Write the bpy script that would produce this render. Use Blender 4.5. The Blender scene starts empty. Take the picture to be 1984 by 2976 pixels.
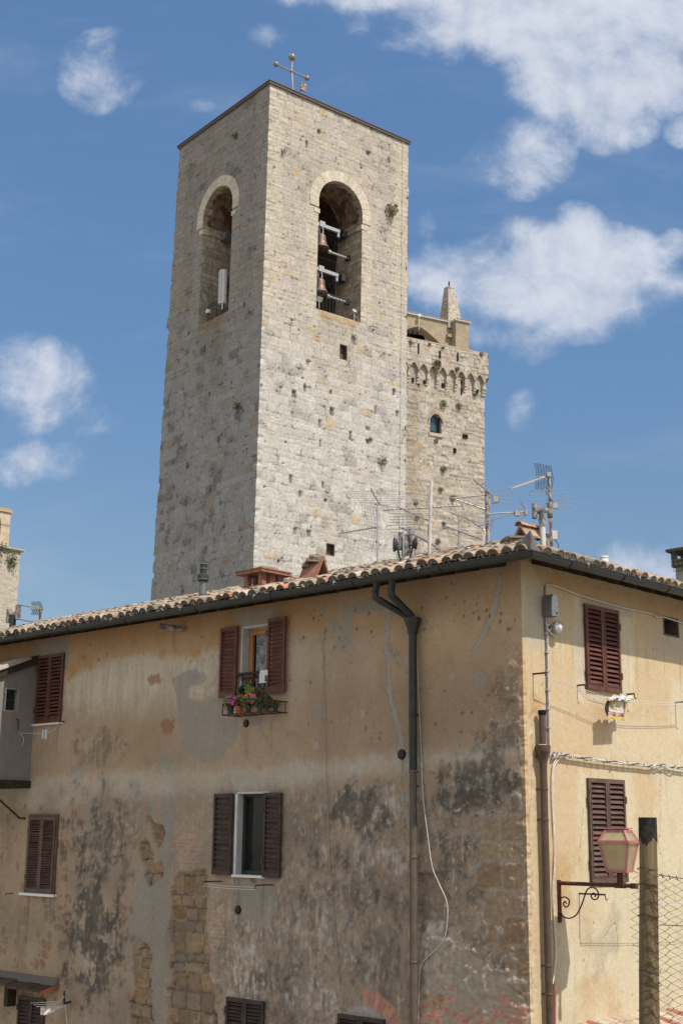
import bpy, math, random
import numpy as np
from math import *
random.seed(7)
SC = bpy.context.scene
COL = SC.collection

# ------------------------------------------------------------------ camera, sky, sun, exposure
FPX, W0, H0 = 3850.0, 1984.0, 2976.0          # focal length in photograph pixels
PIT, ROLL, EYE = atan(937 / FPX), 0.0105, 6.6
fw = np.array([0, cos(PIT), sin(PIT)])
_r0 = np.array([1.0, 0, 0]); _u0 = np.array([0, -sin(PIT), cos(PIT)])
rt = cos(ROLL) * _r0 + sin(ROLL) * _u0
up = cos(ROLL) * _u0 - sin(ROLL) * _r0
CAMP = np.array([0, 0, EYE])
from mathutils import Matrix
cam = bpy.data.objects.new('camera', bpy.data.cameras.new('camera'))
COL.objects.link(cam)
cam.matrix_world = Matrix(((rt[0], up[0], -fw[0], 0), (rt[1], up[1], -fw[1], 0), (rt[2], up[2], -fw[2], EYE), (0, 0, 0, 1)))
cam.data.sensor_fit = 'VERTICAL'; cam.data.sensor_height = 36.0
cam.data.lens = FPX / H0 * 36.0
cam.data.clip_start = 0.05; cam.data.clip_end = 5000
SC.camera = cam

def ray(q):
    return (q[0] - W0 / 2) / FPX * rt - (q[1] - H0 / 2) / FPX * up + fw
def hdir(q):
    d = ray(q); d[2] = 0; return d / np.linalg.norm(d)
def at_depth(q, Y):
    d = ray(q); return CAMP + d * Y / d[1]
def N(v):
    v = np.asarray(v, float); return v / np.linalg.norm(v)

S = W0 / 1568.0
def d(x, y): return (x * S, y * S)             # coordinates read off the overview of the photograph
def zoom(x0, y0, k): return lambda x, y: (x0 + k * x, y0 + k * y)

DL = hdir((-3200, 2381)); DR = hdir((4900, 2466))            # directions of the two street fronts
NL = np.array([-DL[1], DL[0], 0]); NL = NL if NL[1] < 0 else -NL
NR = np.array([-DR[1], DR[0], 0]); NR = NR if NR[1] < 0 else -NR
KC = at_depth((1527, 2317), 18.0); KC[2] = 0                  # foot of the house corner

SUN_EL = radians(54.5)
sh = N(NR + 0.036 * DR)
sun_dir = np.array([sh[0] * cos(SUN_EL), sh[1] * cos(SUN_EL), sin(SUN_EL)])
sl = bpy.data.lights.new('sun', 'SUN'); sl.energy = 3.95; sl.angle = radians(0.53); sl.color = (1.0, 0.93, 0.84)
so = bpy.data.objects.new('sun', sl); COL.objects.link(so)
from mathutils import Vector
so.rotation_euler = Vector(-sun_dir).to_track_quat('-Z', 'Y').to_euler()
so.location = (10, -20, 60)

SC.view_settings.view_transform = 'Standard'; SC.view_settings.look = 'None'
SC.view_settings.gamma = 1; SC.view_settings.exposure = 0.3
SC.view_settings.use_curve_mapping = False

# ---- sky: Nishita with procedural cumulus placed by direction
world = bpy.data.worlds.new('World'); SC.world = world; world.use_nodes = True
nt = world.node_tree; nt.nodes.clear()
class G:                                       # small node-graph helper
    def __init__(s, nt): s.nt = nt
    def node(s, t, **kw):
        n = s.nt.nodes.new(t)
        for k, v in kw.items(): setattr(n, k, v)
        return n
    def put(s, sock, v):
        if hasattr(v, 'is_linked') or hasattr(v, 'links'): s.nt.links.new(v, sock)
        else: sock.default_value = v
    def m(s, op, a, b=None, c=None, clamp=False):
        n = s.node('ShaderNodeMath', operation=op, use_clamp=clamp)
        s.put(n.inputs[0], a)
        if b is not None: s.put(n.inputs[1], b)
        if c is not None: s.put(n.inputs[2], c)
        return n.outputs[0]
    def noise(s, vec, scale, detail=6, rough=.55, dist=0):
        n = s.node('ShaderNodeTexNoise'); n.inputs['Scale'].default_value = scale
        n.inputs['Detail'].default_value = detail; n.inputs['Roughness'].default_value = rough
        n.inputs['Distortion'].default_value = dist
        if vec is not None: s.nt.links.new(vec, n.inputs['Vector'])
        return n.outputs['Fac']
    def ss(s, x, lo, hi):
        n = s.node('ShaderNodeMapRange', interpolation_type='SMOOTHSTEP')
        s.put(n.inputs[0], x); n.inputs[1].default_value = lo; n.inputs[2].default_value = hi
        return n.outputs[0]
    def mix(s, f, a, b, mode='MIX'):
        n = s.node('ShaderNodeMix', data_type='RGBA', blend_type=mode)
        s.put(n.inputs[0], f); s.put(n.inputs[6], a); s.put(n.inputs[7], b)
        return n.outputs[2]
g = G(nt)
sky = g.node('ShaderNodeTexSky', sky_type='NISHITA', sun_disc=False)
sky.sun_elevation = SUN_EL; sky.sun_rotation = atan2(sun_dir[0], sun_dir[1])
sky.altitude = 300; sky.air_density = 1.0; sky.dust_density = 0.5; sky.ozone_density = 2.2
tc = g.node('ShaderNodeTexCoord'); sep = g.node('ShaderNodeSeparateXYZ')
nt.links.new(tc.outputs['Generated'], sep.inputs[0])
yy = g.m('MAXIMUM', sep.outputs[1], 0.02)
gx = g.m('DIVIDE', sep.outputs[0], yy); gz = g.m('DIVIDE', sep.outputs[2], yy)
cmb = g.node('ShaderNodeCombineXYZ'); nt.links.new(gx, cmb.inputs[0]); nt.links.new(gz, cmb.inputs[1])
gv = cmb.outputs[0]
n_big = g.noise(gv, 6.5, 3, .5); n_fine = g.noise(gv, 13, 10, .66, .2)
off = g.node('ShaderNodeVectorMath', operation='ADD'); nt.links.new(gv, off.inputs[0]); off.inputs[1].default_value = (-.009, -.014, 0)
n_off = g.noise(off.outputs[0], 13, 10, .66, .2)
wob = g.m('ADD', g.m('MULTIPLY', g.m('SUBTRACT', n_big, .5), 2.0), g.m('MULTIPLY', g.m('SUBTRACT', n_fine, .5), 2.3))
CLOUDS = [  # overview x, y, radius x, radius y, weight
    (1300, 20, 560, 190, 1.1), (980, -40, 460, 130, 1.0), (900, 60, 200, 80, .5), (1480, 160, 180, 160, .8), (1330, 190, 250, 170, .95), (1190, 340, 150, 150, .85), (1400, 260, 140, 120, .75),
    (1275, 640, 330, 165, 1.1), (1200, 560, 120, 90, .8), (1330, 560, 90, 120, .8), (1060, 640, 150, 120, .7), (1440, 640, 170, 90, .75), (1150, 770, 170, 90, .6),
    (1200, 945, 55, 70, .42), (1450, 1295, 130, 75, .75), (1500, 1330, 150, 60, .7),
    (235, 160, 120, 130, .72), (70, 890, 160, 140, .85), (80, 1065, 140, 75, .7), (190, 960, 110, 60, .4),
    (1568, 300, 60, 60, .5), (1560, 560, 60, 50, .5), (640, 80, 120, 60, .38), (985, 510, 70, 60, .38), (400, 70, 60, 60, .3), (470, 240, 70, 40, .25)]
dens = None
for (cx, cy, rx, ry, w) in CLOUDS:
    r = ray(d(cx, cy)); X, Z = r[0] / r[1], r[2] / r[1]
    ax = rx * S / FPX * 1.18; az = ry * S / FPX * 1.18
    a = g.m('POWER', g.m('DIVIDE', g.m('SUBTRACT', gx, float(X)), ax), 2.0)
    b = g.m('POWER', g.m('DIVIDE', g.m('SUBTRACT', gz, float(Z)), az), 2.0)
    v = g.m('MULTIPLY', g.m('SUBTRACT', 1.0, g.m('ADD', a, b), clamp=True), w)
    dens = v if dens is None else g.m('SMOOTH_MAX', dens, v, .12)
edge = g.m('MULTIPLY', g.ss(dens, 0.0, 0.3), wob)
den = g.m('ADD', g.m('MULTIPLY', dens, .95), g.m('MULTIPLY', edge, .62))
mpv = g.node('ShaderNodeMapping'); nt.links.new(gv, mpv.inputs[0]); mpv.inputs['Rotation'].default_value = (0, 0, .5); mpv.inputs['Scale'].default_value = (1, 2.6, 1)
veil = g.m('MULTIPLY', g.ss(g.noise(mpv.outputs[0], 5, 8, .6, .3), .48, .8), .28)
cov = g.m('MAXIMUM', g.ss(den, .2, .8), veil)
front = g.ss(sep.outputs[1], 0.05, .2)
cov = g.m('MULTIPLY', g.m('MULTIPLY', cov, 0.84), front)
# bright cloud added over the unseen sky behind and overhead, to fill the shade
rest = g.m('MULTIPLY', g.ss(g.noise(tc.outputs['Generated'], 2.6, 7, .6), .42, .6), g.m('SUBTRACT', 1.0, g.ss(sep.outputs[1], -.1, .35)))
rest = g.m('MULTIPLY', rest, .9)
shade = g.ss(g.m('ADD', g.m('MULTIPLY', den, .55), g.m('MULTIPLY', g.m('SUBTRACT', n_fine, n_off), 1.3)), .0, .9)
ccol = g.mix(shade, (3.4, 3.9, 4.9, 1), (5.6, 5.75, 6.2, 1))
bg = g.node('ShaderNodeBackground'); bg.inputs['Strength'].default_value = 0.115
gain = g.node('ShaderNodeMapRange'); nt.links.new(sep.outputs[2], gain.inputs[0])
gain.inputs[1].default_value = .05; gain.inputs[2].default_value = .56; gain.inputs[3].default_value = .58; gain.inputs[4].default_value = 1.05
gsc = g.node('ShaderNodeVectorMath', operation='SCALE'); nt.links.new(sky.outputs[0], gsc.inputs[0]); nt.links.new(gain.outputs[0], gsc.inputs['Scale'])
hz = g.mix(g.ss(sep.outputs[2], .08, .4), (1.0, .99, .95, 1), (.84, 1.0, 1.06, 1))
tint = g.mix(1.0, gsc.outputs[0], hz, 'MULTIPLY')
nt.links.new(g.mix(rest, g.mix(cov, tint, ccol), (9.4, 8.9, 8.2, 1)), bg.inputs['Color'])
wo = g.node('ShaderNodeOutputWorld'); nt.links.new(bg.outputs[0], wo.inputs['Surface'])

# ------------------------------------------------------------------ helpers
def lin(c):
    c = np.asarray(c, float) / 255.0
    return np.where(c <= .04045, c / 12.92, ((c + .055) / 1.055) ** 2.4)
E_SUN = np.array([1.48, 1.43, 1.365]); E_SHD = np.array([.535, .535, .49])   # light on a sunny and on a shaded wall, to read albedo off
def lit(*c): return np.clip(lin(c) / E_SUN, .012, .8)
def shd(*c): return np.clip(lin(c) / E_SHD, .012, .8)

class Fr:                                      # a wall's own frame: along, outward, up
    def __init__(s, O, du, dn, dz=(0, 0, 1)):
        s.O, s.du, s.dn, s.dz = (np.asarray(a, float) for a in (O, du, dn, dz))
        s.inv = np.linalg.inv(np.stack([s.du, s.dn, s.dz], 1))
    def p(s, u, n, z): return s.O + u * s.du + n * s.dn + z * s.dz
    def px(s, q, n=0.0):
        a = s.inv @ (CAMP - s.O); b = s.inv @ ray(q); t = (n - a[1]) / b[1]; r = a + b * t
        return r[0], r[2]
    def atu(s, q, u):                          # outward distance and height where the sight line crosses the cross-wall plane at u
        a = s.inv @ (CAMP - s.O); b = s.inv @ ray(q); r = a + b * (u - a[0]) / b[0]; return r[1], r[2]
    def P(s, q, n=0.0):
        u, z = s.px(q, n); return s.p(u, n, z)
    def rect(s, x0, y0, x1, y1, n=0.0):        # from overview pixel corners
        a = [s.px(d(x, y), n) for x, y in ((x0, y0), (x1, y0), (x0, y1), (x1, y1))]
        ul = (a[0][0] + a[2][0]) / 2; ur = (a[1][0] + a[3][0]) / 2
        return min(ul, ur), max(ul, ur), (a[2][1] + a[3][1]) / 2, (a[0][1] + a[1][1]) / 2
def up1(h): return np.array([0, 0, float(h)])
FL = Fr(KC, DL, NL); FRR = Fr(KC, DR, NR)

def org(o):
    l = np.zeros(3)
    while o is not None: l += np.array(o.location); o = o.parent
    return l
def thing(name, label, cat, loc, group=None):
    o = bpy.data.objects.new(name, None); COL.objects.link(o); o.location = [float(v) for v in loc]
    o.empty_display_size = .2
    return tag(o, label, cat, group)
def tag(o, label=None, cat=None, group=None, kind=None):
    if label: o['label'] = label
    if cat: o['category'] = cat
    if group: o['group'] = group
    if kind: o['kind'] = kind
    return o

class MB:
    def __init__(s): s.v = []; s.f = []; s.c = []; s.col = (.5, .5, .5)
    def add(s, vs, fs, col=None):
        b = len(s.v); s.v += [tuple(float(a) for a in p) for p in vs]
        s.f += [tuple(i + b for i in f) for f in fs]
        col = s.col if col is None else col
        s.c += [tuple(float(a) for a in col)] * len(vs) if np.ndim(col) == 1 else [tuple(float(a) for a in q) for q in col]
        return s
    def hexa(s, c8, col=None):
        s.add(c8, [(0, 3, 2, 1), (4, 5, 6, 7), (0, 1, 5, 4), (1, 2, 6, 5), (2, 3, 7, 6), (3, 0, 4, 7)], col)
    def box(s, F, u0, u1, n0, n1, z0, z1, col=None):
        s.hexa([F.p(u0, n0, z0), F.p(u1, n0, z0), F.p(u1, n1, z0), F.p(u0, n1, z0), F.p(u0, n0, z1), F.p(u1, n0, z1), F.p(u1, n1, z1), F.p(u0, n1, z1)], col); return s
    def obox(s, c, ax, ay, az, col=None):      # centre and three half-axis vectors
        c, ax, ay, az = (np.asarray(q, float) for q in (c, ax, ay, az))
        s.hexa([c + a * ax + b * ay + e * az for e in (-1, 1) for a, b in ((-1, -1), (1, -1), (1, 1), (-1, 1))], col); return s
    def tube(s, pts, r, n=8, cap=True, col=None):
        pts = [np.asarray(p, float) for p in pts]; m = len(pts)
        rr = [r] * m if np.isscalar(r) else r
        T = [N(pts[min(i + 1, m - 1)] - pts[max(i - 1, 0)] + 1e-9) for i in range(m)]
        a = np.array([0, 0, 1.0]) if abs(T[0][2]) < .9 else np.array([1.0, 0, 0])
        x = N(np.cross(T[0], a)); vs = []
        for i in range(m):
            x = N(x - T[i] * (x @ T[i])); y = np.cross(T[i], x)
            vs += [pts[i] + rr[i] * (cos(2 * pi * k / n) * x + sin(2 * pi * k / n) * y) for k in range(n)]
        fs = [(i * n + k, i * n + (k + 1) % n, (i + 1) * n + (k + 1) % n, (i + 1) * n + k) for i in range(m - 1) for k in range(n)]
        if cap: fs += [tuple(range(n))[::-1], tuple((m - 1) * n + k for k in range(n))]
        s.add(vs, fs, col); return s
    def lathe(s, P, ax, prof, n=16, col=None):  # prof: (radius, height)
        ax = N(ax); a = np.array([0, 0, 1.0]) if abs(ax[2]) < .9 else np.array([1.0, 0, 0])
        x = N(np.cross(ax, a)); y = np.cross(ax, x); P = np.asarray(P, float)
        vs = [P + h * ax + r * (cos(2 * pi * k / n) * x + sin(2 * pi * k / n) * y) for r, h in prof for k in range(n)]
        m = len(prof)
        fs = [(i * n + k, i * n + (k + 1) % n, (i + 1) * n + (k + 1) % n, (i + 1) * n + k) for i in range(m - 1) for k in range(n)]
        fs += [tuple(range(n))[::-1], tuple((m - 1) * n + k for k in range(n))]
        s.add(vs, fs, col); return s
    def extr(s, A, off, col=None):             # polygon of points pushed by a vector
        A = [np.asarray(p, float) for p in A]; m = len(A); off = np.asarray(off, float)
        s.add(A + [p + off for p in A], [tuple(range(m))[::-1], tuple(range(m, 2 * m))] + [(i, (i + 1) % m, m + (i + 1) % m, m + i) for i in range(m)], col); return s
    def ball(s, P, r, n=10, col=None):
        return s.lathe(P, (0, 0, 1), [(max(r * sin(pi * i / n), 1e-4), -r * cos(pi * i / n)) for i in range(n + 1)], 12, col)
    def leafs(s, P, rad, n, size, cols, flat=(1, 1, 1), rng=random, droop=0):
        for _ in range(n):
            while True:
                q = np.array([rng.uniform(-1, 1) for _ in range(3)])
                if q @ q < 1: break
            c = np.asarray(P) + q * rad * np.asarray(flat) + np.array([0, 0, -droop * (q[0] ** 2 + q[1] ** 2)])
            a = N([rng.gauss(0, 1) for _ in range(3)]); b = N(np.cross(a, [rng.gauss(0, 1) for _ in range(3)]))
            l = size * rng.uniform(.6, 1.3); w = l * rng.uniform(.35, .6); k = rng.choice(cols)
            k = np.asarray(k) * rng.uniform(.7, 1.25)
            nn = np.cross(a, b) * l * .15
            s.add([c - a * l, c + b * w + nn, c + a * l, c - b * w + nn], [(0, 1, 2), (0, 2, 3)], k)
        return s
    def build(s, name, mat, parent=None, smooth=False):
        V = np.array(s.v, float)
        loc = np.zeros(3)
        if parent is None: loc = np.array([V[:, 0].mean(), V[:, 1].mean(), V[:, 2].min()])
        else: V = V - org(parent)
        me = bpy.data.meshes.new(name); me.from_pydata((V - loc).tolist(), [], s.f)
        at = me.color_attributes.new('Col', 'FLOAT_COLOR', 'POINT')
        at.data.foreach_set('color', np.c_[np.array(s.c), np.ones(len(s.c))].astype(np.float32).ravel())
        me.materials.append(mat); me.validate()
        if smooth:
            me.polygons.foreach_set('use_smooth', [True] * len(me.polygons))
            try: me.set_sharp_from_angle(angle=radians(40))
            except Exception: pass
        o = bpy.data.objects.new(name, me); COL.objects.link(o); o.location = [float(a) for a in loc]
        if parent is not None: o.parent = parent
        return o

def sheet(name, P, keep, col, mat, parent, flip=False, smooth=True):
    """dense grid P (rows, cols, 3) with a face mask and per-vertex colour"""
    nz, nu = P.shape[:2]; idx = np.arange(nz * nu).reshape(nz, nu)
    q = np.stack([idx[:-1, :-1], idx[:-1, 1:], idx[1:, 1:], idx[1:, :-1]], -1).reshape(-1, 4)
    if keep is not None: q = q[keep.reshape(-1)]
    if flip: q = q[:, ::-1]
    used = np.unique(q); rm = np.full(nz * nu, -1); rm[used] = np.arange(len(used)); q = rm[q]
    V = P.reshape(-1, 3)[used] - org(parent); Cc = col.reshape(-1, 3)[used]
    me = bpy.data.meshes.new(name)
    me.vertices.add(len(V)); me.vertices.foreach_set('co', V.astype(np.float32).ravel())
    me.loops.add(len(q) * 4); me.loops.foreach_set('vertex_index', q.astype(np.int32).ravel())
    me.polygons.add(len(q)); me.polygons.foreach_set('loop_start', np.arange(0, len(q) * 4, 4, dtype=np.int32))
    try: me.polygons.foreach_set('loop_total', np.full(len(q), 4, dtype=np.int32))
    except Exception: pass
    me.update(calc_edges=True)
    at = me.color_attributes.new('Col', 'FLOAT_COLOR', 'POINT')
    at.data.foreach_set('color', np.c_[Cc, np.ones(len(Cc))].astype(np.float32).ravel())
    if smooth: me.polygons.foreach_set('use_smooth', [True] * len(q))
    me.materials.append(mat)
    o = bpy.data.objects.new(name, me); COL.objects.link(o); o.parent = parent
    return o

# ---- numpy noise
_rs = np.random.RandomState(11); PERM = _rs.permutation(4096); PERM2 = np.concatenate([PERM, PERM]); GA = _rs.rand(4096) * 2 * pi
def hsh(a, b, s=0):
    a = np.asarray(a).astype(np.int64); b = np.asarray(b).astype(np.int64)
    return PERM2[(PERM2[(a * 7 + s * 131) & 4095] + b * 13 + s * 17) & 4095] / 4096.0
def perlin(x, y, s=0):
    xi = np.floor(x).astype(np.int64); yi = np.floor(y).astype(np.int64); fx = x - xi; fy = y - yi
    def gr(i, j, dx, dy):
        a = GA[PERM2[(PERM2[(xi + i + s * 57) & 4095] + ((yi + j) & 4095)) & 4095]]
        return np.cos(a) * dx + np.sin(a) * dy
    u = fx * fx * fx * (fx * (fx * 6 - 15) + 10); v = fy * fy * fy * (fy * (fy * 6 - 15) + 10)
    a = gr(0, 0, fx, fy); b = gr(1, 0, fx - 1, fy); c = gr(0, 1, fx, fy - 1); e = gr(1, 1, fx - 1, fy - 1)
    return 1.5 * ((a + (b - a) * u) * (1 - v) + (c + (e - c) * u) * v)
def fbm(x, y, o=4, s=0, gain=.5):
    r = 0; a = 1; t = 0
    for i in range(o): r = r + a * perlin(x * 2 ** i, y * 2 ** i, s + i * 3); t += a; a *= gain
    return r / t
def sst(x, a, b):
    t = np.clip((x - a) / (b - a), 0, 1); return t * t * (3 - 2 * t)
def lerp(a, b, t):
    t = t[..., None] if np.ndim(t) else t
    return a + (np.asarray(b) - a) * t
def sdpoly(x, y, poly, margin=.8):
    poly = np.asarray(poly); r = np.full(x.shape, 9.0)
    m = (x > poly[:, 0].min() - margin) & (x < poly[:, 0].max() + margin) & (y > poly[:, 1].min() - margin) & (y < poly[:, 1].max() + margin)
    px, py = x[m], y[m]
    if px.size == 0: return r
    dd = np.full(px.shape, 1e9); sg = np.ones(px.shape); n = len(poly)
    for i in range(n):
        a = poly[i]; b = poly[i - 1]; e = b - a; wx, wy = px - a[0], py - a[1]
        t = np.clip((wx * e[0] + wy * e[1]) / (e @ e + 1e-12), 0, 1)
        dd = np.minimum(dd, (wx - e[0] * t) ** 2 + (wy - e[1] * t) ** 2)
        c1 = py >= a[1]; c2 = py < b[1]; c3 = e[0] * wy > e[1] * wx
        sg = np.where((c1 & c2 & c3) | (~c1 & ~c2 & ~c3), -sg, sg)
    r[m] = sg * np.sqrt(dd); return r
def sdline(x, y, pts):
    r = np.full(x.shape, 9.0)
    for a, b in zip(pts[:-1], pts[1:]):
        a = np.asarray(a); b = np.asarray(b); e = b - a; t = np.clip(((x - a[0]) * e[0] + (y - a[1]) * e[1]) / (e @ e + 1e-12), 0, 1)
        r = np.minimum(r, np.hypot(x - a[0] - e[0] * t, y - a[1] - e[1] * t))
    return r
def masonry(u, z, ch, bw, s, warp=.03, vary=.45):
    """irregular ashlar: three random numbers per block and the distance to the nearest joint"""
    uu = u + warp * fbm(u / .9, z / .9, 2, s + 40); zz = z + warp * fbm(u / 1.2 + 7, z / 1.2, 2, s + 41)
    rs = np.random.RandomState(s); z0, z1 = zz.min() - 1, zz.max() + 1
    B = z0 + np.cumsum(ch * (1 + vary * (rs.rand(int((z1 - z0) / ch * 1.6) + 8) * 2 - 1)))
    ci = np.clip(np.searchsorted(B, zz) - 1, 0, len(B) - 2)
    dz = np.minimum(zz - B[ci], B[ci + 1] - zz)
    wc = bw * (.7 + .6 * hsh(ci, 3, s)); x = uu / wc + 19 * hsh(ci, 5, s)
    bi = np.floor(x); f = x - bi
    jl = .3 * (hsh(bi, ci, s + 1) - .5); jr = .3 * (hsh(bi + 1, ci, s + 1) - .5)
    lo = f < jl; hi = f > 1 + jr
    b2 = bi - lo + hi
    x2 = x - b2; l2 = .3 * (hsh(b2, ci, s + 1) - .5); r2 = 1 + .3 * (hsh(b2 + 1, ci, s + 1) - .5)
    dx = np.minimum(x2 - l2, r2 - x2) * wc
    k = .06
    dj = np.minimum(dx, dz) - np.maximum(0, k - np.abs(dx - dz)) * .18
    return hsh(b2, ci, s + 2), hsh(b2, ci, s + 3), hsh(b2, ci, s + 4), dj

# ---- materials
def _bsdf(name):
    m = bpy.data.materials.new(name); m.use_nodes = True; t = m.node_tree; b = t.nodes['Principled BSDF']
    return m, t, b, G(t)
def bumpify(g, t, b, vec, scale, strength, dist, detail=5):
    n = g.noise(vec, scale, detail, .6); bp = g.node('ShaderNodeBump'); bp.inputs['Strength'].default_value = strength
    bp.inputs['Distance'].default_value = dist; t.links.new(n, bp.inputs['Height']); t.links.new(bp.outputs[0], b.inputs['Normal'])
def vmat(name, rough=.92, spec=.15, amt=.3, scale=30, bump=.4, bdist=.01, metal=0):
    m, t, b, g = _bsdf(name); a = g.node('ShaderNodeAttribute', attribute_name='Col')
    tc = g.node('ShaderNodeTexCoord'); n = g.noise(tc.outputs['Object'], scale, 6, .65)
    k = g.node('ShaderNodeMapRange'); t.links.new(n, k.inputs[0]); k.inputs[1].default_value = .25; k.inputs[2].default_value = .75
    k.inputs[3].default_value = 1 - amt; k.inputs[4].default_value = 1 + amt
    vm = g.node('ShaderNodeVectorMath', operation='SCALE'); t.links.new(a.outputs['Color'], vm.inputs[0]); t.links.new(k.outputs[0], vm.inputs['Scale'])
    t.links.new(vm.outputs[0], b.inputs['Base Color'])
    b.inputs['Roughness'].default_value = rough; b.inputs['Specular IOR Level'].default_value = spec; b.inputs['Metallic'].default_value = metal
    if bump: bumpify(g, t, b, tc.outputs['Object'], scale * 1.7, bump, bdist)
    return m
def pmat(name, c1, c2, scale=12, rough=.6, spec=.3, metal=0, lo=.35, hi=.65, bump=.2, bdist=.004, stretch=None):
    m, t, b, g = _bsdf(name); tc = g.node('ShaderNodeTexCoord'); vec = tc.outputs['Object']
    if stretch:
        mp = g.node('ShaderNodeMapping'); mp.inputs['Scale'].default_value = stretch; t.links.new(vec, mp.inputs[0]); vec = mp.outputs[0]
    n = g.noise(vec, scale, 7, .65)
    t.links.new(g.mix(g.ss(n, lo, hi), (*c1, 1), (*c2, 1)), b.inputs['Base Color'])
    b.inputs['Roughness'].default_value = rough; b.inputs['Specular IOR Level'].default_value = spec; b.inputs['Metallic'].default_value = metal
    if bump: bumpify(g, t, b, vec, scale * 3, bump, bdist)
    return m
def glassy(name, col, rough=.06, spec=.6):
    m, t, b, g = _bsdf(name); tc = g.node('ShaderNodeTexCoord'); n = g.noise(tc.outputs['Object'], 3, 3, .5)
    t.links.new(g.mix(n, (*[c * .7 for c in col], 1), (*[c * 1.3 for c in col], 1)), b.inputs['Base Color'])
    b.inputs['Roughness'].default_value = rough; b.inputs['Specular IOR Level'].default_value = spec
    return m
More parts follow.
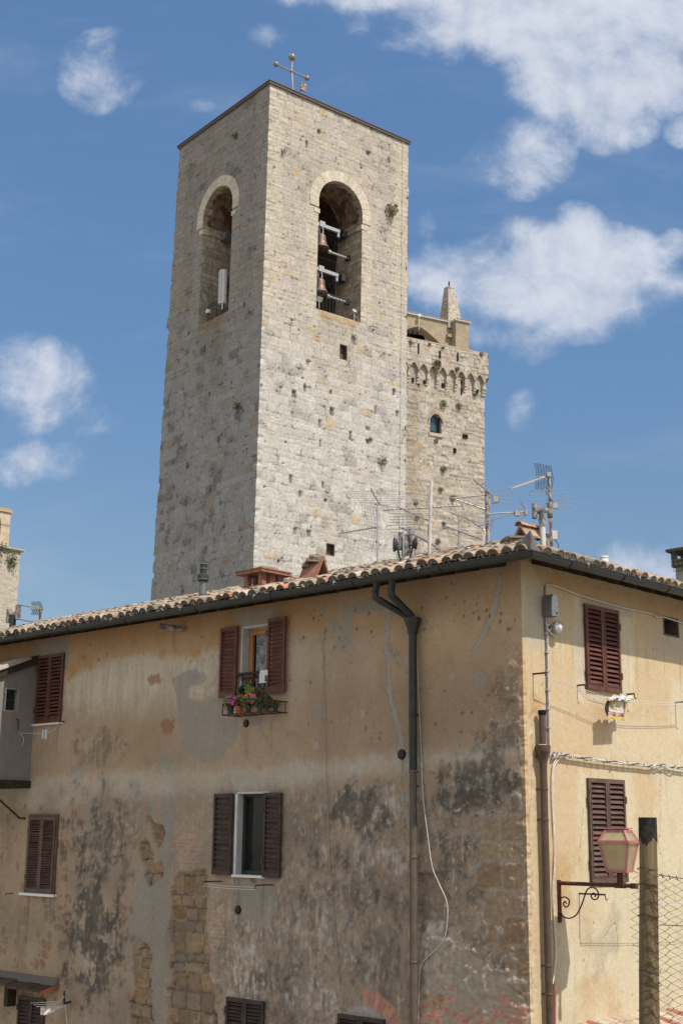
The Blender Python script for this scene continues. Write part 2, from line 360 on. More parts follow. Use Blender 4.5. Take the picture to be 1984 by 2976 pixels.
M = dict(
    plaster=vmat('plaster', .95, .1, .13, 26, .5, .006), stone=vmat('stone', .95, .1, .3, 9, .6, .03),
    tile=vmat('roof tile', .92, .12, .35, 22, .5, .008), paint=vmat('painted parts', .7, .25, .12, 25, .15, .002),
    oldplaster=vmat('aged plaster', .95, .1, .3, 1.6, .6, .01),
    leaf=vmat('leaf', .7, .25, .2, 30, 0),
    green=pmat('green painted metal', lit(44, 44, 40), lit(62, 60, 54), 9, .45, .4, 0, .3, .7, .1),
    brownpipe=pmat('brown painted metal', lit(92, 70, 56), lit(108, 84, 70), 8, .45, .4, 0, .3, .7, .1),
    beigepipe=pmat('beige pipe metal', lit(104, 90, 76), lit(118, 104, 90), 8, .5, .35, 0, .3, .7, .1),
    shutter=pmat('maroon shutter paint', lit(98, 60, 50), lit(130, 82, 68), 7, .55, .3, 0, .3, .75, .12),
    shutter2=pmat('brown shutter paint', lit(94, 71, 60), lit(128, 99, 86), 7, .55, .3, 0, .3, .75, .12),
    shutter3=pmat('dark brown shutter paint', lit(66, 51, 43), lit(96, 76, 66), 7, .6, .3, 0, .3, .75, .12),
    darkwood=pmat('dark eaves wood', (.035, .027, .02), (.06, .045, .032), 8, .9, .1, 0, .3, .7, .3),
    wood=pmat('window wood', lit(196, 134, 78), lit(214, 156, 98), 10, .55, .3, 0, .3, .7, .1, stretch=(1, 1, .15)),
    post=pmat('weathered post wood', lit(98, 82, 60), lit(146, 126, 94), 18, .95, .1, 0, .25, .7, .8, .01, stretch=(1, 1, .08)),
    posttop=pmat('blackened wood', (.014, .014, .012), (.045, .042, .036), 30, .95, .1, 0, .3, .7, .8, .01),
    iron=pmat('rusty iron', (.05, .025, .016), (.13, .06, .035), 25, .8, .2, .2, .35, .65, .3),
    blackiron=pmat('black iron', (.02, .015, .014), (.045, .03, .026), 20, .6, .3, .2),
    steel=pmat('galvanised steel', (.34, .34, .33), (.5, .5, .49), 20, .45, .5, .55, .3, .7, .05),
    alu=pmat('antenna aluminium', (.27, .27, .265), (.4, .4, .39), 20, .5, .5, .4, .3, .7, 0),
    rustmast=pmat('rusty mast', (.13, .05, .04), (.36, .3, .27), 12, .7, .3, .2, .4, .6, .1),
    darkmetal=pmat('dark metal', (.03, .03, .032), (.06, .06, .062), 15, .6, .3, .2),
    wire=pmat('fence wire', (.03, .028, .026), (.07, .066, .06), 30, .6, .4, .5, bump=0),
    cable=pmat('grey cable', (.42, .4, .37), (.56, .54, .5), 20, .6, .3, 0, bump=0),
    whitecable=pmat('white cable', (.5, .48, .44), (.66, .64, .6), 20, .6, .3, 0, bump=0),
    cord=pmat('old cord', (.3, .26, .2), (.42, .37, .3), 20, .8, .2, 0, bump=0),
    white=pmat('white paint', (.62, .61, .58), (.72, .71, .68), 6, .6, .3, 0, .3, .7, .1),
    whitewash=pmat('whitewashed reveal', (.42, .41, .4), (.54, .53, .51), 5, .9, .1, 0, .3, .7, .2),
    concrete=pmat('weathered concrete pipe', (.085, .08, .072), (.33, .31, .28), 9, .95, .1, 0, .38, .62, .5, .01),
    pvc=pmat('pale flue pipe', (.5, .47, .43), (.6, .57, .52), 5, .6, .3, 0, .3, .7, .05),
    greyflue=pmat('grey flue metal', (.13, .13, .14), (.19, .19, .2), 8, .5, .4, .3, .3, .7, .05),
    terracotta=pmat('terracotta', lit(156, 108, 88), lit(184, 136, 112), 9, .9, .1, 0, .3, .7, .3),
    potclay=pmat('clay pot', (.34, .09, .04), (.42, .13, .06), 9, .8, .2, 0, .3, .7, .2),
    potdark=pmat('dark plastic pot', (.03, .035, .035), (.05, .055, .055), 9, .5, .3, 0, bump=0),
    potred=pmat('red plastic pot', (.5, .05, .03), (.58, .08, .05), 9, .5, .3, 0, bump=0),
    bronze=pmat('bell bronze', (.12, .08, .065), (.21, .145, .115), 10, .55, .5, .5, .3, .7, .1),
    dark=pmat('dark recess', (.012, .011, .01), (.02, .018, .016), 4, .9, .05, 0, bump=0),
    brownboard=pmat('brown board', (.1, .075, .06), (.14, .105, .085), 10, .8, .2, 0),
    glass=glassy('window glass', (.03, .035, .035)), darkglass=glassy('dark window glass', (.016, .017, .014), .12, .2), glassblue=glassy('blue grey glass', (.055, .085, .1), .1, .6),
    redpaint=pmat('faded red paint', lit(198, 118, 106), lit(200, 144, 136), 12, .6, .3, 0, .35, .7, .15),
    leadroof=pmat('dark metal roofing', (.1, .085, .08), (.16, .14, .13), 6, .6, .3, .2),
    headstock=pmat('grey painted steel', (.3, .31, .32), (.42, .43, .44), 5, .5, .4, .2, .3, .7, .05),
    gold=pmat('weathered grey metal', (.16, .14, .12), (.34, .31, .26), 14, .5, .5, .5),
    ground=pmat('street paving', (.3, .27, .23), (.4, .365, .31), 1.2, .95, .1, 0, .3, .7, .4, .02),
)
def curtain_mat():
    m, t, b, g = _bsdf('lace curtain'); tc = g.node('ShaderNodeTexCoord'); n = g.noise(tc.outputs['Object'], 55, 4, .7); f = g.noise(tc.outputs['Object'], 9, 2, .5)
    t.links.new(g.mix(g.ss(g.m('ADD', n, g.m('MULTIPLY', f, .5)), .68, .82), (.4, .44, .44, 1), (.12, .14, .14, 1)), b.inputs['Base Color'])
    b.inputs['Roughness'].default_value = .3; return m
M['curtain'] = curtain_mat()
def frost_mat():
    m, t, b, g = _bsdf('frosted lantern pane'); tc = g.node('ShaderNodeTexCoord'); n = g.noise(tc.outputs['Object'], 6, 5, .6)
    b.inputs['Roughness'].default_value = .35
    cc = g.mix(g.ss(n, .3, .7), (.62, .55, .36, 1), (.78, .7, .47, 1)); t.links.new(cc, b.inputs['Base Color'])
    tr = g.node('ShaderNodeBsdfTranslucent'); t.links.new(cc, tr.inputs[0]); mx = g.node('ShaderNodeMixShader'); mx.inputs[0].default_value = .6
    out = t.nodes['Material Output']; t.links.new(b.outputs[0], mx.inputs[1]); t.links.new(tr.outputs[0], mx.inputs[2])
    tp_ = g.node('ShaderNodeBsdfTransparent'); m2 = g.node('ShaderNodeMixShader'); m2.inputs[0].default_value = .38; t.links.new(mx.outputs[0], m2.inputs[1]); t.links.new(tp_.outputs[0], m2.inputs[2]); t.links.new(m2.outputs[0], out.inputs[0])
    return m
M['frost'] = frost_mat()

# ------------------------------------------------------------------ ground
mb = MB(); mb.add([(-3000, -3000, 0), (3000, -3000, 0), (3000, 3000, 0), (-3000, 3000, 0)], [(0, 1, 2, 3)])
tag(mb.build('ground', M['ground']), 'paved street level far below the camera', 'ground', kind='structure')
mb = MB(); mb.hexa([(-14, -12, -.2), (14, -12, -.2), (14, 10.6, -.2), (-14, 10.6, -.2), (-14, -12, 5.0), (14, -12, 5.0), (14, 10.6, 5.0), (-14, 10.6, 5.0)])
tag(mb.build('terrace', M['ground']), 'raised terrace under the wooden post and wire fence', 'terrace', kind='structure')

# ------------------------------------------------------------------ the corner house
house = thing('stucco_house', 'weathered ochre stucco corner house with maroon shutters and a tiled roof', 'house', KC)
ZEAVE = 10.265; OVH = .525
HOLES_L = dict(ul=FL.rect(91, 1510, 143, 1655), mu=FL.rect(556, 1440, 621, 1606), ll=FL.rect(70, 1882, 125, 2046),
               ml=FL.rect(545, 1823, 613, 2010), bl=FL.rect(46, 2296, 100, 2420), bm=FL.rect(526, 2301, 603, 2440), br=FL.rect(784, 2342, 880, 2480))
HOLES_R = dict(ru=FRR.rect(1345, 1403, 1414, 1580), rl=FRR.rect(1353, 1797, 1428, 2020), vent=FRR.rect(1524, 1422, 1555, 1458))

rt_ = random.Random(3)
def wall_grid(us, zs, holes, cell):
    U = np.array(us); Z = np.array(zs)
    for h in holes.values():
        for e in h[:2]: U[np.argmin(abs(U - e))] = e
        for e in h[2:]: Z[np.argmin(abs(Z - e))] = e
    u, z = np.meshgrid(U, Z)
    uc = (U[1:] + U[:-1]) / 2; zc = (Z[1:] + Z[:-1]) / 2; UC, ZC = np.meshgrid(uc, zc)
    keep = np.ones(UC.shape, bool); hd = np.full(u.shape, 9.0)
    for a, b, c, e in holes.values():
        keep &= ~((UC > a) & (UC < b) & (ZC > c) & (ZC < e))
        dx = np.maximum(np.maximum(a - u, u - b), 0); dy = np.maximum(np.maximum(c - z, z - e), 0); hd = np.minimum(hd, np.hypot(dx, dy))
    return u, z, keep, hd
def rng_(a, b, s): return list(np.arange(a, b, s))

def corner_profile(z):                          # how the worn corner wanders in and out
    worn = sst(9.2 - z, 0, .6)
    return -.01 + .012 * fbm(z / .5, z * 0, 3, 71) - .022 * worn * sst(fbm(z / .23, z * 0 + 8, 5, 79, .7), -.05, .25) - .007 * worn * sst(fbm(z / .11, z * 0 + 3, 3, 72), 0, .3)

def paint_left(u, z):
    PL = lambda *pts: [FL.px(d(*p)) for p in pts]
    n1 = fbm(u / 1.3, z / 1.3, 5, 1); n2 = fbm(u / .38, z / .38, 5, 2); n3 = fbm(u / .1, z / .1, 4, 3); n4 = fbm(u / .04, z / .04, 2, 8)
    st = fbm(u / .11, z / .8, 4, 4); st2 = fbm(u / .05, z / .35, 3, 5)
    wu = u + .06 * fbm(u / .3, z / .3, 4, 6) + .02 * fbm(u / .06, z / .06, 2, 16); wz = z + .06 * fbm(u / .3 + 9, z / .3, 4, 7) + .02 * fbm(u / .06, z / .06, 2, 17)
    def msk(pts, soft=.05, amp=.1): return sst(-sdpoly(wu, wz, PL(*pts), 1.6) + amp * n2 + amp * .5 * n3, -soft, soft)
    def blob(x, y, rx, ry, soft=.4, amp=.5):
        c = FL.px(d(x, y)); e = FL.px(d(x + rx, y)); f = FL.px(d(x, y + ry)); ru = abs(c[0] - e[0]) + 1e-6; rz = abs(c[1] - f[1]) + 1e-6
        return sst(1 - np.hypot((u - c[0]) / ru, (z - c[1]) / rz) + amp * n2 + amp * .6 * n3, 0, soft)
    C = shd(124, 103, 78) * np.ones(u.shape + (3,)); D = .006 * n1 + .002 * n3
    C = lerp(C, shd(132, 110, 84), sst(n1, -.1, .5) * .7); C = lerp(C, shd(108, 88, 64), sst(n2 + .4 * st, .05, .55) * .5)
    low = sst(7.55 - z, 0, .4)
    C = lerp(C, shd(112, 97, 80), low * (.6 + .3 * n2)); C = lerp(C, shd(140, 126, 106), low * sst(n3 + .6 * n2 + .5 * st, .25, .75) * .6)
    # rubble seen through thin plaster at the far left
    thin = msk([(-150, 1880), (150, 1880), (190, 2100), (140, 2360), (120, 2700), (-150, 2700)], .4, .4)
    C = lerp(C, shd(128, 104, 74), thin * .6)
    a1, a2, a3, dj = masonry(u, z, .17, .2, 91, .08, .5)
    spots = thin * sst(n2 * .7 + n3 * .5 + (a1 - .62) * 1.2, .18, .3) * sst(dj, .0, .02)
    C = lerp(C, lerp(shd(112, 76, 44) * np.ones(3), shd(98, 82, 62), a2), spots * .8); D = D - .012 * spots
    # pale wash and ochre band under the eaves
    C = lerp(C, shd(140, 129, 108), msk([(150, 1490), (480, 1440), (505, 1520), (480, 1600), (330, 1640), (160, 1620)], .35, .35) * (.65 + .35 * np.clip(st * 2 + .3, 0, 1)))
    C = lerp(C, shd(136, 122, 98), msk([(660, 1490), (760, 1480), (740, 1560), (660, 1640)], .3, .3) * .5)
    och = sst(-sdpoly(u + .03 * st2, z + .16 * st + .08 * n2, PL((-200, 1480), (500, 1370), (1215, 1280), (1215, 1395), (1080, 1400), (960, 1420), (880, 1455), (790, 1470), (700, 1450), (520, 1475), (440, 1515), (330, 1505), (250, 1520), (160, 1560), (60, 1530), (-200, 1520)), 2), -.07, .1)
    och = och * (1 - .55 * sst(4.6 - u, 0, 1.2)); C = lerp(C, shd(130, 95, 50), och * (.8 + .2 * np.clip(n2 * 2 + st, -1, 1))); C = lerp(C, shd(120, 84, 48), och * sst(n2 + n3 * .4, .25, .6) * .6)
    C = lerp(C, shd(140, 108, 66), msk([(860, 1420), (1190, 1400), (1190, 1560), (900, 1560)], .5, .3) * .35)
    # darker earth-brown areas
    C = lerp(C, shd(110, 88, 62), msk([(700, 1560), (1180, 1520), (1190, 1720), (700, 1760)], .5, .5) * .55)
    C = lerp(C, shd(112, 90, 62), msk([(280, 1620), (395, 1620), (400, 1780), (250, 1780), (200, 1700)], .4, .4) * .6)
    # grey cement repairs
    gry = np.maximum.reduce([msk([(398, 1552), (450, 1533), (462, 1560), (432, 1585), (430, 1605), (500, 1618), (545, 1640), (548, 1690), (520, 1735), (480, 1752), (418, 1728), (412, 1660)], .025, .09),
                             msk([(366, 1735), (396, 1730), (398, 1800), (372, 2360), (392, 2360), (385, 2600), (350, 2600), (352, 2100), (368, 1900)], .03, .05),
                             msk([(345, 1840), (392, 1830), (398, 1900), (378, 2000), (345, 2060), (335, 1960)], .03, .12) * sst(n2 + .25, 0, .2),
                             msk([(318, 2000), (352, 1990), (356, 2060), (345, 2180), (300, 2200), (292, 2120)], .03, .1),
                             msk([(320, 2160), (345, 2180), (340, 2330), (318, 2320)], .04, .12),
                             msk([(545, 2030), (630, 2020), (640, 2060), (625, 2110), (590, 2130), (540, 2095)], .03, .1),
                             msk([(535, 1775), (615, 1790), (612, 1825), (538, 1828)], .04, .1),
                             msk([(163, 1758), (190, 1755), (190, 1795), (165, 1800)], .02, .08), msk([(470, 1600), (510, 1600), (520, 1680), (470, 1690)], .06, .1),
                             msk([(540, 1405), (635, 1392), (640, 1440), (555, 1450)], .02, .06), msk([(72, 1475), (158, 1465), (160, 1530), (148, 1535), (148, 1505), (92, 1512), (84, 1560), (76, 1560)], .03, .05),
                             msk([(785, 1388), (905, 1372), (912, 1398), (808, 1412), (806, 1480), (786, 1490)], .02, .03)])
    C = lerp(C, shd(106, 100, 86), gry * (.8 + .15 * n3 + .15 * n2)); D = D + gry * (.004 + .004 * n4)
    # floor-level band of smoother render
    band = msk([(-100, 1800), (300, 1770), (600, 1762), (900, 1735), (1205, 1708), (1205, 1742), (1120, 1752), (950, 1768), (700, 1800), (560, 1815), (250, 1835), (140, 1860), (-100, 1850)], .12, .12)
    C = lerp(C, shd(134, 123, 104), band * .65); C = lerp(C, shd(124, 117, 102), band * sst(n1 + n2 * .5, 0, .4) * .7)
    # exposed rough stonework
    stn = np.maximum.reduce([msk([(398, 2010), (470, 2000), (478, 2050), (472, 2140), (480, 2240), (500, 2330), (500, 2700), (380, 2700), (392, 2200)], .012, .16),
                             msk([(338, 1880), (372, 1900), (372, 2010), (345, 2030), (325, 1960)], .012, .16) * sst(n2 + .2, 0, .2),
                             msk([(304, 2190), (342, 2170), (352, 2360), (350, 2700), (300, 2700)], .012, .16)])
    b1, b2, b3, bj = masonry(u, z, .24, .34, 23, .05, .4)
    mort = sst(bj, .028, .012)
    sc = lerp(shd(96, 72, 44), shd(122, 96, 62), b1) * (1 + .35 * n3 + .2 * n4)[..., None]; sc = lerp(sc, shd(92, 84, 70), sst(b2, .7, .9) * .7); sc = lerp(sc, shd(124, 92, 70), sst(b3, .86, .9) * .5)
    sc = lerp(sc, shd(126, 108, 84), mort * .75); sc = lerp(sc, shd(48, 40, 30), sst(.016 - bj + .02 * n3, -.004, .006) * sst(b2 + n2, .3, .6) * .8)
    rim = stn * (1 - stn) * 4
    C = lerp(C, np.clip(sc, .01, .8), stn * .92); C = lerp(C, shd(140, 126, 102), sst(rim, .3, .9) * sst(n2, -.2, .2) * .5); D = D * (1 - stn) + stn * (-.05 - .026 * mort + .02 * n3 + .026 * (b1 - .5))
    # brick areas
    k1, k2, k3, kj = masonry(u, z, .062, .2, 57, .012, .15)
    bc = lerp(shd(122, 96, 76), shd(140, 98, 76), k1) * (1 + .3 * n3)[..., None]; bc = lerp(bc, shd(112, 98, 78), sst(k2, .55, .75)); bc = lerp(bc, shd(128, 112, 90), sst(kj, .012, .004))
    brk = np.maximum.reduce([msk([(512, 2215), (560, 2195), (600, 2215), (625, 2300), (625, 2700), (500, 2700), (500, 2290)], .04, .2) * .8,
                             msk([(402, 1880), (450, 1920), (470, 1990), (410, 2000)], .04, .25) * .8, msk([(465, 2080), (530, 2070), (530, 2150), (470, 2200)], .05, .3) * .8,
                             msk([(915, 1930), (936, 1920), (938, 1980), (912, 1985)], .03, .15) * .8, msk([(965, 2060), (1040, 2050), (1030, 2120), (965, 2110)], .05, .3) * .6])
    C = lerp(C, np.clip(bc, .01, .8), brk); D = D - brk * (.012 + .008 * sst(kj, .012, .004))
    # black mould
    sp = n2 * .55 + n3 * .45 + st * .35
    mou = np.maximum.reduce([blob(225, 1930, 115, 150, .8, .9) * .9, blob(230, 1715, 90, 50, .6, .6) * .55, blob(215, 2150, 100, 200, .7, .8) * 1.1, blob(290, 1900, 60, 110, .6, .6) * .5,
                             blob(830, 1860, 130, 90, .6, .7) * 1.0, blob(690, 1900, 80, 120, .7, .8) * .45, blob(800, 2060, 230, 150, .9, .9) * .8, blob(640, 2250, 140, 130, .8, .9) * .85, blob(850, 2200, 130, 160, .9, .9) * .7,
                             blob(1100, 1800, 130, 110, .5, .6) * 1.1, blob(1150, 1680, 80, 60, .6, .6) * .7, blob(1165, 1580, 45, 110, .6, .6) * .5, blob(1080, 1960, 150, 130, .8, .8) * .9, blob(1130, 2150, 90, 120, .9, .9) * .45, blob(700, 2340, 60, 70, .6, .6) * .7, blob(990, 1900, 50, 90, .8, .8) * .45])
    mm = mou * sst(sp, -.35, .35)
    C = lerp(C, shd(68, 62, 53), np.clip(mm * .95, 0, .88))
    # crusted, speckled weathering over the whole lower storey
    sc1 = fbm(u / .3, z / .5, 7, 81, .72); sc2 = fbm(u / .11 + 3, z / .17, 5, 83, .68)
    lowr = sst(7.6 - z + .3 * n2, 0, .5)
    mid = sst(7.0 - u + .8 * n1, 0, 1.5)
    bd = np.maximum(mou, lowr * (.25 + .35 * mid)) * (1 - .75 * band) * (1 - .7 * gry)
    C = lerp(C, shd(92, 80, 64), lowr * sst(fbm(u / .8, z / .9, 4, 87), -.2, .4) * .5 * (1 - gry))
    C = lerp(C, shd(58, 53, 45), sst(sc1 + .55 * bd, .4, .8) * .8 * np.clip(bd * 2, 0, 1)); C = lerp(C, shd(72, 65, 54), sst(sc2 + .5 * bd, .4, .7) * .6 * np.clip(bd * 2, 0, 1))
    C = lerp(C, shd(142, 131, 114), sst(-sc1 * .6 - .45 * sc2 - .25 * st2 + .12 * mid, .2, .5) * lowr * (.3 + .35 * mid) * (1 - .6 * gry))
    C = lerp(C, shd(116, 84, 50), sst(fbm(u / .22 + 11, z / .2, 5, 85, .6), .36, .5) * lowr * .55 * (1 - gry))
    ms2 = np.clip(sst(-sp, .0, .4) * sst(mou, .1, .5), 0, 1) * .3
    C = lerp(C, shd(150, 139, 120), ms2)
    # whitish efflorescence
    eff = np.maximum.reduce([blob(560, 2230, 60, 140, .6, .7), blob(700, 2140, 150, 120, .9, .9) * .7, blob(900, 1850, 50, 60, .6, .8) * .8, blob(720, 2290, 90, 60, .7, .9) * .9, blob(900, 1975, 60, 40, .3, .2) * .8, blob(830, 1960, 25, 60, .3, .3) * .6, blob(1000, 2200, 70, 110, .5, .6), blob(1120, 2230, 90, 90, .8, .8) * .6])
    C = lerp(C, shd(146, 136, 120), eff * sst(n3 * .6 + st2 * .6 + st * .4, -.15, .35) * .75)
    # scaling plaster near the corner: flakes and ridges
    rough = np.maximum.reduce([msk([(1120, 1540), (1205, 1450), (1214, 1700), (1180, 1730), (1060, 1690)], .2, .3), msk([(965, 1770), (1214, 1750), (1216, 2400), (965, 2400)], .3, .2)])
    flk = fbm(u / .22, z / .22, 5, 33, .6); ridge = 1 - np.minimum(1, abs(flk) * 7)
    D = D + rough * (.017 * sst(flk, -.012, .012) + .010 * sst(flk, .16, .18) + .005 * n3 + .004 * n4) - rough * .012
    C = lerp(C, shd(150, 140, 124), rough * sst(ridge, .5, 1) * sst(flk * 0 + n3, -.1, .3) * .5)
    C = lerp(C, shd(114, 90, 60), rough * sst(-flk, .12, .3) * .55)
    # corner stones
    q1, q2, q3, qj = masonry(u, z, .3, .45, 63, .03, .3)
    uc = u + .14 * (q1 - .5)
    quo = sst(.62 * (.5 + .9 * hsh(np.floor(z / .3), 1, 9)) - uc + .15 * n2, -.03, .03) * sst(7.0 - z, -.1, .4) * sst(.45 + n2 + .6 * (q2 - .5), .15, .3)
    qc = lerp(shd(104, 78, 48), shd(122, 100, 72), q3) * (1 + .3 * n3)[..., None]; qc = lerp(qc, shd(130, 116, 96), sst(qj, .03, .012) * .7)
    C = lerp(C, np.clip(qc, .01, .8), quo * .85); D = D - quo * (.008 + .015 * sst(qj, .03, .012))
    edge = sst(.09 + .07 * n2 - u, 0, .04) * sst(9.3 - z, 0, .2) * sst(z - 6.2, 0, .5)
    C = lerp(C, shd(126, 98, 64), edge * .5)
    # bright brickwork and broken plaster low on the right
    pe = msk([(970, 2150), (1040, 2130), (1100, 2200), (1180, 2240), (1210, 2300), (1215, 2700), (960, 2700), (965, 2330)], .04, .2)
    C = lerp(C, shd(134, 120, 100), pe * .55); D = D + pe * (.02 + .02 * fbm(u / .12, z / .12, 4, 35))
    br2 = np.maximum(msk([(962, 2270), (1010, 2280), (1070, 2300), (1115, 2330), (1130, 2700), (955, 2700)], .04, .25) * sst(n2 + .35, 0, .2), msk([(1140, 2290), (1185, 2300), (1200, 2420), (1130, 2420)], .05, .3) * .7)
    C = lerp(C, lerp(shd(168, 100, 72), shd(150, 84, 60), k1) * (1 + .3 * n3)[..., None], br2 * sst(k2, .75, .6)); C = lerp(C, shd(140, 124, 102), br2 * sst(kj, .012, .004) * .8); D = D - br2 * .02 * sst(kj, .014, .004)
    # red brick relieving arch and its grey lunette
    ac = FL.px(d(835, 2420)); rr = np.hypot((u - ac[0]) * 1.0, z - ac[1]); R0 = abs(FL.px(d(835, 2290))[1] - ac[1])
    ang = np.arctan2(u - ac[0], z - ac[1]); ring = sst(.12 - abs(rr - R0), -.01, .02) * sst(-ang, -.1, .0) * sst(ang + 1.0, 0, .1)
    av = np.abs(((ang * R0 / .07) % 1) - .5)
    C = lerp(C, lerp(shd(156, 96, 72), shd(126, 84, 66), hsh(np.floor(ang * R0 / .07), 2, 3)), ring * .9); C = lerp(C, shd(120, 106, 88), ring * sst(av, .38, .45)); D = D - ring * .006 * sst(av, .38, .45)
    lun = sst(R0 - .12 - rr, -.02, .03) * sst(.9 - abs(ang), 0, .1)
    C = lerp(C, shd(122, 116, 106), lun * .85); C = lerp(C, shd(150, 145, 135), lun * sst(fbm((u + z) / .3, (u - z) / .05, 3, 14), .1, .5) * .7)
    # old niche beside the downpipe
    ni = sst(-sdpoly(wu, wz, PL((962, 2005), (1005, 2000), (1018, 2022), (1015, 2110), (962, 2115)), 1.0), -.012, .012)
    D = D - ni * .07; C = lerp(C, shd(96, 84, 66), ni * .5)
    # cement-filled cracks
    for pts, w in (([(893, 1392), (888, 1470), (892, 1540), (898, 1610), (912, 1660), (924, 1700), (920, 1735)], .055), ([(892, 1480), (912, 1515), (930, 1535), (935, 1560)], .035),
                   ([(1148, 1325), (1140, 1370), (1128, 1420), (1108, 1460), (1092, 1492)], .05), ([(598, 1655), (605, 1685), (620, 1712)], .025), ([(930, 1735), (922, 1830), (940, 1900)], .04)):
        l = sdline(wu, wz, PL(*pts)); k = sst(w * (1 + .7 * n2) - l, -.008, .014); C = lerp(C, shd(112, 106, 96), k * .8); D = D + .006 * k
        C = lerp(C, shd(70, 60, 48), sst(.012 - abs(l - w * (1 + .7 * n2)), 0, .012) * .4)
    for pts in ([(743, 1440), (742, 1600), (745, 1720)], [(410, 1300), (405, 1420)], [(620, 1860), (640, 1990)], [(1186, 1700), (1195, 1800), (1204, 1860), (1210, 1990), (1205, 2080)], [(1140, 2220), (1170, 2260), (1200, 2290)], [(1130, 1930), (1170, 1945), (1200, 1960)]):
        l = sdline(wu + .03 * n3, wz, PL(*pts)); C = lerp(C, shd(84, 72, 56), sst(.012 - l, 0, .01) * .6); D = D - .012 * sst(.014 - l, 0, .01)
    # run-off below sills, vents and brackets
    for x, y, w_, l_, cc, am in ((68, 2052, .05, .9, (70, 62, 52), .5), (118, 2054, .05, 1.1, (70, 62, 52), .5), (92, 2054, .3, .6, (84, 74, 60), .35), (548, 2012, .06, .8, (80, 72, 62), .5), (605, 2014, .05, .9, (76, 68, 58), .5), (100, 1664, .06, .7, (92, 80, 64), .5), (134, 1664, .05, .9, (86, 74, 58), .5),
                                (567, 1672, .06, .6, (96, 78, 56), .5), (923, 1742, .06, .7, (86, 78, 66), .5), (548, 2098, .06, .5, (80, 72, 62), .5), (625, 1650, .05, .8, (104, 80, 56), .5), (515, 1650, .04, .7, (104, 80, 56), .5), (480, 2034, .03, .5, (104, 74, 50), .5), (600, 2040, .03, .5, (104, 74, 50), .5), (400, 1445, .08, .6, (90, 74, 52), .6)):
        c = FL.px(d(x, y)); k = sst(1 - np.abs(u - c[0] + .03 * n2) / w_, 0, .9) * sst(c[1] - z, 0, .05) * sst(l_ * (1 + n2 * .5) - (c[1] - z), 0, l_ * .8) * (.6 + .6 * np.clip(st2 + .3, 0, 1)); C = lerp(C, shd(*cc), np.clip(k, 0, 1) * am)
    # pock marks, knocked-out stones and little repairs
    rs = np.random.RandomState(5)
    for (x0, x1, y0, y1, nn, rmx, cc) in ((640, 860, 1400, 1480, 26, .028, (88, 58, 32)), (960, 1190, 1330, 1450, 26, .03, (90, 60, 34)), (170, 640, 1450, 1520, 22, .025, (84, 56, 30)), (640, 1190, 1480, 1720, 34, .028, (84, 68, 48)),
                                         (600, 1190, 1500, 1720, 14, .07, (116, 110, 98)), (30, 330, 1850, 2340, 60, .07, (112, 80, 48)), (620, 1190, 1780, 2340, 60, .06, (118, 92, 58)), (700, 1190, 1780, 2340, 22, .032, (142, 132, 115))):
        for _ in range(nn):
            c = FL.px(d(rs.uniform(x0, x1), rs.uniform(y0, y1))); r = rmx * rs.uniform(.35, 1.0); asp = rs.uniform(.7, 1.7)
            m = (abs(u - c[0]) < r * 3) & (abs(z - c[1]) < r * 3)
            if not m.any(): continue
            k = sst(1 + .5 * n3[m] + .4 * n4[m] - np.hypot((u[m] - c[0]) / r, (z[m] - c[1]) / r / asp), 0, .3) * .85
            C[m] = lerp(C[m], shd(*cc), k); D[m] -= .012 * k
    for x, y in ((915, 760), (455, 1560), (1100, 1555), (590, 1650), (740, 1635), (765, 1437), (780, 1470)):
        k = blob(x, y, 20, 18, .2, .4); C = lerp(C, shd(106, 100, 90), k * .7)
    for x, y in ((380, 1665), (355, 1560), (245, 2370), (385, 1670)):
        k = blob(x, y, 17, 15, .15, .9); C = lerp(C, shd(112, 78, 52), k * .8); D = D - .014 * k
    C = C * (1 + .10 * n4 + .08 * n3)[..., None]
    gm = C.mean(-1, keepdims=True); C = gm + (C - gm) * .8; C = C * np.array([.97, 1.0, .985]); C = C * (1.05 + .1 * n1 + .08 * st)[..., None]
    return np.clip(C, .01, .8), D

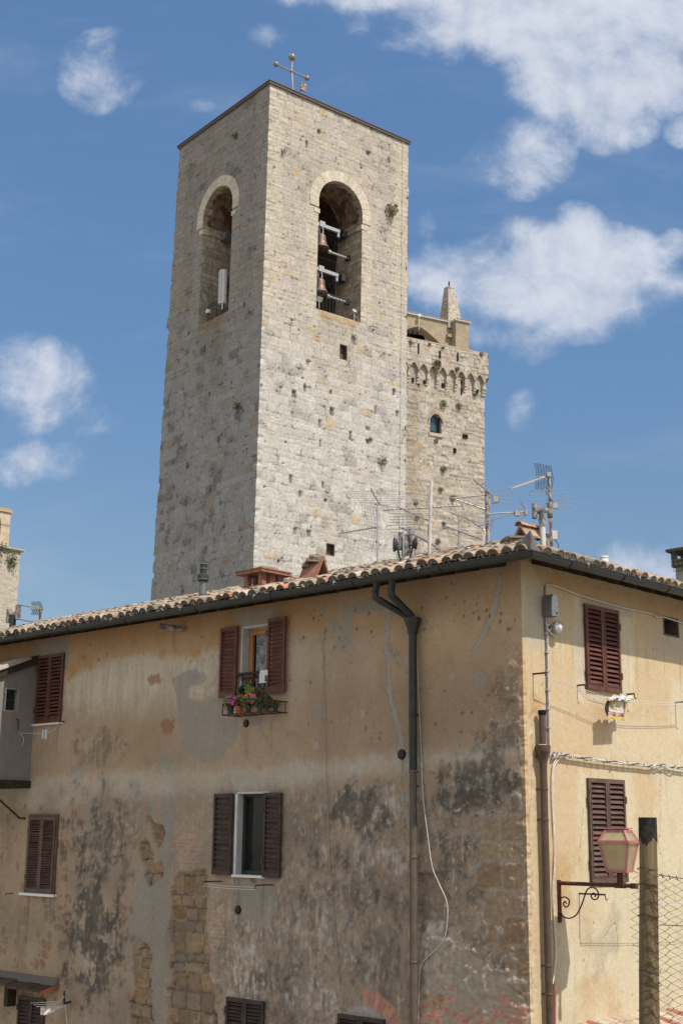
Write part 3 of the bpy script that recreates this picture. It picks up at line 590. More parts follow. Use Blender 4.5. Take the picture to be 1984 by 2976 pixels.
def paint_right(u, z):
    PR = lambda *pts: [FRR.px(d(*p)) for p in pts]
    n1 = fbm(u / 1.1, z / 1.1, 5, 101); n2 = fbm(u / .35, z / .35, 5, 102); n3 = fbm(u / .1, z / .1, 4, 103); n4 = fbm(u / .04, z / .04, 2, 108); st = fbm(u / .16, z / .9, 4, 104)
    wu = u + .05 * fbm(u / .3, z / .3, 4, 106); wz = z + .05 * fbm(u / .3 + 9, z / .3, 4, 107)
    def msk(pts, soft=.05, amp=.1): return sst(-sdpoly(wu, wz, PR(*pts), 1.6) + amp * n2 + amp * .4 * n3, -soft, soft)
    C = lit(222, 194, 153) * np.ones(u.shape + (3,)); D = .005 * n1 + .0025 * n3
    C = lerp(C, lit(228, 202, 160), sst(n1 + .4 * st, 0, .5) * .7); C = lerp(C, lit(214, 176, 130), sst(n2, .1, .6) * .35)
    pale = np.maximum.reduce([msk([(1318, 1370), (1345, 1370), (1345, 1595), (1430, 1600), (1425, 1400), (1450, 1400), (1455, 1630), (1320, 1610)], .08, .1), msk([(1325, 1770), (1450, 1770), (1470, 2060), (1440, 2150), (1300, 2060), (1335, 1990)], .12, .2),
                              msk([(1510, 1740), (1700, 1740), (1700, 2600), (1520, 2500), (1440, 2150), (1505, 2000)], .15, .25), msk([(1540, 1560), (1700, 1560), (1700, 1720), (1535, 1700)], .1, .2), msk([(1300, 2080), (1480, 2080), (1500, 2400), (1290, 2600), (1285, 2200)], .2, .3), msk([(1400, 1650), (1560, 1670), (1560, 1780), (1380, 1740)], .2, .3) * .7])
    C = lerp(C, lit(230, 213, 178), pale * .85); C = lerp(C, lit(214, 200, 172), pale * sst(n2 + .5 * st, .15, .5) * .55)
    gr = np.maximum.reduce([msk([(1205, 1330), (1248, 1345), (1250, 1500), (1205, 1480)], .05, .1) * .9, msk([(1330, 1370), (1450, 1400), (1450, 1420), (1330, 1395)], .03, .06), msk([(1498, 1440), (1570, 1440), (1580, 1520), (1505, 1500)], .1, .2) * .6, msk([(1318, 1400), (1338, 1400), (1338, 1560), (1322, 1560)], .04, .1) * .5])
    C = lerp(C, lit(196, 188, 168), gr * .8)
    och = np.maximum.reduce([msk([(1220, 1290), (1330, 1330), (1600, 1400), (1600, 1440), (1330, 1375), (1240, 1345)], .08, .1) * .8, msk([(1265, 1960), (1300, 1950), (1310, 2080), (1290, 2110), (1275, 2060)], .08, .25) * .7, msk([(1330, 2260), (1420, 2240), (1420, 2330), (1325, 2330)], .15, .3) * .6, msk([(1320, 2090), (1370, 2060), (1360, 2180), (1320, 2200)], .15, .3) * .4, msk([(1222, 1590), (1245, 1600), (1238, 1660), (1222, 1650)], .02, .1) * .8])
    C = lerp(C, lit(206, 158, 98), och * (.55 + .4 * n2))
    drip = fbm(u / .06, z / 1.6, 4, 141)
    C = lerp(C, lit(204, 182, 146), sst(drip + .4 * n1, .15, .5) * .4); C = lerp(C, lit(190, 172, 140), sst(drip, .1, .4) * msk([(1215, 1420), (1600, 1500), (1600, 1580), (1215, 1520)], .2, .2) * .5)
    C = lerp(C, lit(188, 164, 128), sst(n2 * .6 + n3 * .6 + st * .5, .42, .75) * .5)
    C = lerp(C, lit(150, 126, 96), sst(fbm(u / .02, z / .02, 2, 131) + .5 * n2, .62, .8) * .35)
    dirt = msk([(1340, 2150), (1430, 2080), (1420, 2160), (1370, 2240)], .1, .3) * .35; C = lerp(C, lit(170, 156, 134), dirt)
    edge = sst(.075 + .06 * n2 - u, 0, .03) * sst(9.35 - z, 0, .2) * sst(z - 6.6, -.5, .8)
    C = lerp(C, lit(210, 168, 112), edge * .45)
    for pts in ([(1218, 1640), (1224, 1760), (1214, 1900), (1222, 2020), (1216, 2140), (1222, 2300)], [(1340, 1860), (1332, 1930), (1330, 2000)], [(1385, 2150), (1412, 2120), (1420, 2180)], [(1513, 1740), (1516, 1850), (1512, 1960)]):
        l = sdline(wu + .03 * n3, wz, PR(*pts)); C = lerp(C, lit(140, 112, 80), sst(.010 - l, 0, .009) * .6); D = D - .01 * sst(.012 - l, 0, .01)
    flake = np.maximum(msk([(1214, 1650), (1232, 1640), (1228, 2360), (1214, 2360)], .02, .12) * sst(n2, -.1, .2), 0); D = D - .012 * flake; C = lerp(C, lit(226, 206, 172), flake * .5)
    rs = np.random.RandomState(6)
    for _ in range(40):
        c = FRR.px(d(rs.uniform(1230, 1560), rs.uniform(1480, 2340))); r = .022 * rs.uniform(.3, 1.2)
        k = sst(1 + .5 * n3 - np.hypot(u - c[0], z - c[1]) / r, 0, .3) * .7; C = lerp(C, lit(150, 122, 90), k); D = D - .01 * k
    C = C * (1 + .06 * n4 + .05 * n3)[..., None]
    return np.clip(C, .01, .8), D

def house_wall(F, us, zs, holes, paint, other_n, label, flip):
    u, z, keep, hd = wall_grid(us, zs, holes, .02)
    C, Dd = paint(u, z)
    Dd = Dd * sst(hd, .0, .06)
    w = sst(.10 - u, 0, .10); e = corner_profile(z)
    nA = Dd * (1 - w) + e * w
    P = F.O + u[..., None] * F.du + nA[..., None] * F.dn + z[..., None] * F.dz + (e * w)[..., None] * other_n
    o = sheet('wall', P, keep, C, M['plaster'], house, flip); o['label'] = label
    return o
ZS = [0, .8, 1.6, 2.3] + rng_(2.9, 10.46, .02)
house_wall(FL, rng_(0, 13.4, .02) + [14, 15, 16], ZS, HOLES_L, paint_left, NR, 'patched and stained ochre wall in the shade with mould, cement repairs and bare stone', True)
house_wall(FRR, rng_(0, 4.7, .02) + [6, 8, 10, 12], ZS, HOLES_R, paint_right, NL, 'sunlit cream wall with two closed shutters', False)
mb = MB(); mb.col = shd(120, 100, 76)
# rear walls of the L-shaped building, and eaves-height ceiling
p = lambda a, b, z: KC + a * DL + b * DR + np.array([0, 0, z])
for (a0, b0, a1, b1) in ((16, 0, 16, 7), (16, 7, 7, 7), (7, 7, 7, 12), (7, 12, 0, 12)):
    mb.add([p(a0, b0, 0), p(a1, b1, 0), p(a1, b1, 10.45), p(a0, b0, 10.45)], [(3, 2, 1, 0)])
mb.build('wall', M['plaster'], house)['label'] = 'plain rear walls'

# ---- roof
SL_, SR_ = .295, .37                             # pitches of the two slopes
def eave_pt(a, b, z):                            # a, b = inset from the left and right eave lines
    return KC + (OVH - a) * NL + (OVH - b) * NR + np.array([0, 0, z])
ortho = NL @ NR
FEL = Fr(KC + OVH * NL, DL, NL); FER = Fr(KC + OVH * NR, DR, NR)   # u, n<0 is inset
U0L = -OVH; RD = 4.6
mbd = MB(); mbd.col = (.05, .04, .03)
RDR = RD * SL_ / SR_
def slab(F, s, r2, u_end, other):
    hip = r2 * s / other
    A = [F.p(-OVH, 0, ZEAVE), F.p(u_end, 0, ZEAVE), F.p(u_end, -r2, ZEAVE + r2 * s), F.p(-OVH + hip, -r2, ZEAVE + r2 * s)]
    return A
AL = slab(FEL, SL_, RD, 16.6, SR_); AR = slab(FER, SR_, RDR, 12.6, SL_)
for A in (AL, AR):
    mbd.extr(A, (0, 0, -.035))
ridge_z = ZEAVE + RD * SL_
zt = ZEAVE + RD * SL_
mbd.add([FEL.p(16.6, -RD, zt), FEL.p(-OVH + RDR, -RD, zt), FEL.p(-OVH + 2 * RDR, -2 * RD, ZEAVE), FEL.p(16.6, -2 * RD, ZEAVE)], [(0, 1, 2, 3)])
mbd.add([FER.p(12.6, -RDR, zt), FER.p(-OVH + RD, -RDR, zt), FER.p(-OVH + 2 * RD, -2 * RDR, ZEAVE), FER.p(12.6, -2 * RDR, ZEAVE)], [(3, 2, 1, 0)])
roof_cols = [lit(192, 176, 154), lit(180, 164, 142), lit(166, 152, 134), lit(204, 188, 166), lit(186, 154, 128), lit(150, 138, 120), lit(196, 174, 148), lit(136, 126, 108)]
orange = [lit(200, 146, 112), lit(190, 134, 104), lit(204, 158, 128)]
rt_ = random.Random(3)
def coppo(mb, P, dv, xv, wv, L, r0, r1, col, fill, convex=1, thick=.016):
    n = 6; vs = []; cs = []
    for (t, r) in ((0, r0), (1, r1)):
        for th in (0, thick):
            for k in range(n + 1):
                a = pi * k / n
                vs.append(P + dv * L * t + xv * (-(r - th) * cos(a)) + wv * convex * ((r - th) * sin(a) * .82 + (0 if convex > 0 else 0)))
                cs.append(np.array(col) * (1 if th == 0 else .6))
    m = n + 1; fs = []
    for k in range(n):
        fs += [(k, k + 1, 2 * m + k + 1, 2 * m + k), (m + k + 1, m + k, 3 * m + k, 3 * m + k + 1), (k + 1, k, m + k, m + k + 1)]
    mb.add(vs, fs, cs)
    if fill:
        b = [P + dv * .004 + xv * (-(r0 - thick * .8) * cos(pi * k / n)) + wv * ((r0 - thick * .8) * sin(pi * k / n) * .82) for k in range(n + 1)]
        mb.add(b, [tuple(range(n + 1))], np.array(lit(120, 108, 92)) * rt_.uniform(.7, 1.15))
def lay(F, s, u_end, other, seed, mossy, rdp):
    mb = MB(); R = random.Random(seed)
    dv = N(-F.dn + s * np.array([0, 0, 1])); xv = F.du; wv = N(np.cross(dv, xv)); wv = wv if wv[2] > 0 else -wv
    pitch = .215; u = -OVH + .1; 
    while u < u_end:
        rmax = min(rdp, (u + OVH) * other / s)
        L = .42; ex = .33; i = 0; r = -.07 + R.uniform(-.05, .04); uu = u + R.uniform(-.022, .022)
        while r < rmax - .05:
            base = F.p(uu + R.uniform(-.008, .008), -r, ZEAVE + .02 + r * s)
            hot = R.random() < (.1 if not mossy else .12)
            c = np.array(R.choice(orange if hot else roof_cols)) * R.uniform(.8, 1.12)
            tw = R.uniform(-.1, .1); dvv = N(dv + tw * xv)
            coppo(mb, base + wv * (.045 + R.uniform(-.01, .018)), dvv, xv, wv, min(L, rmax - r + .1), .098 + R.uniform(-.006, .008), .078, c, i == 0)
            if r + .1 < rmax:
                c2 = np.array(R.choice(roof_cols)) * R.uniform(.75, 1.0)
                base2 = F.p(uu + pitch / 2, -r + .0, ZEAVE + .02 + r * s)
                coppo(mb, base2 + wv * .075, dv, xv, wv, L, .085, .098, c2, False, -1)
            r += ex + R.uniform(-.015, .015); i += 1
        u += pitch + R.uniform(-.012, .012)
    return mb
roof = mbd.build('roof', M['darkwood'], house)
lay(FEL, SL_, 16.4, SR_, 4, False, RD).build('roof_tiles', M['tile'], roof)
o = lay(FER, SR_, 12.4, SL_, 5, True, RDR).build('roof_tiles', M['tile'], roof); o['label'] = 'tiles of the slope above the sunlit wall'
# hip tiles
mb = MB(); hv = None
p0 = eave_pt(.05, .05 * SL_ / SR_, ZEAVE); p1 = eave_pt(RD, RD * SL_ / SR_, ZEAVE + RD * SL_)
hd_ = N(p1 - p0); hx = N(np.cross(hd_, (0, 0, 1))); hw = np.cross(hx, hd_); hw = hw if hw[2] > 0 else -hw
t = .4
while t < np.linalg.norm(p1 - p0):
    coppo(mb, p0 + hd_ * t + hw * .1, hd_, hx, hw, .42, .11, .09, np.array(rt_.choice(roof_cols)) * rt_.uniform(.8, 1.05), False); t += .34
mb.build('hip_tiles', M['tile'], roof)
# rafters and soffit boards
for F, ue, k in ((FL, 16, 0), (FRR, 12, 1)):
    u = .25
    s = (SL_, SR_)[k]
    while u < (13.4 if k == 0 else 5.5):
        mb = MB(); c8 = []
        for z0 in (0, 1):
            for (uu, n) in ((u, -.05), (u + .09, -.05), (u + .09, OVH - .06), (u, OVH - .06)):
                zz = ZEAVE + (OVH - n) * s - .045 - (.11 if z0 == 0 else 0) + (.03 if n > 0 and z0 == 0 else 0)
                c8.append(F.p(uu, n, zz))
        mb.hexa(c8); mb.build('rafter', M['darkwood'], house); u += .46 + rt_.uniform(-.02, .02)
# ---- gutters
def gutter(F, u_end, mat, label, joints):
    mb = MB(); r = .082; prof = []
    for k in range(11):
        a = pi * k / 10; prof.append((OVH + .085 - r * cos(a), ZEAVE - .01 - r * sin(a)))
    inner = [(n * 1.0, z) for n, z in prof]
    prof2 = [(OVH + .085 - (r - .006) * cos(pi * k / 10), ZEAVE - .01 - (r - .006) * sin(pi * k / 10)) for k in range(11)]
    A = [F.p(-n, n, z) for n, z in prof] + [F.p(u_end, n, z) for n, z in prof]
    B = [F.p(-n, n, z) for n, z in prof2] + [F.p(u_end, n, z) for n, z in prof2]
    m = 11; fs = [(k, k + 1, m + k + 1, m + k) for k in range(m - 1)]
    mb.add(A, fs); mb.add(B, [f[::-1] for f in fs])
    mb.add([A[0], A[m], B[m], B[0]], [(0, 1, 2, 3)]); mb.add([A[m - 1], A[2 * m - 1], B[2 * m - 1], B[m - 1]], [(0, 1, 2, 3)])
    mb.tube([F.p(-prof[-1][0], prof[-1][0], prof[-1][1]), F.p(u_end, prof[-1][0], prof[-1][1])], .011, 6)
    mb.tube([F.p(-prof[-1][0], OVH + .085, ZEAVE - .01 - r), F.p(u_end, OVH + .085, ZEAVE - .01 - r)], .004, 4)
    g_ = mb.build('gutter', mat, house, True); g_['label'] = label
    for u in joints:
        mj = MB(); pts = [F.p(u, n + (n - OVH - .085) * .05, z + (z - ZEAVE) * .04) for n, z in prof]
        mj.tube(pts, .009, 5); mj.build('gutter_joint', mat, g_)
    for u in joints:
        mj = MB(); c = F.p(u + .35, OVH + .17, ZEAVE + .0); mj.obox(c, F.du * .02, F.dn * .014, np.array([0, 0, 1]) * .012); mj.obox(c + F.du * .012 + np.array([0, 0, -.02]), F.du * .005, F.dn * .008, np.array([0, 0, 1]) * .022)
        mj.build('gutter_clip', M['steel'], g_)
gutter(FL, 16.4, M['green'], 'dark green half-round gutter of the shaded front', [.9, 2.55, 4.3, 6.1, 8.0, 9.7, 11.4, 13.0])
gutter(FRR, 12.4, M['green'], 'grey-green half-round gutter above the sunlit wall', [.25, 1.55, 2.75, 4.2])
mb = MB(); cz = ZEAVE + .0
cp = FL.p(-(OVH + .085), OVH + .085, cz); mb2 = None
a1 = cp - NR * 0 + DL * .30; b1 = cp + DR * .24; ap = cp + np.array([0, 0, .3]) + (DL + DR) * .03
mb.extr([cp, a1, ap], (DL + DR) * .01); mb.extr([cp, ap, b1], (DL + DR) * .01)
mb.build('corner_flashing', M['leadroof'], roof)

# ---- shutters and windows
def leaf(F, u0, u1, z0, z1, n0, mat, ns, parent, name='shutter', th=.042, hinge=0):
    mb = MB(); st_, rb, rtp = .05, .085, .06
    mb.box(F, u0, u0 + st_, n0, n0 + th, z0, z1); mb.box(F, u1 - st_, u1, n0, n0 + th, z0, z1)
    mb.box(F, u0 + st_, u1 - st_, n0 + .001, n0 + th - .001, z0, z0 + rb); mb.box(F, u0 + st_, u1 - st_, n0 + .001, n0 + th - .001, z1 - rtp, z1)
    H = (z1 - rtp) - (z0 + rb); pch = H / ns
    for i in range(ns):
        zb = z0 + rb + i * pch
        zb += rt_.gauss(0, .0025); tl_ = rt_.gauss(0, .004)
        a = [(n0 + th - .004 + tl_, zb + .004), (n0 + th - .004, zb + .012), (n0 + .006, zb + pch * .72 + .006), (n0 + .002, zb + pch * .72)]
        mb.extr([F.p(u0 + st_, n, z) for n, z in a], F.du * (u1 - u0 - 2 * st_))
    mb.box(F, u0 + st_ - .012, u0 + st_, n0 + th, n0 + th + .006, z0 + rb - .01, z1 - rtp + .01); mb.box(F, u1 - st_, u1 - st_ + .012, n0 + th, n0 + th + .006, z0 + rb - .01, z1 - rtp + .01)
    mb.box(F, u0 + st_, u1 - st_, n0 + th, n0 + th + .006, z0 + rb - .012, z0 + rb); mb.box(F, u0 + st_, u1 - st_, n0 + th, n0 + th + .006, z1 - rtp, z1 - rtp + .012)
    if hinge:
        uh = u0 if hinge < 0 else u1
        for f in (.2, .8):
            zz = z0 + (z1 - z0) * f; mb.box(F, uh - .02, uh + .02, n0 + th * .5, n0 + th + .012, zz - .05, zz + .05)
    return mb.build(name, mat, parent)
def recess(F, h, depth, mat, parent, name='reveal'):
    u0, u1, z0, z1 = h; mb = MB(); t = .03
    mb.box(F, u0 - t, u0, -depth, .004, z0 - t, z1 + t); mb.box(F, u1, u1 + t, -depth, .004, z0 - t, z1 + t)
    mb.box(F, u0, u1, -depth, .003, z0 - t, z0); mb.box(F, u0, u1, -depth, .003, z1, z1 + t)
    return mb.build(name, mat, parent)
def back(F, h, n, mat, parent, name='pane'):
    u0, u1, z0, z1 = h; mb = MB(); mb.box(F, u0, u1, n - .02, n, z0, z1); return mb.build(name, mat, parent)
def window(label):
    o = MB(); return o
def win_root(F, h, mat, depth, label, bk):
    w = back(F, h, -depth, bk, house, 'window'); w['label'] = label; return w
def closed(F, h, mat, ns, label, mg=.045, frame=None, sill=None, depth=.14, mid=0):
    u0, u1, z0, z1 = h; w = win_root(F, h, mat, depth, label, M['dark']); recess(F, h, depth, M['dark'], w)
    U0, U1, Z0, Z1 = u0 - mg, u1 + mg, z0 - mg, z1 + mg
    if frame:
        mb = MB(); f = .05
        mb.box(F, U0 - f, U0 - .003, 0, .03, Z0 - f * .2, Z1 + f); mb.box(F, U1 + .003, U1 + f, 0, .03, Z0 - f * .2, Z1 + f); mb.box(F, U0 - .003, U1 + .003, 0, .029, Z1 + .003, Z1 + f); mb.build('frame', mat, w)
    um = (U0 + U1) / 2
    leaf(F, U0, um - .003, Z0, Z1, .006, mat, ns, w, hinge=-1); leaf(F, um + .003, U1, Z0, Z1, .006, mat, ns, w, hinge=1)
    if sill: mb = MB(); mb.box(F, U0 - .12, U1 + .12, -.02, .09, Z0 - .05, Z0 - .004); mb.build('sill', M['white'], w)
    return w
closed(FL, HOLES_L['ul'], M['shutter'], 17, 'closed maroon shutters beside the grey bay', sill=None)
mb = MB(); h = HOLES_L['ul']; mb.box(FL, h[0] - .08, h[1] + .1, 0, .06, h[2] - .085, h[2] - .05); mb.build('sill', M['white'], house)
closed(FL, HOLES_L['ll'], M['shutter2'], 30, 'closed brown shutters in a brown frame above a thin white sill', frame=True, sill=True)
closed(FL, HOLES_L['bl'], M['shutter3'], 13, 'closed brown shutters under the small tiled canopy')
closed(FL, HOLES_L['bm'], M['shutter3'], 15, 'closed dark shutters under the rough brick arch')
closed(FL, HOLES_L['br'], M['shutter3'], 15, 'closed dark shutters under the red brick relieving arch')
closed(FRR, HOLES_R['ru'], M['shutter'], 16, 'closed maroon shutters half in the shadow of the eaves')
closed(FRR, HOLES_R['rl'], M['shutter2'], 18, 'closed brown shutters behind the street lantern')
h = HOLES_R['vent']; w = win_root(FRR, h, None, .35, 'small square opening high under the eaves', M['dark']); recess(FRR, h, .35, M['brownboard'], w)

# upper window with open shutters, wooden casement and lace curtain
h = HOLES_L['mu']; u0, u1, z0, z1 = h
w = win_root(FL, h, None, .25, 'open upper window with wooden frame, lace curtain and maroon shutters folded back', M['dark']); recess(FL, h, .25, M['whitewash'], w)
mb = MB(); f = .05; n0 = -.20
um_ = u1 - .47
for a, b in ((u1 - f, u1), (um_, um_ + .075), (um_ - .085, um_ - .01), (u0, u0 + f)): mb.box(FL, a, b, n0, n0 + .05, z0, z1)
mb.box(FL, u0 + f, u1 - f, n0, n0 + .045, z1 - f, z1); mb.box(FL, u0 + f, u1 - f, n0, n0 + .045, z0, z0 + .1)
mb.box(FL, u1 - f - .045, u1 - f - .004, n0 + .01, n0 + .06, z0 + .1, z1 - f); mb.box(FL, um_ + .08, u1 - f - .045, n0 + .01, n0 + .058, z1 - f - .05, z1 - f); mb.box(FL, um_ + .08, u1 - f - .045, n0 + .01, n0 + .058, z0 + .1, z0 + .17)
mb.build('frame', M['wood'], w)
mb = MB(); K = 30; ca, cb = um_ + .07, u1 - f - .1
for k in range(K):
    a, b = ca + (cb - ca) * k / K, ca + (cb - ca) * (k + 1) / K; na, nb = n0 + .012 + .012 * sin(k * 1.3), n0 + .012 + .012 * sin((k + 1) * 1.3)
    mb.add([FL.p(a, na, z0 + .1), FL.p(b, nb, z0 + .1), FL.p(b, nb, z1 - f), FL.p(a, na, z1 - f)], [(0, 1, 2, 3)])
mb.build('curtain', M['curtain'], w)
a = FL.rect(511, 1442, 549, 1602); leaf(FL, a[0], a[1] - .0, a[2], a[3], .03, M['shutter'], 16, w, hinge=-1)
a = FL.rect(622, 1420, 662, 1592); leaf(FL, a[0], a[1], a[2], a[3], .05, M['shutter'], 16, w, hinge=1)
# little wrought-iron balustrade
mb = MB(); rz = z0 + .42; A_ = FL.p(u1 + .06, .05, rz); B_ = FL.p(u0 - .02, .05, rz)
mb.tube([A_, B_], .028, 8); mb.tube([FL.p(u1, .05, z0 + .04), FL.p(u0, .05, z0 + .04)], .012, 6)
def spiral(F, cu, cz, n, r, turns, a0, sgn, steps=22):
    return [F.p(cu + sgn * r * (1 - t / steps * .85) * cos(a0 + 2 * pi * turns * t / steps), n, cz + r * (1 - t / steps * .85) * sin(a0 + 2 * pi * turns * t / steps)) for t in range(steps + 1)]
for cu in np.linspace(u0 + .12, u1 - .12, 4):
    for sg in (-1, 1):
        mb.tube(spiral(FL, cu + sg * .05, z0 + .1, .05, .05, 1.4, pi, sg), .008, 5); mb.tube(spiral(FL, cu + sg * .05, rz - .07, .05, .04, 1.3, pi, sg), .008, 5)
        mb.tube([FL.p(cu, .05, z0 + .13), FL.p(cu + sg * .06, .05, z0 + .2), FL.p(cu + sg * .05, .05, z0 + .28), FL.p(cu, .05, rz - .04)], .009, 5)
mb.build('balustrade', M['blackiron'], w)

# lower window with open shutters and a dark pane
h = HOLES_L['ml']; u0, u1, z0, z1 = h
w = win_root(FL, h, None, .16, 'open lower window with dark glass and brown shutters folded back', M['darkglass']); recess(FL, h, .16, M['whitewash'], w)
mb = MB(); mb.box(FL, u0, u0 + .04, -.16, -.11, z0, z1); mb.box(FL, u1 - .045, u1, -.16, -.11, z0, z1); mb.box(FL, u0 + .04, u1 - .045, -.16, -.111, z0, z0 + .06); mb.box(FL, u0 + .04, u1 - .045, -.16, -.111, z1 - .05, z1); mb.build('frame', M['darkmetal'], w)
mb = MB(); mb.box(FL, u0 - .02, u1 + .06, -.1, .05, z0 - .04, z0 - .003); mb.build('sill', M['white'], w)
mb = MB(); mb.box(FL, u1 + .003, u1 + .05, -.02, .02, z0 - .04, z1); mb.build('jamb', M['white'], w)
a = FL.rect(496, 1823, 538, 2009); leaf(FL, a[0], a[1], a[2], a[3], .03, M['shutter3'], 14, w, hinge=-1)
a = FL.rect(611, 1821, 650, 2016); leaf(FL, a[0], a[1], a[2], a[3], .03, M['shutter3'], 15, w, hinge=1)

# ------------------------------------------------------------------ the bell tower
TL = hdir((-2200, 2392)); TR = hdir((5890, 2476))
NB = at_depth((736, 1645), 50.0); NT = at_depth((785, 241), 50.0)
tz = (NT - NB) / (NT[2] - NB[2]); N0 = NB - tz * NB[2]
NTL = N(np.cross(TL, tz)); NTL = NTL if NTL[1] < 0 else -NTL
NTR = N(np.cross(TR, tz)); NTR = NTR if NTR[1] < 0 else -NTR
FTL = Fr(N0, TL, NTL, tz); FTR = Fr(N0, TR, NTR, tz)
ZT = 37.33; WR = 7.8
def WLz(z): return 7.6 - .5 * np.clip((z - 14) / 23.4, 0, 1.0)
TOWER = thing('bell_tower', 'tall square stone bell tower with round-arched openings and a cross on its flat roof', 'tower', N0)
zo = zoom(450, 100, .5102)
class Arch:
    def __init__(s, u0, u1, sill, crown):
        s.u0, s.u1, s.sill = u0, u1, sill; s.r = (u1 - u0) / 2; s.cu = (u0 + u1) / 2; s.sp = crown - s.r
    def sd(s, u, z):
        dz = np.where(z > s.sp, np.hypot(u - s.cu, z - s.sp) - s.r, np.maximum(np.abs(u - s.cu) - s.r, s.sill - z)); return dz
    def outline(s, k=20, grow=0.0, sill=None):
        z0 = s.sill if sill is None else sill; r = s.r + grow
        return [(s.cu - r, z0)] + [(s.cu - r * cos(pi * i / k), s.sp + r * sin(pi * i / k)) for i in range(k + 1)] + [(s.cu + r, z0)]
_a = FTR.px(zo(915, 1560)); _b = FTR.px(zo(1171, 1640)); _c = FTR.px(zo(1178, 1065)); _t = FTR.px(zo(1020, 827))
AR_ = Arch(_a[0] + .03, _b[0], (_a[1] + _b[1]) / 2, _t[1])
_a2 = FTL.px(zo(250, 1660)); _b2 = FTL.px(zo(421, 1575)); _t2 = FTL.px(zo(408, 843)); _a3 = FTL.px(zo(262, 1300)); _b3 = FTL.px(zo(437, 1100))
AL_ = Arch((_b2[0] + _b3[0]) / 2, (_a2[0] + _a3[0]) / 2, (_a2[1] + _b2[1]) / 2, _t2[1])
def holes_t(side):
    if side == 'R': return [FTR.rect(781, 793, 796, 825), FTR.rect(750, 1250, 767, 1275)]
    return []
def tower_paint(F, u, z, W, side, arch):
    s = 200 if side == 'R' else 300
    n1 = fbm(u / 2.5, z / 2.5, 4, s + 1); n2 = fbm(u / .6, z / .6, 4, s + 2); n3 = fbm(u / .16, z / .16, 4, s + 3); n4 = fbm(u / .09, z / .09, 2, s + 4)
    lowz = sst(30 - z + 2 * n1, 0, 6)
    quoin = sst(np.maximum(.75 - u, u - (W - .75)) + .35 * n2 + .5 * (hsh(np.floor(z / .24), 4, 8) - .5), -.08, .08) * sst(z - 26 + n1, 0, 2)
    jam = sst(.6 - (np.abs(u - arch.cu) - arch.r) + .2 * n2, -.1, .1) * sst(z - arch.sill, -.2, .2) * sst(arch.sp + .3 - z, -.1, .1)
    h1, h2, h3, dj = masonry(u, z, .3, .52, s, .05, .45)
    g1, g2, g3, gj = masonry(u, z, .2, .75, s + 50, .02, .35)
    q = np.maximum(quoin, jam * .9) > .5
    h1 = np.where(q, g1, h1); h2 = np.where(q, g2, h2); h3 = np.where(q, g3, h3); dj = np.where(q, gj, dj)
    lg = lit
    A = lerp(lg(203, 190, 172) * np.ones(u.shape + (3,)), lg(212, 204, 190), lowz)
    C = A * (.9 + .18 * h1)[..., None]
    C = lerp(C, lg(206, 176, 134), sst(h2, .955, .965) * .65); C = lerp(C, lg(196, 186, 178), sst(h3, .6, .9) * .4)
    C = lerp(C, lg(226, 212, 186), np.maximum(quoin, jam) * .6 * (.6 + .4 * h1))
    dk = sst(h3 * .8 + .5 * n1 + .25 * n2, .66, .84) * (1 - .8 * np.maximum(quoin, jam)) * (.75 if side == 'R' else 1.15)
    C = lerp(C, lg(156, 151, 144), np.clip(dk, 0, 1) * .55)
    pit = sst(n4 + .35 * n3 + .28 * dk, .5, .62)
    C = lerp(C, lg(98, 90, 80), pit * .55)
    big = sst(n3 + .3 * n2 + .18 * dk, .5, .58); C = lerp(C, lg(74, 66, 56), big * .55)
    mo = sst(.028 - dj, -.004, .016)
    C = lerp(C, lerp(lg(188, 172, 146), lg(204, 196, 180), lowz), mo * .55); hol = mo * sst(n2 + .6 * n3, .12, .4); C = lerp(C, lg(120, 108, 92), hol * .65)
    C = lerp(C, lg(176, 164, 146), sst(n1 + .5 * n2, .1, .6) * .35)
    D = .011 * (h1 - .5) + .009 * (h2 - .5) + .009 * n3 + .012 * n2 - .009 * mo - .012 * pit - .05 * big - .02 * hol
    D = D * (1 - .4 * np.maximum(quoin, jam))
    # damp streaks below sills, putlog holes and chipped corners
    rs = np.random.RandomState(s)
    if side == 'R':
        marks = [(845, 352), (893, 368), (735, 972), (762, 945), (850, 1012), (736, 1018), (805, 1000), (668, 1100), (742, 1115), (678, 1220), (710, 1225), (866, 1245), (845, 1355 - 340), (760, 900), (905, 900), (862, 942), (700, 890), (845, 985), (912, 950), (748, 1150), (690, 1135), (676, 905), (705, 332), (733, 302), (640, 1290), (600, 885)]
    else:
        marks = [(540, 312), (500, 560), (545, 935), (500, 1010), (430, 1070), (470, 800), (420, 950), (560, 700), (480, 905), (410, 830)]
    for x, y in marks:
        c = F.px(d(x, y)); w_, h_ = rs.uniform(.05, .12), rs.uniform(.08, .2)
        k = sst(1 - np.maximum(np.abs(u - c[0]) / w_, np.abs(z - c[1]) / h_) + .4 * n3, 0, .25) * rs.uniform(.7, 1)
        C = lerp(C, lg(96, 84, 70), k * .75); D = D - .09 * k
    for _ in range(70):
        cu, cz_ = rs.uniform(.2, W.max() - .2), rs.uniform(15, 37); r = rs.uniform(.02, .065)
        m = (abs(u - cu) < .4) & (abs(z - cz_) < .4)
        k = sst(1 - np.hypot(u[m] - cu, (z[m] - cz_) * 1.3) / r + .8 * n3[m], 0, .4); C[m] = lerp(C[m], lg(82, 76, 68), k * .7); D[m] -= .07 * k
    och = sst(.9 - np.abs(u - arch.cu) / arch.r * .9 + .4 * n2, 0, .3) * sst(arch.sill - z + .15 * n2, 0, .06) * sst(z - arch.sill + .42 + .3 * n2, 0, .2)
    C = lerp(C, lg(196, 166, 122), och * .75)
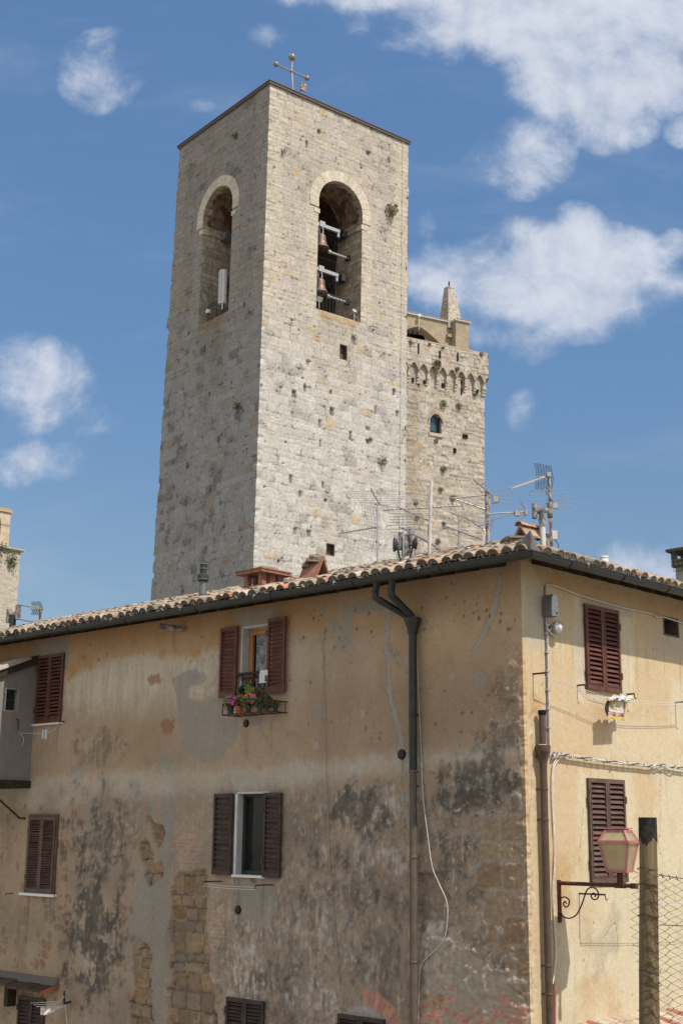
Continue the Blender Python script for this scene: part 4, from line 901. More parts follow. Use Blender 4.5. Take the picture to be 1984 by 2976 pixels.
    stn = sst(1 - np.abs(u - arch.cu) / (arch.r * 1.3) + .5 * n2, 0, .5) * sst(arch.sill - z, 0, .3) * sst(z - arch.sill + 5 + 2 * n2, 0, 4)
    C = lerp(C, C * np.array([.86, .82, .76]), stn * (.6 if side == 'R' else 1))
    if side == 'L': C = C * np.array([.6, .62, .645])   # shaded face coloured darker and greyer, its shade put into the stone colour
    return np.clip(C, .01, .75), D
def tower_edge(z):
    zi = np.floor(z / .3); e = .05 * (hsh(zi, zi * 0 + 2, 5) - .5) + .05 * fbm(z / .5, z * 0, 3, 501) + .12 * np.minimum(0, fbm(z / .35, z * 0 + 5, 3, 502) - .05)
    return e
def tower_face(F, side, arch, other_n, flip):
    U0 = np.concatenate([np.arange(0, 7.8, .042)]) / 7.8; U0[-1] = 1.0
    Z = np.array([0, 5, 10] + rng_(13.5, ZT, .042) + [ZT])
    s_, z = np.meshgrid(U0, Z)
    W = (WR * np.ones_like(z)) if side == 'R' else WLz(z)
    u = s_ * W
    for h in holes_t(side):                    # snap the grid to the little windows
        for e in h[:2]: j = np.argmin(abs(u[500] - e)); u[:, j] = e
        for e in h[2:]: j = np.argmin(abs(z[:, 0] - e)); z[j, :] = e
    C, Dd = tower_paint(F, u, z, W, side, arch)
    sd = arch.sd(u, z)
    uc = (u[:-1, :-1] + u[1:, 1:]) / 2; zc = (z[:-1, :-1] + z[1:, 1:]) / 2
    keep = arch.sd(uc, zc) > 0
    hd = np.maximum(sd, 0)
    for a, b, c, e in holes_t(side):
        keep &= ~((uc > a) & (uc < b) & (zc > c) & (zc < e))
        hd = np.minimum(hd, np.hypot(np.maximum(np.maximum(a - u, u - b), 0), np.maximum(np.maximum(c - z, z - e), 0)))
    near = (np.abs(sd) < .04)
    ep = .002; gu = (arch.sd(u + ep, z) - arch.sd(u - ep, z)) / (2 * ep); gz = (arch.sd(u, z + ep) - arch.sd(u, z - ep)) / (2 * ep)
    u = np.where(near, u - sd * gu, u); z = np.where(near, z - sd * gz, z)
    Dd = Dd * sst(hd, 0, .1)
    Dd = Dd * sst(W - u, 0, .02)
    w = sst(.35 - u, 0, .35); e = tower_edge(z)
    nA = Dd * (1 - w) + e * w
    wf = sst(u - W + .3, 0, .3)
    ef = .07 * fbm(z / .4, z * 0 + 9, 4, 510 + (side == 'R')) - .1 * sst(fbm(z / .5, z * 0 + 2, 3, 520 + (side == 'R')), .22, .35) + .06 * (hsh(np.floor(z / .3), 1, 6) - .5)
    if side == 'L':                            # the far corner has a ledge and two bites in its outline
        zl = FTL.px(zo(80, 1640))[1]; zb = FTL.px(d(365, 1120))[1]; zc_ = FTL.px(d(350, 1285))[1]
        ef = ef + .13 * sst(.3 - np.abs(z - zl), 0, .1) - .16 * sst(.3 - np.abs(z - zb), 0, .25) - .12 * sst(.18 - np.abs(z - zc_), 0, .1)
    u = u + ef * wf
    P = F.O + u[..., None] * F.du + nA[..., None] * F.dn + z[..., None] * F.dz + (e * w)[..., None] * other_n
    o = sheet('wall', P, keep, C, M['stone'], TOWER, flip, False)
    o['label'] = 'sunlit stone face' if side == 'R' else 'shaded stone face'
    return o
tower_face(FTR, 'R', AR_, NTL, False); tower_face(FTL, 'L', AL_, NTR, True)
# far sides, belfry interior
mb = MB(); mb.col = lit(196, 182, 160)
def tp(a, b, z): return N0 + tz * z + TL * a + TR * b
for z0, z1 in ((0, ZT),):
    a0, a1 = WLz(z0) - .04, WLz(z1) - .04; w = WR - .04
    mb.add([tp(a0, 0, z0), tp(a0, w, z0), tp(a1, w, z1), tp(a1, 0, z1)], [(0, 1, 2, 3)]); mb.add([tp(a0, w, z0), tp(0, w, z0), tp(0, w, z1), tp(a1, w, z1)], [(0, 1, 2, 3)])
mb.build('wall', M['stone'], TOWER)['label'] = 'stone faces turned away'
TH = 1.7
def reveal(F, arch, side):
    pts = arch.outline(24); pts.append(pts[0]); dense = []
    for a, b in zip(pts[:-1], pts[1:]):
        m = max(1, int(hypot(b[0] - a[0], b[1] - a[1]) / .05)); dense += [(a[0] + (b[0] - a[0]) * t / m, a[1] + (b[1] - a[1]) * t / m) for t in range(m)]
    dense.append(pts[-1]); A = np.array(dense); dep = np.arange(0, TH + .01, .05)
    lenp = np.concatenate([[0], np.cumsum(np.hypot(*np.diff(A, axis=0).T))])
    nn, ii = np.meshgrid(-dep, np.arange(len(A))); uu = A[ii, 0]; zz = A[ii, 1]; ll = lenp[ii]
    h1, h2, h3, dj = masonry(nn, np.where(zz < arch.sp, zz, ll), .3, .5, 77 + (side == 'R'), .03, .4); n3 = fbm(nn / .25, ll / .25, 4, 91); n1 = fbm(nn / .9, ll / .9, 3, 92)
    C = lit(200, 184, 160) * (.72 + .45 * h1)[..., None]; C = lerp(C, lit(150, 130, 108), sst(.03 - dj, -.01, .02) * .6); C = lerp(C, lit(130, 112, 92), sst(n3 + .5 * n1, .05, .45) * .5)
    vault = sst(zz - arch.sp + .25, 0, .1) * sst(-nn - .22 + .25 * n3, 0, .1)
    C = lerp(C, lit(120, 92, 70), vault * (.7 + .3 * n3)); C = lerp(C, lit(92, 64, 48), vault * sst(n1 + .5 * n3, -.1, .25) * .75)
    c = np.array([arch.cu, (arch.sill + arch.sp) / 2]); off = .02 * (h2 - .5) + .02 * n3 - .015 * sst(.03 - dj, 0, .02); off = off * sst(-nn, 0, .1)
    rad = np.stack([uu - c[0], zz - c[1]], -1); rad /= np.linalg.norm(rad, axis=-1, keepdims=True)
    P = F.O + (uu + off * rad[..., 0])[..., None] * F.du + nn[..., None] * F.dn + (zz + off * rad[..., 1])[..., None] * F.dz
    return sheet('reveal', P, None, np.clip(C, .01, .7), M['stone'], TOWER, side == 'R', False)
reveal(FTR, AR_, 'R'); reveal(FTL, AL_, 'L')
ch = MB(); ch.col = lit(132, 108, 86)
zc0, zc1 = min(AR_.sill, AL_.sill) - .05, AR_.sp + AR_.r + .9
for fl in ((0, 1), (1, 0)): pass
def chq(pts): ch.add(pts, [(0, 1, 2, 3)])
a0, a1, b0, b1 = TH, 5.6, TH, 6.3
chq([tp(a0, b0, zc0), tp(a1, b0, zc0), tp(a1, b1, zc0), tp(a0, b1, zc0)]); chq([tp(a0, b0, zc1), tp(a0, b1, zc1), tp(a1, b1, zc1), tp(a1, b0, zc1)])
chq([tp(a1, b0, zc0), tp(a1, b0, zc1), tp(a1, b1, zc1), tp(a1, b1, zc0)]); chq([tp(a0, b1, zc0), tp(a1, b1, zc0), tp(a1, b1, zc1), tp(a0, b1, zc1)])
for F, arch, e0, e1 in ((FTR, AR_, a0, 7.2), (FTL, AL_, a0, 7.0)):
    o_ = arch.outline(16); n = -TH
    L_ = [(e0, zc0), (arch.cu - arch.r, zc0)]
    ch.add([F.p(e0, n, zc0), F.p(arch.u0, n, zc0), F.p(arch.u0, n, arch.sp), F.p(e0, n, arch.sp)], [(0, 1, 2, 3)]); ch.add([F.p(arch.u1, n, zc0), F.p(e1, n, zc0), F.p(e1, n, arch.sp), F.p(arch.u1, n, arch.sp)], [(0, 1, 2, 3)])
    top = o_[1:-1]
    for (ua, za), (ub, zb) in zip(top[:-1], top[1:]): ch.add([F.p(ua, n, za), F.p(ub, n, zb), F.p(ub, n, zc1), F.p(ua, n, zc1)], [(0, 1, 2, 3)])
    ch.add([F.p(e0, n, arch.sp), F.p(arch.u0, n, arch.sp), F.p(arch.u0, n, zc1), F.p(e0, n, zc1)], [(0, 1, 2, 3)]); ch.add([F.p(arch.u1, n, arch.sp), F.p(e1, n, arch.sp), F.p(e1, n, zc1), F.p(arch.u1, n, zc1)], [(0, 1, 2, 3)])
ch.build('belfry_chamber', M['stone'], TOWER)
# archivolts, imposts, sills
for F, arch, nm in ((FTR, AR_, 'R'), (FTL, AL_, 'L')):
    mb = MB(); K = 21; R = random.Random(8)
    a_lo = -.28
    for i in range(K):
        t0 = a_lo + (pi - 2 * a_lo) * i / K; t1 = a_lo + (pi - 2 * a_lo) * (i + 1) / K - .006; r0, r1 = arch.r + .004, arch.r + .46 + .03 * R.random()
        n1 = .02 + .012 * R.random(); q = []
        for n in (-.05, n1):
            for (r, t) in ((r0, t0), (r0, t1), (r1, t1), (r1, t0)):
                cx = arch.cu - r * cos(t); cz = arch.sp + r * sin(t)
                if t < 0: cx = arch.cu - r; cz = arch.sp + t * arch.r
                if t > pi: cx = arch.cu + r; cz = arch.sp - (t - pi) * arch.r
                q.append(F.p(cx, n, cz))
        c = lit(226, 212, 186) * R.uniform(.86, 1.06)
        mb.hexa(q, c)
    mb.build('archivolt', M['stone'], TOWER)
    mb = MB(); zi = arch.sp - .62
    mb.box(F, arch.u0 - .25, arch.u0 + .06, -.3, .025, zi, zi + .2, lit(222, 208, 182)); mb.box(F, arch.u0 - .02, arch.u0 + .07, -TH, -.29, zi + .02, zi + .17, lit(196, 180, 156))
    mb.build('impost', M['stone'], TOWER); mb = MB()
    mb.box(F, arch.u1 - .06, arch.u1 + .25, -.3, .025, zi, zi + .2, lit(222, 208, 182)); mb.box(F, arch.u1 - .07, arch.u1 + .02, -TH, -.29, zi + .02, zi + .17, lit(196, 180, 156))
    mb.build('impost', M['stone'], TOWER)
for h in holes_t('R'):
    w = back(FTR, h, -.22, M['brownboard'], TOWER, 'window'); recess(FTR, h, .22, M['brownboard'], w)
# roof slab and cross
mb = MB(); ov = .08
c4 = [tp(-ov, -ov, ZT - .02), tp(WLz(ZT) + ov, -ov, ZT - .02), tp(WLz(ZT) + ov, WR + ov, ZT - .02), tp(-ov, WR + ov, ZT - .02)]
mb.extr(c4, (0, 0, .11), (.1, .085, .075)); ov = .11
c4 = [tp(-ov, -ov, ZT + .093), tp(WLz(ZT) + ov, -ov, ZT + .093), tp(WLz(ZT) + ov, WR + ov, ZT + .093), tp(-ov, WR + ov, ZT + .093)]
mb.extr(c4, (0, 0, .03), (.14, .11, .1)); apx = tp(3.5, 3.95, ZT + .9); mb.add([p + np.array([0, 0, .03]) for p in c4] + [apx], [(0, 1, 4), (1, 2, 4), (2, 3, 4), (3, 0, 4)], (.12, .1, .09))
mb.build('roof', M['paint'], TOWER)
Yc = apx[1]
zq = lambda x, y: at_depth(zo(x, y), Yc)
base = zq(777, 310); topb = zq(781, 130); cxx = zq(779, 210); lb = zq(685, 184); rb_ = zq(872, 235)
half = np.linalg.norm(lb - rb_) / 2
# the arms run parallel to the sunlit face
hdv = TR
cross = MB(); cross.tube([apx - np.array([0, 0, .3]), cxx, np.array([cxx[0], cxx[1], topb[2]])], .045, 8)
k = (rb_ - cxx); 
def solve_arm(q):                              # point on the arm line through the crossing seen at pixel q
    A = np.stack([hdv, -ray(q)], 1); s_ = np.linalg.lstsq(A, CAMP - cxx, rcond=None)[0]; return cxx + hdv * s_[0]
lA, rA = solve_arm(zo(685, 184)), solve_arm(zo(872, 235))
cross.tube([lA, rA], .038, 8); cr = cross.build('cross', M['gold'], TOWER)
top_ = np.array([cxx[0], cxx[1], topb[2]])
for P, r in ((lA, .125), (rA, .125), (top_, .17), (cxx, .085)):
    b = MB(); b.ball(P, r, 10); 
    if r > .1:
        for k in range(8): b.tube([P + r * 1.0 * np.array([sin(t) * cos(k * pi / 4), sin(t) * sin(k * pi / 4), cos(t)]) for t in np.linspace(.3, pi - .3, 7)], .012, 4)
    b.build('ball', M['gold'], cr, True)
Y2 = apx[1] - 1.0
pp = at_depth(zo(846, 300), Y2); b0_ = at_depth(zo(808, 332), Y2)
mb = MB(); mb.tube([b0_ - np.array([0, 0, .3]), b0_, pp - np.array([0, 0, .1])], .03, 6); mb.obox(pp, TR * .15, NTR * .03, np.array([0, 0, .2]))
tag(mb.build('reflector', M['rustmast']), 'small rusty square plate on a short arm at the tower roof edge', 'sign')

# railings
def railing(F, arch, n, label, q0, q1, ht):
    mb = MB(); ua, ub = arch.u0 + .02, arch.u1 - q1
    z0 = arch.sill; mb.tube([F.p(ua, n, z0 + ht), F.p(ub, n, z0 + ht)], .02, 6); mb.tube([F.p(ua, n, z0 + .08), F.p(ub, n, z0 + .08)], .012, 5)
    K = 12
    for i in range(K + 1): mb.tube([F.p(ua + (ub - ua) * i / K, n, z0), F.p(ua + (ub - ua) * i / K, n, z0 + ht)], .011, 5)
    o = mb.build('railing', M['darkmetal'], TOWER); o['label'] = label
railing(FTR, AR_, -.25, 'thin metal railing across the sunlit opening', 0, .25, .95)
railing(FTL, AL_, -.3, 'thin metal railing across the shaded opening', 0, .25, .95)
# bells on their beams
z10 = zoom(880, 480, .2126)
def bell(qc, qtop, qbot, qb0, qb1, label):
    n = -.85
    P = FTR.P(z10(*qtop), n); B = FTR.P(z10(*qbot), n); H = P[2] - B[2]; R = H * .56
    t = thing('bell', label, 'bell', P - np.array([0, 0, H]), 'bells in the belfry')
    mb = MB(); base = np.array([P[0], P[1], P[2] - H])
    prof = [(R * 1.0, 0), (R * .97, .04 * H), (R * .84, .14 * H), (R * .7, .3 * H), (R * .62, .5 * H), (R * .58, .72 * H), (R * .54, .86 * H), (R * .44, .95 * H), (R * .2, 1.0 * H)]
    mb.lathe(base, (0, 0, 1), prof, 24); 
    mb.lathe(base + np.array([0, 0, .02]), (0, 0, 1), [(R * .93, -.021), (R * .85, .02), (R * .75, .04)], 24)
    mb.build('body', M['bronze'], t, True)
    mb = MB(); mb.tube([base + np.array([0, 0, .6 * H]), base + np.array([.03, 0, -.06 * H])], .03, 6); mb.ball(base + np.array([.03, 0, -.04 * H]), .06, 8); mb.build('clapper', M['darkmetal'], t)
    mb = MB()
    for s1 in (-.12, .12): mb.tube([P + TR * s1 * .6, P + TR * s1 + np.array([0, 0, .16]), P + TR * s1 * .8 + np.array([0, 0, .3])], .022, 5)
    for s1 in (-.12, .12): mb.tube([P + NTR * s1 * .6, P + NTR * s1 + np.array([0, 0, .16]), P + NTR * s1 * .8 + np.array([0, 0, .3])], .022, 5)
    mb.build('hanger', M['steel'], t)
    mb = MB(); c = P + np.array([0, 0, .42]); l = FTR.px(z10(*qb1), n)[0] - FTR.px(z10(*qtop), n)[0]
    mb.obox(c + TR * (l / 2 - .45), TR * (l / 2 + .45), NTR * .06, np.array([0, 0, .075])); mb.obox(c + np.array([0, 0, .03]), TR * .14, NTR * .1, np.array([0, 0, .13])); mb.obox(c + TR * (l - .06) + np.array([0, 0, -.17]), TR * .05, NTR * .04, np.array([0, 0, .1]))
    mb.build('headstock', M['headstock'], t)
    w = MB(); wc = c + TR * (l + .06) + np.array([0, 0, -.2]) - NTR * .35
    pts = [wc + .3 * (cos(a) * NTR + sin(a) * np.array([0, 0, 1])) for a in np.linspace(0, 2 * pi, 25)]; w.tube(pts, .015, 4)
    for a in range(4): w.tube([wc, pts[a * 6]], .01, 4)
    w.build('wheel', M['darkmetal'], t)
    hm = MB(); hb = base + TR * (R + .02) + np.array([0, 0, -.02]); hm.ball(hb + TR * .08, .09, 8); hm.tube([hb, hb + TR * .25], .05, 7); hm.tube([hb + TR * .25, hb + TR * 1.1], .045, 7)
    hm.build('striker', M['headstock'], t, True)
    mt = MB(); mt.obox(hb + TR * 1.1, TR * .08, NTR * .1, np.array([0, 0, .1])); mt.build('striker_motor', M['darkmetal'], t)
bell((255, 1040), (250, 945), (250, 1140), (190, 860), (495, 985), 'upper bronze bell hanging from a white beam in the sunlit arch')
bell((240, 1650), (235, 1555), (235, 1750), (180, 1450), (475, 1570), 'lower bronze bell behind the railing of the sunlit arch')
# dark iron beams across the belfry
for q, ll in (((640, 1025), 'upper'), ((600, 1610), 'lower')):
    u_, z_ = FTR.px(z10(*q), -1.3); mb = MB(); mb.box(FTR, AR_.u0 - .5, AR_.u1 + .1, -2.3, -2.1, z_ - .15, z_ + .15); mb.box(FTR, AR_.u1 - .35, AR_.u1 - .1, -2.2, -.9, z_ - .16, z_ + .12)
    mb.build('beam', M['darkmetal'], TOWER)
    mb = MB(); mb.box(FTL, AL_.u0 + .1, AL_.u1 - .5, -1.9, -1.65, z_ - .2, z_ + .1); mb.box(FTL, AL_.u1 - .45, AL_.u1 + .0, -1.7, -.9, z_ - .2, z_ + .12); mb.build('beam', M['greyflue'], TOWER)
u_, z_ = FTR.px(z10(560, 1370), -1.0); mb = MB(); mb.tube([FTR.p(AR_.u0, -1.0, z_), FTR.p(AR_.u1 - .6, -1.0, z_), FTR.p(AR_.u1 - .6, -1.0, AR_.sill)], .02, 5); mb.tube([FTR.p(AR_.u0, -1.05, z_ + .04), FTR.p(AR_.u1 - .6, -1.05, z_ + .03)], .015, 5)
mb.build('support_rail', M['darkmetal'], TOWER)

# aerial panel and cameras in the openings
z11 = zoom(560, 480, .2126)
def up1(h): return np.array([0, 0, h])
n = -.12
a = FTL.P(z11(398, 1450), n); b = FTL.P(z11(396, 1890), n); H = a[2] - b[2]
t = thing('panel_antenna', 'tall pale panel antenna standing in the shaded arch', 'antenna', b - up1(.4))
mb = MB(); sgn = -TL; R = .17
mb.extr([b + NTL * .1 * sin(x) * 1.1 + TL * R * cos(x) for x in np.linspace(0, pi, 9)] + [b + TL * -R * .95 - NTL * .12, b + TL * R * .95 - NTL * .12], up1(H)); mb.build('panel', M['white'], t, True)
mb = MB()
for i in range(26): mb.obox(b + NTL * .105 + up1(.06 + (H - .1) * i / 26), TL * .13, NTL * .012, up1(.008))
for i in range(-2, 3): mb.obox(b + NTL * .11 + TL * i * .055 + up1(H / 2), TL * .005, NTL * .008, up1(H / 2 - .04))
mb.build('ribs', M['pvc'], t)
mb = MB(); mb.tube([b - up1(.45) - NTL * .05, b + up1(H * .9) - NTL * .2], .04, 7); mb.tube([b - up1(.12) + TL * .05, b + up1(.02)], .03, 6); mb.build('mast', M['darkmetal'], t)
mb = MB(); mb.tube([b - up1(.3) - TL * .1 + NTL * .03, b + up1(0) - TL * .1 + NTL * .03], .03, 6); mb.build('connector', M['white'], t)
c = FTL.P(z11(214, 2010), -.1); t = thing('dome_camera', 'small white dome camera on a bracket low in the shaded arch', 'camera', c - up1(.1))
mb = MB(); mb.lathe(c, (0, 0, 1), [(.1, -.05), (.12, 0), (.1, .1), (.03, .14)], 14); mb.build('housing', M['white'], t, True)
mb = MB(); mb.ball(c - up1(.05), .085, 8); mb.build('dome', M['glass'], t, True)
mb = MB(); mb.tube([c + up1(.14), c + up1(.22), c + up1(.24) - TL * .5 - NTL * .1], .02, 5); mb.build('bracket', M['darkmetal'], t)
c = FTR.P(z10(700, 1995), -.1); t = thing('floodlight', 'small grey floodlight on the right end of the belfry sill', 'floodlight', c - up1(.4), 'floodlights on the belfry sill')
mb = MB(); mb.obox(c, TR * .1, N(NTR + up1(.5)) * .04, N(np.cross(TR, N(NTR + up1(.5)))) * .08); mb.build('lamp_head', M['steel'], t)
mb = MB(); mb.tube([c, c - up1(.3), c - up1(.42)], .02, 5); mb.tube([c - up1(.22), c - up1(.24) + TR * .22, c - up1(.4) + TR * .24], .018, 5); mb.build('stand', M['steel'], t)
c = FTR.P(z10(222, 1830), -.05); t = thing('floodlight', 'small grey floodlight on the left end of the belfry sill', 'floodlight', c - up1(.4), 'floodlights on the belfry sill')
mb = MB(); mb.obox(c, TR * .14, N(NTR - up1(.6)) * .04, N(np.cross(TR, N(NTR - up1(.6)))) * .1); mb.build('lamp_head', M['steel'], t); mb = MB(); mb.tube([c, c - up1(.42)], .02, 5); mb.build('stand', M['steel'], t)
# lightning conductor down the sunlit face
mb = MB(); us = [FTR.px(zo(1383, y))[0] for y in (640, 1700)]; zz = [ZT, FTR.px(zo(1383, 1700))[1]]
pts = [FTR.p(WR - .36 + .015 * sin(i * 1.7), .05, ZT - i * .5) for i in range(0, 50)]; mb.tube(pts, .012, 4)
for i in range(1, 16): mb.obox(FTR.p(WR - .36, .03, ZT - i * 1.5), TR * .03, NTR * .03, up1(.02))
tag(mb.build('lightning_cable', M['cable']), 'thin lightning conductor running down the sunlit tower face', 'cable')

# ------------------------------------------------------------------ the far tower, right
z2 = zoom(1100, 780, .3827)
DB = -hdir((8600, 2505)); Bc0 = at_depth(d(1112, 1255), 85.0); Bc1 = at_depth(d(1112, 880), 85.0)
bz = (Bc1 - Bc0) / (Bc1[2] - Bc0[2]); BO = Bc0 - bz * Bc0[2]
NBk = N(np.cross(DB, bz)); NBk = NBk if NBk[1] < 0 else -NBk
FB = Fr(BO, DB, NBk, bz)
far = thing('far_tower', 'far stone tower with a corbelled parapet, a plastered loggia and a stone pinnacle on top', 'tower', BO)
PN = .2
zpt = FB.px(z2(830, 655), PN)[1]; upar = FB.px(z2(831, 700), PN)[0]; zcb = FB.px(z2(800, 900), 0)[1]
hw = [FB.px(z2(x, y)) for x, y in ((390, 1105), (475, 1105), (390, 1252), (475, 1255))]
HB = ((hw[1][0] + hw[3][0]) / 2, (hw[0][0] + hw[2][0]) / 2, (hw[2][1] + hw[3][1]) / 2, (hw[0][1] + hw[1][1]) / 2)
def far_paint(u, z, s=700):
    n1 = fbm(u / 3, z / 3, 4, s); n2 = fbm(u / .8, z / .8, 4, s + 1); n3 = fbm(u / .2, z / .2, 4, s + 2)
    h1, h2, h3, dj = masonry(u, z, .26, .5, s, .06, .45)
    C = lit(204, 191, 172) * (.82 + .3 * h1)[..., None]; C = lerp(C, lit(192, 178, 154), sst(n1 + .5 * n2, 0, .5) * .5)
    C = lerp(C, lit(150, 140, 124), sst(n2 + n3 * .6 + n1 * .5, .25, .7) * .55); C = lerp(C, lit(208, 172, 126), sst(h2, .975, .98) * .8)
    mo = sst(.045 - dj, -.01, .03); C = lerp(C, lit(132, 116, 94), mo * sst(h3 + n3, .35, .9) * .75)
    return C, (.05 * (h1 - .5) + .025 * n3 - .035 * mo * sst(h3 + n3, .2, .8))
def far_sheet(u0, u1, z0, z1, n, cell, keepf=None, adj=None, name='wall'):
    U = np.append(np.arange(u0, u1, cell), u1); Z = np.append(np.arange(z0, z1, cell), z1)
    if adj:
        for e in adj[:2]: U[np.argmin(abs(U - e))] = e
        for e in adj[2:]: Z[np.argmin(abs(Z - e))] = e
    u, z = np.meshgrid(U, Z); C, Dd = far_paint(u, z); 
    uc = (u[:-1, :-1] + u[1:, 1:]) / 2; zc = (z[:-1, :-1] + z[1:, 1:]) / 2
    keep = np.ones(uc.shape, bool) if keepf is None else keepf(uc, zc)
    st = sst(1.2 - np.abs(u - 5.6 + .5 * fbm(z / 2, z * 0, 3, 77)), 0, 1.2) * sst(zpt - 1 - z, 0, 1)
    C = lerp(C, lit(150, 138, 116), st * .4)
    ed = sst(u - u0, 0, .05); Dd = Dd * ed; us = u + (1 - sst(u - u0, 0, .3)) * .1 * fbm(z / .5, z * 0 + 2, 3, 78)
    P = FB.O + us[..., None] * FB.du + (n + Dd)[..., None] * FB.dn + z[..., None] * FB.dz
    return sheet(name, P, keep, np.clip(C, .01, .75), M['stone'], far, False, False)
cu = (HB[0] + HB[1]) / 2; rr = (HB[1] - HB[0]) / 2
far_sheet(0, 14, 8, zpt - .2, 0, .08, lambda u, z: ~((u > HB[0]) & (u < HB[1]) & (z > HB[2]) & (z < HB[3] - .35 * ((u - cu) / rr) ** 2)), HB)
apex = [FB.px(z2(x, y), PN) for x, y in ((268, 716), (340, 731), (410, 745), (483, 758), (555, 771), (627, 783), (697, 796), (767, 808))]
sp_ = (apex[0][0] - apex[7][0]) / 7; za = np.mean([a[1] for a in apex]); uA = apex[7][0]
def corb(u, z):
    k = ((u - uA) / sp_ + .5) % 1 - .5; w = abs(k) * sp_; hw_ = sp_ * .43
    return ~((w < hw_) & (z < za - (w / hw_) ** 1.7 * .42) | (z < za - .8))
far_sheet(upar, 14, za - 1.15, zpt, PN, .05, corb, name='parapet')
mb = MB(); mb.col = lit(196, 180, 154)
mb.box(FB, upar, 14, -.35, PN - .02, zpt, zpt + .1); mb.box(FB, upar, 14, -.3, -.25, za - .2, zpt)
mb.add([FB.p(upar, 0, zcb + .35), FB.p(upar, PN, zcb + .5), FB.p(upar, PN, zpt), FB.p(upar, -9, zpt), FB.p(upar, -9, zcb + .4)], [(0, 1, 2, 3, 4)])
mb.build('parapet_coping', M['stone'], far)
k = -1
while uA + (k + .5) * sp_ < 13:
    mb = MB(); mb.col = lit(206, 190, 164); u0 = uA + (k + .5) * sp_; w = sp_ * .11
    if k == -1: w = .14; u0 = max(u0, upar + w)
    for i, (nn, zb, zt_) in enumerate(((PN + .02, za - .95, za - .7), (PN * .7, za - 1.15, za - .94), (PN * .4, za - 1.35, za - 1.14))): mb.box(FB, u0 - w, u0 + w, -.02, nn, zb, zt_)
    mb.build('corbel', M['stone'], far)
    mb = MB(); mb.col = lit(198, 182, 156); uc = uA + (k + 1) * sp_; h_ = sp_ * .43; pr = [(-h_ * 1.12 + h_ * 2.24 * i / 12) for i in range(13)]
    for a, b in zip(pr[:-1], pr[1:]):
        fz = lambda w: za + .03 - abs(w / h_) ** 1.7 * .42
        mb.hexa([FB.p(uc + a, 0, fz(a)), FB.p(uc + b, 0, fz(b)), FB.p(uc + b, PN + .03, fz(b)), FB.p(uc + a, PN + .03, fz(a)), FB.p(uc + a, 0, fz(a) + .1), FB.p(uc + b, 0, fz(b) + .1), FB.p(uc + b, PN + .03, fz(b) + .1), FB.p(uc + a, PN + .03, fz(a) + .1)])
    mb.build('corbel_arch', M['stone'], far); k += 1
# putlog slots
for i, (x, y, w, h) in enumerate(((258, 848, .14, .3), (343, 863, .14, .24), (485, 888, .16, .26), (747, 935, .16, .26), (627, 905, .08, 1.0), (598, 672, .08, .6), (300, 612, .08, .7), (655, 1276, .36, .26), (575, 1384, .2, .3), (449, 720, .4, .3), (462, 655, .1, .5), (664, 2132, .2, .25))):
    n = PN if y < 760 else 0; u, z = FB.px(z2(x, y), n); mb = MB(); mb.box(FB, u - w / 2, u + w / 2, n - .1, n + .065, z - h / 2, z + h / 2); mb.build('slot', M['dark'], far)
# its window
w = back(FB, HB, -.3, M['glassblue'], far, 'window'); w['label'] = 'arched blue-grey window'
mb = MB(); mb.box(FB, HB[0] - .02, HB[0] + .12, -.3, -.02, HB[2], HB[3] - .2); mb.box(FB, HB[1] - .04, HB[1] + .02, -.3, -.05, HB[2], HB[3] - .2); mb.box(FB, HB[0] + .12, HB[1] - .04, -.28, -.24, HB[2] + .18, HB[2] + .22); mb.build('frame', M['darkmetal'], w)
mb = MB(); mb.box(FB, HB[0] - .1, HB[1] + .1, -.3, .09, HB[2] - .22, HB[2], lit(206, 190, 162)); mb.build('sill', M['stone'], w); mb = MB(); K = 9
for i in range(K):
    a = -rr - .15 + (2 * rr + .3) * i / K; b = -rr - .15 + (2 * rr + .3) * (i + 1) / K - .02; fz = lambda q: HB[3] - .35 * (q / rr) ** 2
    mb.hexa([FB.p(cu + a, -.3, fz(a)), FB.p(cu + b, -.3, fz(b)), FB.p(cu + b, .07, fz(b)), FB.p(cu + a, .07, fz(a)), FB.p(cu + a, -.3, fz(a) + .3), FB.p(cu + b, -.3, fz(b) + .3), FB.p(cu + b, .07, fz(b) + .3), FB.p(cu + a, .07, fz(a) + .3)], lit(200, 182, 154) * rt_.uniform(.85, 1.05))
mb.build('surround', M['stone'], w)
# loggia
LN = -1.3; PNn = -.7
lr = FB.px(z2(685, 500), PNn)[0]; lm = FB.px(z2(584, 500), PNn)[0]; zlt = FB.px(z2(685, 418), PNn)[1]
mb = MB(); mb.col = lit(184, 166, 138)
mb.box(FB, lr, lm, -4, PNn, zpt - .3, zlt); 
ax_, az_ = FB.px(z2(303, 442), LN); sx_, sz_ = FB.px(z2(482, 592), LN); half_ = ax_ - sx_
U = []; K = 18
prof = [(ax_ - half_ * i / K, az_ - (az_ - sz_ + .0) * (1 - (1 - (i / K)) ** 1.0) ** 1.45) for i in range(K + 1)]
for sg in (1, -1):
    for (ua, za_), (ub, zb_) in zip(prof[:-1], prof[1:]):
        a = ax_ + sg * (ua - ax_); b = ax_ + sg * (ub - ax_)
        q = [FB.p(a, LN, za_), FB.p(b, LN, zb_), FB.p(b, LN, zlt), FB.p(a, LN, zlt)]; mb.add(q, [(0, 1, 2, 3)]); mb.add([FB.p(a, LN, za_), FB.p(b, LN, zb_), FB.p(b, LN - .7, zb_), FB.p(a, LN - .7, za_)], [(0, 1, 2, 3)])
mb.add([FB.p(sx_, LN, zpt - .4), FB.p(lm - .05, LN, zpt - .4), FB.p(lm - .05, LN, zlt), FB.p(sx_, LN, zlt)], [(0, 1, 2, 3)]); e_ = ax_ + half_
